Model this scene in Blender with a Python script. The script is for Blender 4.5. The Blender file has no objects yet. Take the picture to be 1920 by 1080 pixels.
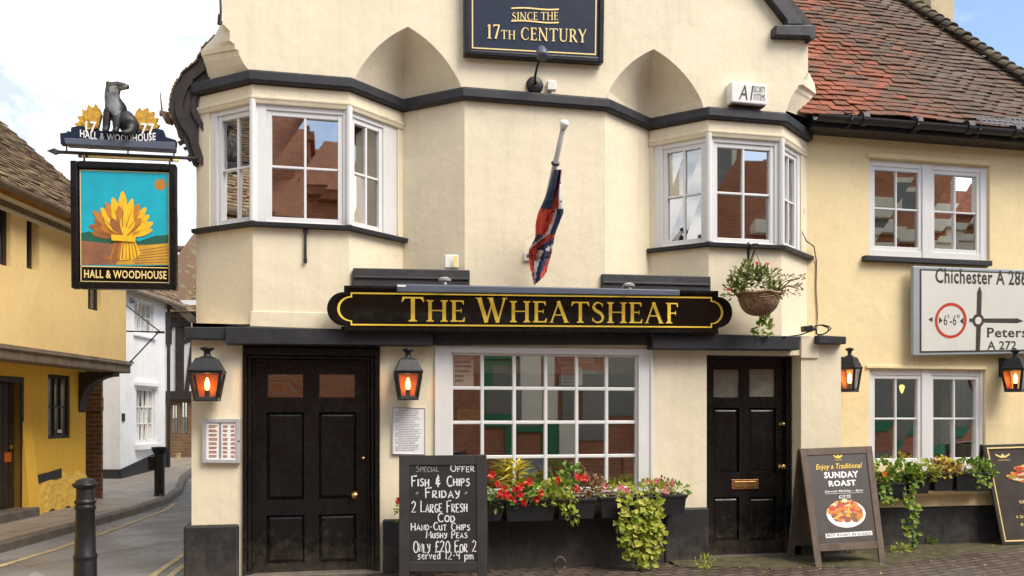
import bpy, bmesh, math, random
from mathutils import Vector, Matrix
from mathutils.geometry import tessellate_polygon
R = math.radians
V = Vector
random.seed(7)
scene = bpy.context.scene
COL = scene.collection

# ------------------------------------------------------------------ camera
TH = R(12); CT, ST = math.cos(TH), math.sin(TH)
CAM_D, CAM_H, FPX, HZ = 8.05, 1.47, 1600.0, 780.0
cam = bpy.data.cameras.new('camera'); cam.sensor_width = 36; cam.lens = 30.0
cam.shift_y = (HZ - 540) / 1920; cam.clip_end = 2000; cam.clip_start = 0.05
camo = bpy.data.objects.new('camera', cam); COL.objects.link(camo)
camo.location = (0, -CAM_D, CAM_H); camo.rotation_euler = (R(90), 0, -TH)
scene.camera = camo

# ------------------------------------------------------------------ light
SUN_EL, SUN_AZ = R(52), R(138)           # hazy sun high over the street, to the right; azimuth from +Y towards +X
scene.view_settings.view_transform = 'Standard'; scene.view_settings.look = 'None'
scene.view_settings.exposure = 1.42
scene.cycles.use_denoising = True
scene.cycles.max_bounces = 10; scene.cycles.diffuse_bounces = 5; scene.cycles.transparent_max_bounces = 12
scene.cycles.sample_clamp_indirect = 6.0
w = bpy.data.worlds.new('World'); scene.world = w; w.use_nodes = True
nt = w.node_tree; nt.nodes.clear()
def N(nt, t, **k):
    n = nt.nodes.new(t)
    for a, b in k.items(): setattr(n, a, b)
    return n
L = lambda nt, a, b: nt.links.new(a, b)
wo = N(nt, 'ShaderNodeOutputWorld'); bg = N(nt, 'ShaderNodeBackground'); bg.inputs[1].default_value = 0.1
sky = N(nt, 'ShaderNodeTexSky', sky_type='NISHITA', sun_disc=False, sun_elevation=SUN_EL, sun_rotation=SUN_AZ)
sky.air_density = 1.0; sky.dust_density = 1.5
tc = N(nt, 'ShaderNodeTexCoord')
mp = N(nt, 'ShaderNodeMapping'); mp.inputs['Scale'].default_value = (1, 1, 2.6)
n1 = N(nt, 'ShaderNodeTexNoise'); n1.inputs['Scale'].default_value = 2.6; n1.inputs['Detail'].default_value = 7; n1.inputs['Roughness'].default_value = .58
L(nt, tc.outputs['Generated'], mp.inputs[0]); L(nt, mp.outputs[0], n1.inputs['Vector'])
# cloud cover: heavy to the left of the street and behind the camera, breaking up to the right
dv = N(nt, 'ShaderNodeVectorMath', operation='DOT_PRODUCT'); dv.inputs[1].default_value = (math.cos(R(14)), -math.sin(R(14)), 0)
L(nt, tc.outputs['Generated'], dv.inputs[0])
ma = N(nt, 'ShaderNodeMath', operation='MULTIPLY_ADD'); ma.inputs[1].default_value = -0.62; ma.inputs[2].default_value = .14
L(nt, dv.outputs['Value'], ma.inputs[0])
ad = N(nt, 'ShaderNodeMath', operation='ADD'); L(nt, n1.outputs[0], ad.inputs[0]); L(nt, ma.outputs[0], ad.inputs[1])
rp = N(nt, 'ShaderNodeValToRGB'); rp.color_ramp.elements[0].position = .42; rp.color_ramp.elements[1].position = .62
L(nt, ad.outputs[0], rp.inputs[0])
mx = N(nt, 'ShaderNodeMix', data_type='RGBA'); L(nt, rp.outputs[0], mx.inputs[0]); L(nt, sky.outputs[0], mx.inputs[6])
n2 = N(nt, 'ShaderNodeTexNoise'); n2.inputs['Scale'].default_value = 4.2; n2.inputs['Detail'].default_value = 8; n2.inputs['Roughness'].default_value = .6; n2.inputs['Distortion'].default_value = .4
L(nt, mp.outputs[0], n2.inputs['Vector']); sz = N(nt, 'ShaderNodeSeparateXYZ'); L(nt, tc.outputs['Generated'], sz.inputs[0])
el = N(nt, 'ShaderNodeMath', operation='MULTIPLY_ADD'); el.inputs[1].default_value = -.55; L(nt, sz.outputs[2], el.inputs[0]); L(nt, n2.outputs[0], el.inputs[2])
r2 = N(nt, 'ShaderNodeValToRGB'); r2.color_ramp.elements[0].position = .22; r2.color_ramp.elements[0].color = (3.0, 3.4, 4.0, 1); r2.color_ramp.elements[1].position = .47; r2.color_ramp.elements[1].color = (8.2, 7.9, 7.4, 1)
L(nt, el.outputs[0], r2.inputs[0]); L(nt, r2.outputs[0], mx.inputs[7])
L(nt, mx.outputs[2], bg.inputs[0]); L(nt, bg.outputs[0], wo.inputs[0])
sl = bpy.data.lights.new('sun', 'SUN'); sl.energy = 1.5; sl.angle = R(34); sl.color = (1, .92, .78)
so = bpy.data.objects.new('sun', sl); COL.objects.link(so)
sd = V((math.sin(SUN_AZ) * math.cos(SUN_EL), math.cos(SUN_AZ) * math.cos(SUN_EL), math.sin(SUN_EL)))
so.rotation_euler = sd.to_track_quat('Z', 'Y').to_euler(); so.location = sd * 40

# ------------------------------------------------------------------ measuring: a photo pixel's ray meets a real plane
def ray(px, py):
    u = (px - 960) / FPX; v = (HZ - py) / FPX
    return V((u * CT + ST, -u * ST + CT, v))
CAMP = V((0, -CAM_D, CAM_H))
def P(px, py, y=0.0):
    d = ray(px, py); return CAMP + d * ((y + CAM_D) / d.y)
def GP(px, py, z=0.0):
    d = ray(px, py); return CAMP + d * ((z - CAM_H) / d.z)
def S(X, Y, Z=0.0):                      # street frame: X to the right of, Y along the lane beside the pub
    return V((X * CT + Y * ST, -X * ST + Y * CT - CAM_D, Z))
def SP(px, py, Y): return S((px - 960) / FPX * Y, Y, CAM_H + (HZ - py) / FPX * Y)

# ------------------------------------------------------------------ materials
def newmat(name):
    m = bpy.data.materials.new(name); m.use_nodes = True
    t = m.node_tree; b = t.nodes['Principled BSDF']; return m, t, b
def rgba(c): return (c[0], c[1], c[2], 1)
def ramp(t, src, stops):
    r = N(t, 'ShaderNodeValToRGB'); e = r.color_ramp.elements
    while len(e) < len(stops): e.new(.5)
    for i, (p, c) in enumerate(stops): e[i].position = p; e[i].color = rgba(c)
    L(t, src, r.inputs[0]); return r.outputs[0]
def noise(t, scale, detail=4, rough=.55, vec=None, dist=0):
    n = N(t, 'ShaderNodeTexNoise'); n.inputs['Scale'].default_value = scale; n.inputs['Detail'].default_value = detail
    n.inputs['Roughness'].default_value = rough; n.inputs['Distortion'].default_value = dist
    if vec is None:
        c = N(t, 'ShaderNodeTexCoord'); vec = c.outputs['Object']
    L(t, vec, n.inputs['Vector']); return n.outputs[0]
def bump(t, b, h, strength, dist=.01):
    n = N(t, 'ShaderNodeBump'); n.inputs['Strength'].default_value = strength; n.inputs['Distance'].default_value = dist
    L(t, h, n.inputs['Height']); L(t, n.outputs[0], b.inputs['Normal'])
def mixc(t, f, a, c, mode='MIX'):
    m = N(t, 'ShaderNodeMix', data_type='RGBA', blend_type=mode)
    for s, x in ((0, f), (6, a), (7, c)):
        if hasattr(x, 'is_linked') or hasattr(x, 'links'): L(t, x, m.inputs[s])
        else: m.inputs[s].default_value = x if s == 0 else rgba(x)
    return m.outputs[2]
def mulc(c, k): return tuple(min(1, x * k) for x in c)
def paint(name, c, rough=.5, var=.12, scale=3.0, bmp=.15, bs=90, metal=0, streak=None, coat=0, spec=.5, bd=.004, splash=False):
    m, t, b = newmat(name)
    col = ramp(t, noise(t, scale), [(.3, mulc(c, 1 - var)), (.7, mulc(c, 1 + var * .6))])
    if streak:
        cc = N(t, 'ShaderNodeTexCoord'); mm = N(t, 'ShaderNodeMapping'); mm.inputs['Scale'].default_value = (5, 5, .7)
        L(t, cc.outputs['Object'], mm.inputs[0])
        f = ramp(t, noise(t, 1.6, 6, .65, mm.outputs[0]), [(.52, (0, 0, 0)), (.8, (1, 1, 1))])
        k = N(t, 'ShaderNodeMath', operation='MULTIPLY'); k.inputs[1].default_value = streak[1]; L(t, f, k.inputs[0])
        col = mixc(t, k.outputs[0], col, streak[0])
    if splash:
        c3 = N(t, 'ShaderNodeTexCoord'); s3 = N(t, 'ShaderNodeSeparateXYZ'); L(t, c3.outputs['Object'], s3.inputs[0])
        mr = N(t, 'ShaderNodeMapRange'); mr.inputs[1].default_value = .02; mr.inputs[2].default_value = .55; mr.inputs[3].default_value = .30; mr.inputs[4].default_value = -.08; L(t, s3.outputs[2], mr.inputs[0])
        a3 = N(t, 'ShaderNodeMath', operation='ADD'); L(t, noise(t, 9, 8, .72), a3.inputs[0]); L(t, mr.outputs[0], a3.inputs[1])
        f3 = ramp(t, a3.outputs[0], [(.56, (0, 0, 0)), (.86, (.45, .45, .45))]); col = mixc(t, f3, col, (.105, .088, .066))
    L(t, col, b.inputs['Base Color'])
    b.inputs['Metallic'].default_value = metal; b.inputs['Specular IOR Level'].default_value = spec
    b.inputs['Coat Weight'].default_value = coat
    rr = ramp(t, noise(t, scale * 3), [(.3, (max(0, rough - .1),) * 3), (.7, (min(1, rough + .1),) * 3)])
    L(t, rr, b.inputs['Roughness'])
    if bmp: bump(t, b, noise(t, bs, 5, .6), bmp, bd)
    return m
def render_wall(name, c, dirt, k=.35):
    # lime render: broad mottling, hand-trowelled unevenness, faint damp streaks
    m, t, b = newmat(name)
    col = ramp(t, noise(t, 1.1, 6, .6), [(.3, mulc(c, .9)), (.55, c), (.75, mulc(c, 1.05))])
    col = mixc(t, .25, col, ramp(t, noise(t, 14, 5, .65), [(.35, mulc(c, .86)), (.65, mulc(c, 1.06))]))
    cc = N(t, 'ShaderNodeTexCoord'); mm = N(t, 'ShaderNodeMapping'); mm.inputs['Scale'].default_value = (5, 5, .32)
    L(t, cc.outputs['Object'], mm.inputs[0])
    f = ramp(t, noise(t, 1.5, 8, .7, mm.outputs[0]), [(.49, (0, 0, 0)), (.74, (1, 1, 1))])
    q = N(t, 'ShaderNodeMath', operation='MULTIPLY'); q.inputs[1].default_value = k; L(t, f, q.inputs[0])
    col = mixc(t, q.outputs[0], col, dirt)
    # hairline cracks and patch repairs
    vo = N(t, 'ShaderNodeTexVoronoi', feature='DISTANCE_TO_EDGE'); vo.inputs['Scale'].default_value = .9
    wv = N(t, 'ShaderNodeVectorMath', operation='MULTIPLY_ADD'); nz = N(t, 'ShaderNodeTexNoise'); nz.inputs['Scale'].default_value = 2.2; nz.inputs['Detail'].default_value = 6
    L(t, cc.outputs['Object'], nz.inputs['Vector']); L(t, nz.outputs[1], wv.inputs[0]); wv.inputs[1].default_value = (.9, .9, .9); L(t, cc.outputs['Object'], wv.inputs[2]); L(t, wv.outputs[0], vo.inputs['Vector'])
    ck = ramp(t, vo.outputs['Distance'], [(.0, (.22, .22, .22)), (.006, (0, 0, 0))]); gate = ramp(t, noise(t, .8, 3), [(.52, (0, 0, 0)), (.6, (1, 1, 1))])
    gm_ = N(t, 'ShaderNodeMath', operation='MULTIPLY'); L(t, ck, gm_.inputs[0]); L(t, gate, gm_.inputs[1])
    col = mixc(t, gm_.outputs[0], col, mulc(dirt, .7))
    pr_ = ramp(t, noise(t, .55, 2, .4, None, 1.5), [(.60, (0, 0, 0)), (.615, (.35, .35, .35))]); col = mixc(t, pr_, col, mulc(c, 1.08))
    f2 = ramp(t, noise(t, 55, 2, .5), [(.72, (0, 0, 0)), (.8, (.35, .35, .35))])
    col = mixc(t, f2, col, mulc(dirt, .6))
    L(t, col, b.inputs['Base Color']); b.inputs['Roughness'].default_value = .82; b.inputs['Specular IOR Level'].default_value = .25
    h1 = noise(t, 5, 5, .55); h2 = noise(t, 70, 4, .6)
    a = N(t, 'ShaderNodeMath', operation='MULTIPLY_ADD'); a.inputs[1].default_value = 6; L(t, h1, a.inputs[0]); L(t, h2, a.inputs[2])
    bump(t, b, a.outputs[0], .35, .004)
    return m
def brick(name, c1, c2, mortar, direction=(1, 0, 0), scale=1.0, bw=.225, bh=.075, gap=.01, rough=.85, flat=False, bstr=.5):
    m, t, b = newmat(name)
    cc = N(t, 'ShaderNodeTexCoord')
    d = N(t, 'ShaderNodeVectorMath', operation='DOT_PRODUCT'); d.inputs[1].default_value = direction
    L(t, cc.outputs['Object'], d.inputs[0])
    sp = N(t, 'ShaderNodeSeparateXYZ'); L(t, cc.outputs['Object'], sp.inputs[0])
    cb = N(t, 'ShaderNodeCombineXYZ'); L(t, d.outputs['Value'], cb.inputs[0])
    if flat:
        d2 = N(t, 'ShaderNodeVectorMath', operation='DOT_PRODUCT'); d2.inputs[1].default_value = (-direction[1], direction[0], 0)
        L(t, cc.outputs['Object'], d2.inputs[0]); L(t, d2.outputs['Value'], cb.inputs[1])
    else: L(t, sp.outputs[2], cb.inputs[1])
    wb = N(t, 'ShaderNodeVectorMath', operation='MULTIPLY_ADD')
    nn = N(t, 'ShaderNodeTexNoise'); nn.inputs['Scale'].default_value = 6; L(t, cc.outputs['Object'], nn.inputs['Vector'])
    L(t, nn.outputs[1], wb.inputs[0]); wb.inputs[1].default_value = (.025, .025, 0); L(t, cb.outputs[0], wb.inputs[2])
    bt = N(t, 'ShaderNodeTexBrick'); bt.inputs['Scale'].default_value = scale
    bt.inputs['Brick Width'].default_value = bw; bt.inputs['Row Height'].default_value = bh; bt.inputs['Mortar Size'].default_value = gap
    bt.inputs['Color1'].default_value = rgba(c1); bt.inputs['Color2'].default_value = rgba(c2); bt.inputs['Mortar'].default_value = rgba(mortar)
    bt.inputs['Bias'].default_value = 0; bt.inputs['Mortar Smooth'].default_value = .3
    L(t, wb.outputs[0], bt.inputs['Vector'])
    col = mixc(t, .5, bt.outputs[0], ramp(t, noise(t, 3, 6, .6), [(.3, (.45, .42, .4)), (.7, (1, 1, 1))]), 'MULTIPLY')
    L(t, col, b.inputs['Base Color'])
    b.inputs['Roughness'].default_value = rough
    iv = N(t, 'ShaderNodeMath', operation='SUBTRACT'); iv.inputs[0].default_value = 1; L(t, bt.outputs['Fac'], iv.inputs[1])
    a = N(t, 'ShaderNodeMath', operation='MULTIPLY_ADD'); a.inputs[1].default_value = .35; L(t, noise(t, 40, 4), a.inputs[0]); L(t, iv.outputs[0], a.inputs[2])
    bump(t, b, a.outputs[0], bstr, .015)
    return m
def island(name, stops, rough=.7, transl=0, bmp=.2, bs=80, lich=None, xgrad=None):
    # every separate leaf or tile takes a colour of its own
    m, t, b = newmat(name)
    g = N(t, 'ShaderNodeNewGeometry')
    src = g.outputs['Random Per Island']
    if xgrad:
        cc = N(t, 'ShaderNodeTexCoord'); d = N(t, 'ShaderNodeVectorMath', operation='DOT_PRODUCT'); d.inputs[1].default_value = xgrad[0]
        L(t, cc.outputs['Object'], d.inputs[0])
        a = N(t, 'ShaderNodeMapRange'); a.inputs[1].default_value = xgrad[1]; a.inputs[2].default_value = xgrad[2]; a.inputs[3].default_value = -.26; a.inputs[4].default_value = .30
        L(t, d.outputs['Value'], a.inputs[0])
        n = noise(t, 1.5, 5, .65)
        s1 = N(t, 'ShaderNodeMath', operation='MULTIPLY_ADD'); s1.inputs[1].default_value = .45; L(t, src, s1.inputs[0]); L(t, n, s1.inputs[2])
        s2 = N(t, 'ShaderNodeMath', operation='ADD'); L(t, s1.outputs[0], s2.inputs[0]); L(t, a.outputs[0], s2.inputs[1])
        s3 = N(t, 'ShaderNodeMath', operation='MULTIPLY'); s3.inputs[1].default_value = .8; L(t, s2.outputs[0], s3.inputs[0])
        src = s3.outputs[0]
    col = ramp(t, src, stops)
    if lich:
        f = ramp(t, noise(t, lich[1], 5, .65), [(lich[2], (0, 0, 0)), (lich[2] + .12, (1, 1, 1))])
        col = mixc(t, f, col, lich[0])
    col = mixc(t, .35, col, ramp(t, noise(t, 30, 4), [(.3, (.5, .5, .5)), (.7, (1, 1, 1))]), 'MULTIPLY')
    L(t, col, b.inputs['Base Color']); b.inputs['Roughness'].default_value = rough
    b.inputs['Specular IOR Level'].default_value = .35
    if bmp: bump(t, b, noise(t, bs, 4), bmp, .004)
    if transl:
        tr = N(t, 'ShaderNodeBsdfTranslucent'); L(t, col, tr.inputs[0])
        ms = N(t, 'ShaderNodeMixShader'); ms.inputs[0].default_value = transl
        o = t.nodes['Material Output']; L(t, b.outputs[0], ms.inputs[1]); L(t, tr.outputs[0], ms.inputs[2]); L(t, ms.outputs[0], o.inputs[0])
    return m
def glass(name, tint=(.55, .56, .52), refl=.16, wav=.35, ws=2.2):
    m, t, b = newmat(name); t.nodes.remove(b)
    gl = N(t, 'ShaderNodeBsdfGlossy'); gl.inputs['Roughness'].default_value = .015; gl.inputs[0].default_value = (1, 1, 1, 1)
    tr = N(t, 'ShaderNodeBsdfTransparent'); tr.inputs[0].default_value = rgba(tint)
    fr = N(t, 'ShaderNodeFresnel'); fr.inputs[0].default_value = 1.5
    a = N(t, 'ShaderNodeMath', operation='ADD'); a.inputs[1].default_value = refl; L(t, fr.outputs[0], a.inputs[0])
    ms = N(t, 'ShaderNodeMixShader'); L(t, a.outputs[0], ms.inputs[0]); L(t, tr.outputs[0], ms.inputs[1]); L(t, gl.outputs[0], ms.inputs[2])
    bn = N(t, 'ShaderNodeBump'); bn.inputs['Strength'].default_value = wav; bn.inputs['Distance'].default_value = .01
    L(t, noise(t, ws, 1, .4), bn.inputs['Height']); L(t, bn.outputs[0], gl.inputs['Normal'])
    L(t, ms.outputs[0], t.nodes['Material Output'].inputs[0]); return m
def emit(name, c, s):
    m, t, b = newmat(name); b.inputs['Base Color'].default_value = rgba(c); b.inputs['Emission Color'].default_value = rgba(c); b.inputs['Emission Strength'].default_value = s; return m
def asphalt(name, c, wet):
    m, t, b = newmat(name)
    col = ramp(t, noise(t, 1.3, 6, .6), [(.3, mulc(c, .7)), (.7, mulc(c, 1.25))])
    col = mixc(t, .5, col, ramp(t, noise(t, 220, 3, .6), [(.35, mulc(c, .5)), (.65, mulc(c, 1.9))]))
    L(t, col, b.inputs['Base Color'])
    v = N(t, 'ShaderNodeTexVoronoi'); v.inputs['Scale'].default_value = .45; c_ = N(t, 'ShaderNodeTexCoord'); L(t, c_.outputs['Object'], v.inputs['Vector'])
    sp = N(t, 'ShaderNodeSeparateColor'); L(t, v.outputs['Color'], sp.inputs[0])
    col = mixc(t, .8, col, ramp(t, sp.outputs[0], [(.3, (.62, .62, .62)), (.34, (1, 1, 1)), (.8, (1, 1, 1)), (.84, (1.0, .98, .95))]), 'MULTIPLY')
    L(t, col, b.inputs['Base Color'])
    L(t, ramp(t, noise(t, .8, 5, .6), [(.38, (.62 - wet,) * 3), (.62, (.8,) * 3)]), b.inputs['Roughness'])
    bump(t, b, noise(t, 160, 3, .6), .5, .006); return m

M = {}
CREAM = (.80, .712, .525)
M['cream'] = render_wall('cream_render', CREAM, (.50, .41, .28), .26)
M['cream_warm'] = render_wall('warm_cream_render', (.84, .69, .40), (.60, .44, .2), .25)
M['white_wood'] = paint('white_painted_wood', (.72, .72, .71), .38, .06, 2.5, .10, 60, streak=((.55, .50, .42), .22))
M['black_band'] = paint('black_masonry_paint', (.017, .017, .021), .55, .3, 4, .4, 60, streak=((.06, .055, .05), .35))
M['black_wood'] = paint('black_gloss_wood', (.008, .007, .0065), .27, .3, 5, .10, 40, streak=((.028, .021, .015), .5), spec=.3, splash=True)
M['black_plinth'] = paint('black_plinth_paint', (.016, .016, .018), .6, .35, 3, .5, 45, streak=((.07, .065, .055), .45), splash=True)
M['black_metal'] = paint('black_iron', (.011, .011, .012), .42, .2, 8, .12, 80, spec=.4)
M['lead'] = paint('lead_sheet', (.035, .034, .036), .5, .3, 6, .2, 30, streak=((.08, .078, .075), .5))
M['bar_grey'] = paint('grey_blue_metal', (.085, .10, .14), .42, .1, 4, .05, 80)
M['gold'] = paint('gold_leaf', (.88, .60, .06), .42, .08, 20, .03, 80, metal=.0)
M['gold_pale'] = paint('pale_gold_paint', (.86, .66, .26), .5, .06, 20, .0)
M['navy'] = paint('navy_board', (.010, .019, .045), .55, .15, 4, .05, 60, spec=.25)
M['signblack'] = paint('gloss_black_board', (.005, .004, .003), .07, .1, 3, .0, spec=.45)
M['brass'] = paint('brass', (.65, .42, .16), .3, .1, 30, 0, metal=1)
M['copper'] = paint('copper_plate', (.50, .24, .11), .35, .15, 20, 0, metal=.9)
M['white_plastic'] = paint('white_plastic', (.78, .77, .73), .45, .05, 6, .03, streak=((.5, .45, .36), .2))
M['paper'] = paint('paper', (.80, .80, .80), .6, .04, 8, .02)
M['grey_frame'] = paint('grey_aluminium', (.52, .52, .53), .4, .06, 8, .02, metal=.3)
M['ink'] = paint('dark_ink', (.03, .03, .032), .6, .1, 8, 0)
M['ink_grey'] = paint('grey_ink', (.25, .25, .27), .6, .1, 8, 0)
M['rust_ink'] = paint('brown_ink', (.36, .12, .04), .6, .1, 8, 0)
M['white_ink'] = paint('white_ink', (.85, .85, .83), .6, .03, 8, 0)
M['chalk'] = paint('white_chalk', (.80, .80, .80), .9, .22, 60, 0)
M['chalk_faint'] = paint('rubbed_chalk', (.33, .32, .32), .9, .3, 60, 0)
M['chalkboard'] = paint('chalkboard', (.022, .020, .020), .62, .3, 5, .05, 60, streak=((.055, .045, .04), .6))
M['board_frame'] = paint('charcoal_painted_frame', (.040, .036, .036), .5, .2, 6, .2, 50)
M['weathered'] = paint('weathered_wood', (.105, .072, .048), .65, .35, 7, .4, 40, streak=((.04, .03, .022), .7))
M['poster_dark'] = paint('dark_poster', (.055, .044, .038), .45, .2, 4, .05)
M['glass'] = glass('old_window_glass', (.5, .5, .46), .36, .22, .9)
M['glass_shop'] = glass('shop_glass', (.82, .80, .72), .36, .2, .9)
M['dull_glass'] = paint('frosted_glass', (.22, .21, .17), .12, .2, 12, .2, 20)
M['door_glass'] = glass('door_glass', (.3, .3, .28), .34, .3)
M['bulb'] = emit('glowing_filament', (1, .52, .10), 13)
M['bulb_small'] = emit('warm_bulb', (1, .62, .16), 2.5)
M['lamp_glass'] = glass('lantern_glass', (.95, .72, .5), .04, .2, 9)
M['lamp_back'] = paint('glow_orange_plate', (.36, .10, .02), .5, .25, 10, 0)  # lantern glow put into the orange of the backing plate
M['planter'] = paint('black_plastic_trough', (.012, .013, .015), .42, .2, 8, .1, 60)
M['soil'] = paint('soil', (.03, .02, .013), .95, .4, 30, .8, 60)
M['leaf'] = island('green_leaf', [(0, (.07, .16, .02)), (.5, (.18, .30, .03)), (1, (.42, .50, .08))], .5, .3)
M['leaf_lime'] = island('lime_leaf', [(0, (.22, .32, .03)), (.5, (.42, .48, .06)), (1, (.66, .62, .14))], .5, .35)
M['leaf_yellow'] = island('yellow_leaf', [(0, (.45, .48, .03)), (.5, (.78, .66, .06)), (1, (.92, .76, .14))], .45, .3)
M['leaf_dark'] = island('dark_leaf', [(0, (.025, .06, .012)), (.6, (.07, .13, .025)), (1, (.17, .22, .05))], .55, .25)
M['leaf_brown'] = island('russet_leaf', [(0, (.14, .05, .03)), (.5, (.32, .16, .08)), (1, (.50, .32, .18))], .55, .25)
M['red_petal'] = island('red_petal', [(0, (.55, .012, .012)), (.6, (.78, .03, .02)), (1, (.85, .12, .06))], .5, .2, 0)
M['pink_petal'] = island('pink_petal', [(0, (.6, .08, .09)), (1, (.85, .45, .42))], .5, .25, 0)
M['white_petal'] = island('white_petal', [(0, (.8, .75, .8)), (1, (.9, .9, .9))], .5, .2, 0)
M['orange_petal'] = island('orange_petal', [(0, (.8, .1, .02)), (1, (.85, .3, .03))], .5, .2, 0)
M['stem'] = paint('plant_stem', (.10, .07, .03), .7, .3, 20, 0)
M['wicker'] = paint('wicker', (.24, .14, .075), .7, .6, 34, .8, 60, streak=((.42, .30, .19), .8))
M['tile_red'] = island('clay_tile', [(0, (.42, .145, .07)), (.2, (.31, .10, .05)), (.36, (.24, .08, .042)), (.55, (.155, .085, .052)), (.78, (.10, .068, .048)), (1, (.155, .115, .08))], .78, 0, .5, 60,
                      lich=((.16, .13, .07), 6, .68), xgrad=((.9, .1, -.12), 4.4, 6.3))
M['tile_brown'] = island('old_brown_tile', [(0, (.085, .055, .035)), (.4, (.15, .09, .052)), (.75, (.22, .13, .07)), (1, (.24, .19, .09))], .85, 0, .5, 60, lich=((.24, .22, .10), 5, .55))
M['tile_moss'] = island('mossy_ridge_tile', [(0, (.06, .050, .035)), (.5, (.10, .08, .055)), (1, (.17, .14, .09))], .9, 0, .6, 60, lich=((.13, .13, .035), 9, .6))
M['slate_dark'] = paint('dark_old_tile', (.040, .034, .032), .7, .4, 7, .6, 30, streak=((.09, .07, .05), .6))
M['gutter'] = paint('cast_iron_gutter', (.020, .018, .018), .45, .3, 6, .2, 40)
M['chimney'] = render_wall('chimney_render', (.52, .43, .27), (.20, .16, .09), .6)
M['wire'] = paint('galvanised_wire', (.42, .42, .43), .4, .1, 20, 0, metal=.4)
M['sign_white'] = paint('road_sign_white', (.66, .66, .60), .35, .05, 2, .0, streak=((.55, .50, .42), .35))
M['sign_grey'] = paint('road_sign_back_grey', (.30, .34, .37), .45, .08, 4, .02)
M['sign_ink'] = paint('road_sign_black', (.045, .036, .026), .45, .1, 4, 0)
M['sign_red'] = paint('road_sign_red', (.50, .045, .022), .4, .05, 4, 0)
M['dark_room'] = paint('dim_interior', (.34, .25, .13), .8, .45, 1.5, 0)
M['curtain'] = paint('pale_curtain', (.52, .48, .38), .9, .2, 5, .2, 30)
M['flag_navy'] = paint('flag_navy', (.022, .035, .085), .8, .15, 10, .2, 60)
M['flag_red'] = paint('flag_red', (.58, .055, .028), .8, .15, 10, .2, 60)
M['flag_white'] = paint('flag_white', (.70, .68, .66), .8, .1, 10, .2, 60)
M['pole_grey'] = paint('grey_pole_paint', (.42, .40, .38), .4, .2, 6, .05, streak=((.2, .18, .16), .5))
# lane
M['yellow_render'] = render_wall('ochre_render', (.99, .60, .085), (.72, .38, .05), .25)
M['yellow_pale'] = render_wall('pale_yellow_render', (.99, .72, .33), (.88, .58, .20), .2)
M['white_render'] = render_wall('white_render', (.82, .81, .80), (.5, .5, .5), .25)
M['oak'] = paint('weathered_oak', (.20, .15, .105), .75, .35, 6, .4, 40, streak=((.09, .065, .045), .7))
M['oak_dark'] = paint('dark_oak', (.035, .024, .018), .65, .4, 6, .4, 40)
M['old_brick'] = brick('old_red_brick', (.20, .075, .04), (.12, .05, .03), (.22, .17, .12), (1, 0, 0))
M['tan_brick'] = brick('tan_brick', (.24, .13, .055), (.18, .10, .05), (.25, .19, .12), (1, 0, 0))
M['asphalt'] = asphalt('worn_asphalt', (.23, .222, .21), .46)
M['pavement'] = brick('paving_slabs', (.33, .285, .24), (.40, .345, .28), (.13, .11, .09), (ST, CT, 0), 1, .75, .6, .012, .55, True, .3)
M['kerb'] = paint('granite_kerb', (.15, .125, .10), .65, .35, 5, .5, 50, streak=((.06, .055, .03), .5))
M['yellow_line'] = paint('yellow_road_paint', (.48, .39, .20), .6, .4, 9, .3, 60)
M['setts'] = brick('dark_paving_setts', (.17, .12, .092), (.10, .074, .06), (.03, .027, .016), (.96, .28, 0), 1, .21, .105, .014, .42, True, .9)
M['ground'] = paint('dark_ground', (.06, .055, .05), .8, .3, 2, .3, 40)
M['moss'] = paint('mossy_soil', (.075, .062, .026), .9, .55, 9, 1.0, 30, streak=((.15, .15, .02), .5), bd=.02)
# opposite side of the street, seen in the window glass; brick, green and trim lightened in place of sunlight
M['sun_brick'] = brick('orange_brick', (.58, .17, .055), (.46, .12, .04), (.42, .34, .25), (1, 0, 0))
M['green_paint'] = paint('green_shop_paint', (.02, .20, .085), .4, .1, 3, 0)
M['stone_trim'] = paint('cream_trim', (.86, .77, .58), .7, .1, 3, 0)

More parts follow.
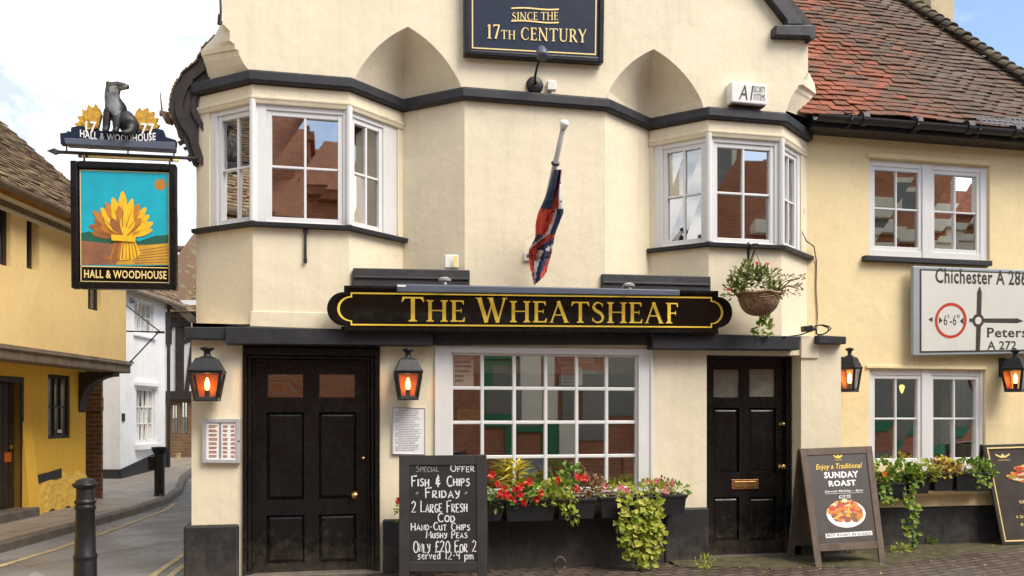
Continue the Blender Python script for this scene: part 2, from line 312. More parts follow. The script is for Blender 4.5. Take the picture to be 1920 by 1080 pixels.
# ------------------------------------------------------------------ mesh helpers
class MB:
    def __init__(s): s.v = []; s.f = []; s.mi = []; s.cur = 0
    def poly(s, pts, mi=None):
        i = len(s.v); s.v += [V(p) for p in pts]; s.f.append(list(range(i, i + len(pts)))); s.mi.append(s.cur if mi is None else mi)
    def prism(s, pts, off):
        n = len(pts); a = [V(p) for p in pts]; b = [p + off for p in a]; i = len(s.v); s.v += a + b
        s.f.append(list(range(i, i + n))); s.f.append(list(range(i + 2 * n - 1, i + n - 1, -1)))
        for k in range(n): s.f.append([i + k, i + n + k, i + n + (k + 1) % n, i + (k + 1) % n])
        s.mi += [s.cur] * (n + 2)
    def hexa(s, q0, q1):
        i = len(s.v); s.v += [V(p) for p in q0] + [V(p) for p in q1]
        s.f += [[i, i + 1, i + 2, i + 3], [i + 7, i + 6, i + 5, i + 4]] + [[i + k, i + 4 + k, i + 4 + (k + 1) % 4, i + (k + 1) % 4] for k in range(4)]
        s.mi += [s.cur] * 6
    def box(s, a, b):
        (x0, y0, z0), (x1, y1, z1) = a, b
        s.hexa([(x0, y0, z0), (x1, y0, z0), (x1, y1, z0), (x0, y1, z0)], [(x0, y0, z1), (x1, y0, z1), (x1, y1, z1), (x0, y1, z1)])
    def loft(s, rings, closed=True, caps=True):
        i0 = len(s.v); n = len(rings[0])
        for r in rings: s.v += [V(p) for p in r]
        for k in range(len(rings) - 1):
            for j in range(n if closed else n - 1):
                a = i0 + k * n + j; b = i0 + k * n + (j + 1) % n
                s.f.append([a, b, b + n, a + n]); s.mi.append(s.cur)
        if closed and caps:
            s.f.append(list(range(i0 + n - 1, i0 - 1, -1))); e = i0 + (len(rings) - 1) * n; s.f.append(list(range(e, e + n))); s.mi += [s.cur] * 2
    def tube(s, pts, r, seg=8):
        pts = [V(p) for p in pts]; rings = []
        for k, p in enumerate(pts):
            t = (pts[min(k + 1, len(pts) - 1)] - pts[max(k - 1, 0)]).normalized()
            a = t.cross(V((0, 0, 1))); a = a if a.length > .05 else t.cross(V((1, 0, 0))); a.normalize(); b = t.cross(a)
            rr = r[k] if isinstance(r, (list, tuple)) else r
            rings.append([p + (a * math.cos(6.28319 * j / seg) + b * math.sin(6.28319 * j / seg)) * rr for j in range(seg)])
        s.loft(rings)
    def lathe(s, c, prof, seg=20, ax=None):
        c = V(c); z = V(ax or (0, 0, 1)).normalized(); a = z.orthogonal().normalized(); b = z.cross(a)
        s.loft([[c + z * h + (a * math.cos(6.28319 * j / seg) + b * math.sin(6.28319 * j / seg)) * max(r, 1e-4) for j in range(seg)] for r, h in prof])
    def leaf(s, p, d, n, ln, wd, fold=.25):
        p = V(p); d = V(d).normalized(); sd_ = d.cross(n); sd_ = sd_.normalized() if sd_.length > 1e-4 else d.orthogonal().normalized(); n = sd_.cross(d)
        i = len(s.v); mid = p + d * ln * .5
        s.v += [p, mid + sd_ * wd * .5 + n * wd * fold, p + d * ln - n * ln * .12, mid - sd_ * wd * .5 + n * wd * fold]
        s.f += [[i, i + 1, i + 2], [i, i + 2, i + 3]]; s.mi += [s.cur] * 2
    def build(s, name, mats, parent=None, bevel=0, smooth=False, label=None, seg=2):
        me = bpy.data.meshes.new(name); me.from_pydata(s.v, [], s.f)
        mats = mats if isinstance(mats, (list, tuple)) else [mats]
        for m in mats: me.materials.append(m)
        for p, k in zip(me.polygons, s.mi): p.material_index = k
        b = bmesh.new(); b.from_mesh(me); bmesh.ops.recalc_face_normals(b, faces=b.faces); b.to_mesh(me); b.free()
        if smooth:
            for p in me.polygons: p.use_smooth = True
        o = bpy.data.objects.new(name, me); COL.objects.link(o)
        if parent is not None: attach(o, parent)
        if bevel:
            mo = o.modifiers.new('bevel', 'BEVEL'); mo.width = bevel; mo.segments = seg; mo.limit_method = 'ANGLE'; mo.angle_limit = R(40)
        if label: o['label'] = label
        return o
def attach(o, parent):
    o.parent = parent
    if parent.type == 'EMPTY': o.matrix_parent_inverse = Matrix.Translation(-parent.location)
def tag(o, label, cat, group=None, kind=None):
    o['label'] = label; o['category'] = cat
    if group: o['group'] = group
    if kind: o['kind'] = kind
    return o
def thing(name, loc, label, cat, group=None):
    o = bpy.data.objects.new(name, None); COL.objects.link(o); o.location = V(loc); o.empty_display_size = .1
    return tag(o, label, cat, group)
def setting(o, kind='structure'): o['kind'] = kind; return o

class Face:                               # a vertical wall plane from plan point a to plan point b, seen from outside
    def __init__(s, a, b):
        s.a = V((a[0], a[1], 0)); s.b = V((b[0], b[1], 0)); s.d = (s.b - s.a).normalized(); s.n = s.d.cross(V((0, 0, 1))); s.len = (s.b - s.a).length
    def pt(s, u, z, o=0): return s.a + s.d * u + s.n * o + V((0, 0, z))
    def hit(s, px, py, o=0):
        d = ray(px, py); q = s.a + s.n * o; t = (q - CAMP).dot(s.n) / d.dot(s.n); h = CAMP + d * t
        return ((h - s.a).dot(s.d), h.z)
    def box(s, mb, u0, u1, z0, z1, o0, o1):
        mb.hexa([s.pt(u0, z0, o0), s.pt(u1, z0, o0), s.pt(u1, z0, o1), s.pt(u0, z0, o1)], [s.pt(u0, z1, o0), s.pt(u1, z1, o0), s.pt(u1, z1, o1), s.pt(u0, z1, o1)])
    def rect(s, px0, py0, px1, py1, o=0):  # photo rectangle -> (u0, u1, z0, z1), averaged to a true rectangle
        a, b, c, d = s.hit(px0, py0, o), s.hit(px1, py0, o), s.hit(px1, py1, o), s.hit(px0, py1, o)
        return ((a[0] + d[0]) / 2, (b[0] + c[0]) / 2, (c[1] + d[1]) / 2, (a[1] + b[1]) / 2)
class Quad:                               # a flat board given by its four corners in space
    def __init__(s, tl, tr, br, bl):
        s.tl, s.tr, s.br, s.bl = map(V, (tl, tr, br, bl)); s.n = ((s.br - s.bl).cross(s.tl - s.bl)).normalized()
        s.w = ((s.br - s.bl).length + (s.tr - s.tl).length) / 2; s.h = ((s.tl - s.bl).length + (s.tr - s.br).length) / 2
    def pt(s, u, v, o=0): return (s.bl * (1 - u) + s.br * u) * (1 - v) + (s.tl * (1 - u) + s.tr * u) * v + s.n * o
    def box(s, mb, u0, u1, v0, v1, o0, o1):
        mb.hexa([s.pt(u0, v0, o0), s.pt(u1, v0, o0), s.pt(u1, v1, o0), s.pt(u0, v1, o0)], [s.pt(u0, v0, o1), s.pt(u1, v0, o1), s.pt(u1, v1, o1), s.pt(u0, v1, o1)])
    def prism(s, mb, uv, o0, o1): mb.prism([s.pt(u, v, o0) for u, v in uv], s.n * (o1 - o0))
    def flat(s, mb, uv, o): mb.poly([s.pt(u, v, o) for u, v in uv])
    def frame(s, mb, u0, u1, v0, v1, tw, o0, o1):   # rectangular ring of tw metres
        du, dv = tw / s.w, tw / s.h
        s.box(mb, u0, u0 + du, v0, v1, o0, o1); s.box(mb, u1 - du, u1, v0, v1, o0, o1)
        s.box(mb, u0 + du, u1 - du, v0, v0 + dv, o0, o1); s.box(mb, u0 + du, u1 - du, v1 - dv, v1, o0, o1)
def PQ(tl, tr, br, bl, y): 
    ys = y if isinstance(y, (list, tuple)) else [y] * 4
    return Quad(*[P(p[0], p[1], k) for p, k in zip((tl, tr, br, bl), ys)])
def qprism(mb, pts, y0, y1):              # outline measured in the photo on plane y0, pushed back to y1
    mb.prism([P(x, y, y0) for x, y in pts], V((0, y1 - y0, 0)))
def wall(mb, face, outer, holes=(), depth=.12, o=0):
    loops = [[face.pt(u, z, o) for u, z in outer]] + [[face.pt(u, z, o) for u, z in h] for h in holes]
    flat_ = [p for l in loops for p in l]
    for t in tessellate_polygon(loops): mb.poly([flat_[i] for i in t])
    for h in holes:
        for k in range(len(h)):
            a, b = h[k], h[(k + 1) % len(h)]
            mb.poly([face.pt(*a, o), face.pt(*b, o), face.pt(*b, o - depth), face.pt(*a, o - depth)])
def rc(r): return [(r[0], r[2]), (r[1], r[2]), (r[1], r[3]), (r[0], r[3])]
def sweep(mb, plan, prof):                # moulding along a plan polyline: prof = [(out, z)], mitred
    pts = [V((a, b, 0)) for a, b in plan]; rings = []
    for k, p in enumerate(pts):
        n1 = (p - pts[k - 1]).normalized().cross(V((0, 0, 1))) if k else None
        n2 = (pts[k + 1] - p).normalized().cross(V((0, 0, 1))) if k < len(pts) - 1 else None
        n = n1 if n2 is None else n2 if n1 is None else (n1 + n2) / (1 + n1.dot(n2))
        rings.append([p + n * o + V((0, 0, z)) for o, z in prof])
    mb.loft(rings)

# ------------------------------------------------------------------ lettering
def strip(pts, ws):
    out = []; pts = [V((x, y)) for x, y in pts]; ed = []
    for k, p in enumerate(pts):
        t = (pts[min(k + 1, len(pts) - 1)] - pts[max(k - 1, 0)]).normalized(); n = V((-t.y, t.x)); w_ = ws[k] if isinstance(ws, (list, tuple)) else ws
        ed.append((p + n * w_ / 2, p - n * w_ / 2))
    for k in range(len(pts) - 1): out.append([ed[k][0], ed[k][1], ed[k + 1][1], ed[k + 1][0]])
    return out
def arc(cx, cy, rx, ry, a0, a1, n=10): return [(cx + rx * math.cos(R(a0 + (a1 - a0) * i / n)), cy + ry * math.sin(R(a0 + (a1 - a0) * i / n))) for i in range(n + 1)]
TK, TN = .15, .06
def box2(x0, y0, x1, y1): return [(x0, y0), (x1, y0), (x1, y1), (x0, y1)]
def stem(x, y0=0, y1=1, w=TK, t=True, b=True):
    o = [box2(x - w / 2, y0, x + w / 2, y1)]; e = .085
    if t: o.append([(x - w / 2 - e, y1), (x - w / 2 - e, y1 - .03), (x - w / 2, y1 - .085), (x + w / 2, y1 - .085), (x + w / 2 + e, y1 - .03), (x + w / 2 + e, y1)])
    if b: o.append([(x - w / 2 - e, y0), (x + w / 2 + e, y0), (x + w / 2 + e, y0 + .03), (x + w / 2, y0 + .085), (x - w / 2, y0 + .085), (x - w / 2 - e, y0 + .03)])
    return o
def arm(x0, x1, y, up, w=TN):             # E and F arms with a beak
    s_ = 1 if up else -1
    return [box2(x0, y - w / 2, x1, y + w / 2), [(x1 - .1, y), (x1, y - s_ * w / 2), (x1 + .02, y + s_ * .17), (x1 - .012, y + s_ * .17)]]
SERIF = {}
SERIF['T'] = (.84, stem(.42, t=False) + [box2(.04, .94, .80, 1)] + [[(.04, 1), (.0, .79), (.03, .79), (.14, .95)], [(.80, 1), (.84, .79), (.81, .79), (.70, .95)]])
SERIF['H'] = (.94, stem(.17) + stem(.77) + [box2(.2, .49, .74, .545)])
SERIF['E'] = (.66, stem(.17) + arm(.17, .58, .97, False) + arm(.17, .50, .52, False)[:1] + [[(.47, .43), (.5, .43), (.5, .62), (.47, .62), (.44, .52)]] + arm(.17, .62, .03, True))
SERIF['F'] = (.62, stem(.17) + arm(.17, .58, .97, False) + arm(.17, .50, .50, False)[:1] + [[(.47, .41), (.5, .41), (.5, .60), (.47, .60), (.44, .5)]])
def sf(x, y, w=.2): return [box2(x - w / 2, y - .03 if y > .5 else y, x + w / 2, y if y > .5 else y + .03)]
SERIF['W'] = (1.22, strip([(.12, 1), (.40, -.02)], TK) + strip([(.40, -.02), (.62, .8)], TN + .01) + strip([(.56, 1), (.84, -.02)], TK) + strip([(.84, -.02), (1.10, 1)], TN + .01) + sf(.11, 1, .24) + sf(.55, 1, .22) + sf(1.10, 1, .2))
SERIF['A'] = (.92, strip([(.10, 0), (.44, 1.0)], TN + .01) + strip([(.42, 1.02), (.79, 0)], TK) + [box2(.2, .33, .66, .385)] + sf(.11, 0, .2) + sf(.79, 0, .24))
SERIF['S'] = (.64, strip(arc(.32, .75, .21, .225, 15, 170, 10) + [(.125, .70), (.2, .6), (.32, .53), (.44, .45)] + arc(.30, .245, .235, .225, 40, -165, 12),
              [.05, .05, .05, .05, .05, .06, .07, .08, .1, .11, .12, .13, .145, .155, .15, .14, .13, .12, .11, .1, .09, .08, .07, .06, .055, .05, .05, .05]) + [[(.51, .77), (.545, .77), (.54, .96), (.51, .9)], [(.05, .24), (.085, .24), (.09, .12), (.055, .05)]])
SERIF['I'] = (.36, stem(.18)); SERIF[' '] = (.3, [])
SERIF['N'] = (1.0, stem(.16, b=True, w=TN + .02) + stem(.82, w=TN + .02) + strip([(.13, 1), (.80, 0)], TK))
SERIF['C'] = (.82, strip(arc(.46, .5, .37, .48, 42, 318, 18), [.05, .05, .055, .06, .07, .09, .11, .13, .15, .155, .15, .13, .11, .09, .07, .06, .055, .05, .05]) + [[(.71, .74), (.745, .74), (.745, .98), (.71, .9)], [(.71, .26), (.745, .26), (.745, .06), (.71, .12)]])
SERIF['U'] = (.92, stem(.18, .3, 1, b=False) + stem(.75, .3, 1, TN + .02, b=False) + strip([(.18, .35)] + arc(.465, .32, .285, .3, 180, 360, 12) + [(.75, .35)], [.15, .15, .14, .13, .12, .1, .09, .08, .08, .08, .08, .08, .08, .08, .08]))
SERIF['R'] = (.80, stem(.17) + strip([(.17, .97), (.36, .97)] + arc(.36, .73, .21, .24, 90, -90, 10) + [(.17, .49)], [.06, .06, .06, .08, .11, .14, .15, .15, .14, .11, .08, .06, .06, .06]) + strip([(.36, .50), (.74, .0)], TK) + sf(.74, 0, .2))
SERIF['Y'] = (.86, stem(.43, 0, .5, t=False) + strip([(.10, 1), (.43, .44)], TK) + strip([(.76, 1), (.43, .44)], TN + .02) + sf(.11, 1, .24) + sf(.76, 1, .2))
SERIF['1'] = (.46, stem(.25, t=False) + [[(.06, .84), (.2, 1), (.325, 1), (.2, .9)]])
SERIF['7'] = (.58, [box2(.04, .91, .56, 1), [(.04, .91), (.04, .80), (.07, .80), (.14, .91)]] + strip([(.50, .93), (.22, 0)], [.1, .16]))
def serif_text(mb, quad, txt, u0, u1, v0, v1, o, small={}, rise=0):
    x = 0; items = []
    for i, ch in enumerate(txt):
        sc = small.get(i, 1.0); adv, pol = SERIF[ch]; items.append((x, sc, pol)); x += adv * sc + .07
    tot = x - .07; k = 0
    for x0, sc, pol in items:
        for p in pol:
            mb.poly([quad.pt(u0 + (u1 - u0) * (x0 + V(q).x * sc) / tot, v0 + (v1 - v0) * V(q).y * sc + rise * ((x0 + V(q).x) / tot - .5), o + .0004 * (k % 9)) for q in [V((a[0], a[1])) for a in p]]); k += 1
def sans(mb, quad, txt, u0, u1, v0, v1, o, bold=0.0, shear=0.0, warp=None):
    cu = bpy.data.curves.new('t', 'FONT'); cu.body = txt; cu.shear = shear; cu.offset = bold; cu.resolution_u = 2; cu.space_character = 1.02 + bold * 2
    ob = bpy.data.objects.new('t', cu); COL.objects.link(ob); bpy.context.view_layer.update()
    me = bpy.data.meshes.new_from_object(ob.evaluated_get(bpy.context.evaluated_depsgraph_get()))
    xs = [v.co.x for v in me.vertices]; ys = [v.co.y for v in me.vertices]
    ax, bx, ay, by = min(xs), max(xs), min(ys), max(ys)
    for f in me.polygons:
        q = []
        for i in f.vertices:
            c = me.vertices[i].co; a = (c.x - ax) / (bx - ax); b = (c.y - ay) / (by - ay)
            uu = u0 + (u1 - u0) * a; vv = v0 + (v1 - v0) * b
            if warp: vv += warp(a)
            q.append(quad.pt(uu, vv, o))
        mb.poly(q)
    bpy.data.objects.remove(ob); bpy.data.meshes.remove(me); bpy.data.curves.remove(cu)
# single-stroke hand lettering, box 0..w x 0..1
def _c(*a): return list(a)
HAND = {
 'A': (.6, [[(0, 0), (.28, 1), (.56, 0)], [(.1, .36), (.5, .36)]]), 'B': (.5, [[(0, 0), (0, 1), (.36, .9), (.36, .6), (0, .52), (.45, .36), (.4, .05), (0, 0)]]),
 'C': (.5, [arc(.3, .5, .28, .5, 50, 310, 9)]), 'D': (.55, [[(0, 0), (0, 1), (.35, .9), (.5, .5), (.35, .1), (-.05, 0)]]),
 'E': (.45, [[(.42, 1), (0, 1), (0, 0), (.44, 0)], [(0, .52), (.34, .52)]]), 'F': (.45, [[(.5, 1.02), (0, .96), (.02, -.05)], [(0, .52), (.34, .55)]]),
 'G': (.55, [arc(.3, .5, .28, .5, 50, 330, 9) + [(.54, .4), (.3, .4)]]), 'H': (.5, [[(0, 0), (0, 1)], [(.45, 0), (.45, 1)], [(0, .5), (.45, .5)]]),
 'I': (.12, [[(.05, 0), (.05, 1)]]), 'L': (.42, [[(0, 1), (0, 0), (.42, .03)]]), 'M': (.66, [[(0, 0), (.08, 1), (.32, .3), (.56, 1), (.64, 0)]]),
 'N': (.5, [[(0, 0), (0, 1), (.45, 0), (.45, 1)]]), 'O': (.6, [arc(.3, .5, .28, .5, 90, 455, 12)]), 'P': (.48, [[(.02, -.05), (0, 1), (.36, .95), (.42, .7), (.3, .48), (0, .45)]]),
 'R': (.52, [[(0, 0), (0, 1), (.36, .95), (.4, .7), (.3, .52), (0, .48), (.5, -.05)]]), 'S': (.48, [[(.42, .88), (.25, 1), (.06, .86), (.1, .62), (.38, .45), (.44, .2), (.25, 0), (.0, .1)]]),
 'T': (.5, [[(0, 1), (.5, 1)], [(.25, 1), (.25, 0)]]), 'U': (.5, [[(0, 1), (.02, .25), (.22, 0), (.42, .2), (.45, 1)], [(.45, .4), (.48, 0)]]), 'Y': (.5, [[(0, 1), (.2, .5), (.42, .52)], [(.48, 1), (.34, .1), (.05, -.15)]]),
 '&': (.55, [[(.45, .55), (.15, .5), (.1, .25), (.3, .12), (.5, .3)], [(.12, .5), (.2, .85), (.42, .8)], [(.3, 1.1), (.28, -.1)]]), '-': (.25, [[(.02, .45), (.2, .45)]]), '.': (.15, [[(.05, .4), (.09, .45)]]),
 '2': (.5, [[(0, .8), (.2, 1), (.42, .85), (.36, .55), (0, 0), (.48, .04)]]), '0': (.55, [arc(.27, .5, .25, .5, 90, 455, 12)]), '1': (.2, [[(.0, .8), (.12, 1), (.12, 0)]]),
 '9': (.42, [arc(.2, .7, .19, .28, 0, 360, 8) + [(.39, .5), (.36, 0)]]), '£': (.5, [[(.46, .85), (.3, 1), (.15, .85), (.14, .2), (0, .02), (.5, .05)], [(0, .5), (.38, .5)]]), '*': (.3, [[(.15, .2), (.15, .8)], [(.02, .35), (.28, .65)]]),
 's': (.34, [[(.3, .55), (.1, .6), (.05, .4), (.28, .25), (.2, 0), (0, .05)]]), 'e': (.36, [[(.02, .3), (.32, .35), (.25, .58), (.05, .5), (.03, .15), (.2, 0), (.34, .1)]]),
 'r': (.28, [[(0, .6), (.03, 0)], [(.03, .4), (.26, .6)]]), 'v': (.34, [[(0, .6), (.15, 0), (.32, .6)]]), 'd': (.38, [[(.33, 1), (.33, 0)], arc(.17, .28, .16, .28, 0, 360, 8)]),
 'p': (.38, [[(.02, .6), (.02, -.4)], arc(.2, .3, .17, .28, 180, -170, 8)]), 'm': (.55, [[(0, .55), (.02, 0)], [(.02, .4), (.15, .58), (.25, .4), (.25, 0)], [(.25, .4), (.4, .58), (.5, .4), (.52, 0)]]), ' ': (.32, []),
}
def hand(mb, quad, txt, u0, u1, v0, v1, o, th=.012, caps=True, slope=0):
    x = 0; items = []; first = True
    for ch in txt:
        sc = 1.0 if (first or not ch.isalpha() or not caps) else .72
        adv, st = HAND[ch]; items.append((x, sc, st)); x += adv * sc + .14; first = (ch == ' ' or ch == '-')
    tot = x - .14; k = 0; rnd = random.Random(len(txt))
    for x0, sc, st in items:
        jy = rnd.uniform(-.05, .05)
        for pl in st:
            mp_ = [((u0 + (u1 - u0) * (x0 + a * sc) / tot) * quad.w, (v0 + (v1 - v0) * (b * sc + jy) + slope * (x0 / tot)) * quad.h) for a, b in pl]
            for q in strip(mp_, [th * rnd.uniform(.75, 1.15) for _ in mp_]):
                mb.poly([quad.pt(c.x / quad.w, c.y / quad.h, o + .0003 * (k % 7)) for c in q]); k += 1

M['yellow_rubble'] = render_wall('painted_rubble', (.90, .58, .12), (.45, .25, .04), .4)
_t = M['yellow_rubble'].node_tree; _b = _t.nodes['Principled BSDF']; _v = N(_t, 'ShaderNodeTexVoronoi'); _v.inputs['Scale'].default_value = 12
_c = N(_t, 'ShaderNodeTexCoord'); L(_t, _c.outputs['Object'], _v.inputs['Vector']); bump(_t, _b, _v.outputs['Distance'], 0.55, .03)

M['gilt'] = paint('aged_gilding', (.62, .36, .035), .45, .45, 22, .3, 60, streak=((.25, .12, .02), .5))
M['opp_roof'] = paint('dark_red_roof', (.36, .13, .055), .8, .3, 5, .4, 30)
M['leaf_mid'] = island('grassy_leaf', [(0, (.06, .11, .02)), (.5, (.15, .20, .035)), (1, (.34, .36, .09))], .55, .3)

# ================================================================== THE PUB
pub = thing('pub_building', (2.0, 2.0, 0), 'cream rendered corner pub with black doors, canted upper bays and pointed arch recesses', 'pub')
A, B, Cc, D, E_, F_, G_, H_, I_, J_ = (-1.241, .45), (-.69, 0), (.17, 0), (.70, .45), (1.25, 0), (2.65, 0), (3.285, .45), (3.75, 0), (4.56, 0), (5.12, .45)
PLAN = [A, B, Cc, D, E_, F_, G_, H_, I_, J_]
F0 = Face((-1.215, 0), (5.245, 0)); FW = Face((5.12, .45), (8.72, .45))
Z_LEDGE, Z_SILL, Z_BAND = 2.22, 3.235, 4.53
def uz(px, py, o=0, f=F0): return f.hit(px, py, o)

# ground floor front, with openings
mb = MB()
LD = F0.rect(455, 650, 712, 1080); LD = (LD[0], LD[1], -.02, LD[3])
SW = F0.rect(820, 652, 1218, 925)
RD = F0.rect(1325, 655, 1492, 1045); RD = (RD[0], 5.99, -.02, RD[3])
RDX1 = F0.hit(1502, 800)[0]; RD = (RD[0], RDX1, -.02, 2.10)
wall(mb, F0, [(0, -.3), (F0.len, -.3), (F0.len, 2.30), (0, 2.30)], [rc(LD), rc(SW), rc(RD)], .30)
# corner return and pier return
fr = Face((5.245, 0), (5.245, .47)); wall(mb, fr, [(0, -.3), (fr.len, -.3), (fr.len, 2.30), (0, 2.30)])
mb.box((-1.21, -.0, 2.26), (5.24, .6, 2.30))
mb.build('ground_floor_wall', M['cream'], pub)
# upper bays
mb = MB(); faces = [Face(PLAN[i], PLAN[i + 1]) for i in range(9)]
fLl, fLf, fLr, fCl, fCf, fCr, fRl, fRf, fRr = faces
ZT = 4.50
WZ0, WZ1 = Z_SILL, 4.335
def bayhole(f, u0, u1): return [(u0, WZ0), (u1, WZ0), (u1, WZ1), (u0, WZ1)]
holes = {0: bayhole(fLl, .17, fLl.len - .015), 1: bayhole(fLf, .015, fLf.len - .015), 2: bayhole(fLr, .015, fLr.len - .07), 6: bayhole(fRl, .05, fRl.len - .015), 7: bayhole(fRf, .015, fRf.len - .015), 8: bayhole(fRr, .015, fRr.len - .17)}
for i, f in enumerate(faces):
    wall(mb, f, [(0, 2.28), (f.len, 2.28), (f.len, ZT + .1), (0, ZT + .1)], [holes[i]] if i in holes else [], .10)
mb.build('bay_wall', M['cream'], pub)
# wing wall
mb = MB()
UW = FW.rect(1630, 304, 1856, 486); LW = FW.rect(1630, 692, 1848, 872)
wall(mb, FW, [(0, -.3), (FW.len, -.3), (FW.len, 4.82), (0, 4.82)], [rc(UW), rc(LW)], .16)
fe = Face((8.72, .45), (8.72, 5.4)); wall(mb, fe, [(0, -.3), (fe.len, -.3), (fe.len, 4.82), (0, 4.82)])
mb.build('wing_wall', M['cream_warm'], pub)
# lane side and rear walls
mb = MB(); bk = V((ST, CT, 0)) * 8.4
a = V((A[0], A[1], 0)); b = a + bk
fs = Face((b.x, b.y), (a.x, a.y)); wall(mb, fs, [(0, -.3), (fs.len, -.3), (fs.len, 4.62), (0, 4.62)])
fs2 = Face((-1.215, .47), (-1.215, 0)); wall(mb, fs2, [(0, -.3), (fs2.len, -.3), (fs2.len, 2.3), (0, 2.3)])
fb = Face((8.72, b.y), (b.x, b.y)); wall(mb, fb, [(0, -.3), (fb.len, -.3), (fb.len, 4.62), (0, 4.62)])
fe2 = Face((8.72, 5.4), (8.72, b.y)); wall(mb, fe2, [(0, -.3), (fe2.len, -.3), (fe2.len, 4.82), (0, 4.82)])
mb.build('rear_wall', M['cream'], pub)
# gable above the string course, with the two pointed recesses cut in
mb = MB()
def z0(px, py): return P(px, py)
GX0, GX1 = P(416, 30).x, P(1515, 100).x
zc = lambda p: (p.x - F0.a.x, p.z)
def arch(bl, ap, br, notch):
    b0, a0, b1 = P(*bl), P(*ap), P(*br); n = 12
    Lc = []; Rc = []; Nc = []
    for k in range(n + 1):
        t = k / n
        def cv(p):  # gothic curve: rises steeply at the spring, flattening to the point
            fx = 2 * t * (1 - t) * .32 + t * t; fz = 2 * t * (1 - t) * .68 + t * t; return V((p.x + (a0.x - p.x) * fx, 0, p.z + (a0.z - p.z) * fz))
        Lc.append(cv(b0)); Rc.append(cv(b1))
        Nc.append(V((notch[0] + (a0.x - notch[0]) * t ** 2, notch[1] * (1 - t ** 2.6), b0.z * (1 - t) + a0.z * t if k else min(b0.z, b1.z) - .02)))
    Nc[-1] = V((a0.x, 0, a0.z)); return Lc, Nc, Rc
A1 = arch((660, 158), (765, 50), (868, 168), D); A2 = arch((1136, 182), (1226, 92), (1320, 198), G_)
zb = 4.56
kl = P(474, 135); kr = P(1470, 205)
outl = [(kl.x - F0.a.x, zb)]
for AR in (A1, A2):
    Lc, Nc, Rc = AR
    Lp = [zc(p) for p in Lc]; Rp = [zc(p) for p in Rc]
    Lp[0] = (Lp[0][0], zb); Rp[0] = (Rp[0][0], zb)
    outl += Lp + Rp[::-1][1:]
outl += [(kr.x - F0.a.x, zb)]
KLF = [(472, 137), (458, 121), (449, 104), (447, 94), (441, 92), (440, 83), (431, 76), (431, 58), (417, 44)]
KRF = [(1470, 206), (1482, 186), (1489, 172), (1493, 168), (1497, 160), (1505, 158), (1507, 148), (1515, 136)]
outl += [zc(P(*q)) for q in KRF[1:]] + [(GX1 - F0.a.x, P(1515, 66).z)]
rk = P(1490, 40); slope = 1.0
apx = 1.96; zr = P(1515, 66).z
zap = zr + (GX1 - apx) * slope
outl += [(apx - F0.a.x, zap), (GX0 - F0.a.x, zap - (apx - GX0) * .72)]
outl += [zc(P(*q)) for q in KLF[::-1][:-1]]
wall(mb, F0, outl)
for Lc, Nc, Rc in (A1, A2):
    def bulge(a, b, k, n):   # a slightly dished facet
        return [a.lerp(b, j / 6) + V((0, .05 * math.sin(math.pi * j / 6) * (1 - (k / n)), 0)) for j in range(7)]
    n = len(Lc) - 1
    Lq = [p.copy() for p in Lc]; Rq = [p.copy() for p in Rc]; Lq[0].z = Rq[0].z = zb - .03
    mb.loft([bulge(Lq[k], Nc[k], k, n) for k in range(n + 1)], closed=False)
    mb.loft([bulge(Rq[k], Nc[k], k, n) for k in range(n + 1)], closed=False)
o = mb.build('gable_wall', M['cream'], pub, smooth=False)
# moulded kneelers carrying the gable corners over the canted bays
def kneeler(front, back, yb, name):
    mb = MB(); rows = []
    fp = [P(x, y, 0) for x, y in front]; bp = [P(x, y, yb) for x, y in back]
    def fine(ps):
        out = []
        for k in range(len(ps) - 1):
            for j in range(4): out.append(ps[k].lerp(ps[k + 1], j / 4))
        return out + [ps[-1]]
    fp, bp = fine(fp), fine(bp)
    mb.loft([[f, f.lerp(b, .5), b] for f, b in zip(fp, bp)], closed=False)
    mb.build(name, M['cream'], pub)
kneeler(KLF, [(394, 152), (386, 129), (381, 117), (379, 107), (377, 104), (377, 95), (386, 85), (402, 68), (413, 46)], .40, 'kneeler')
kneeler(KRF, [(1512, 222), (1518, 200), (1521, 190), (1524, 186), (1525, 180), (1530, 176), (1528, 160), (1518, 138)], .40, 'kneeler')
# string course and sills
mb = MB(); zB = Z_BAND
sweep(mb, PLAN, [(-.02, zB - .055), (.055, zB - .05), (.07, zB - .03), (.07, zB + .045), (.05, zB + .06), (-.02, zB + .07)])
mb.build('string_course', M['black_band'], pub, bevel=.006)
for k, ids in enumerate(((0, 4), (6, 10))):
    pl = [list(p) for p in PLAN[ids[0]:ids[1]]]
    d = (V(pl[-1]) - V(pl[-2])).normalized() * .045; pl[-1] = [pl[-1][0] + d.x, pl[-1][1] + d.y]
    mb = MB(); sweep(mb, pl, [(-.02, Z_SILL - .052), (.06, Z_SILL - .05), (.065, Z_SILL - .012), (-.02, Z_SILL + .004)])
    mb.build('bay_sill', M['black_band'], pub, bevel=.004)
    mb = MB(); sweep(mb, PLAN[ids[0]:ids[1]], [(-.01, WZ1 - .03), (.012, WZ1 - .028), (.022, WZ1), (.03, WZ1 + .012), (.032, WZ1 + .028), (.012, WZ1 + .032), (.010, zB - .06), (-.01, zB - .06)])
    mb.build('bay_cornice', M['cream'], pub, bevel=.003)

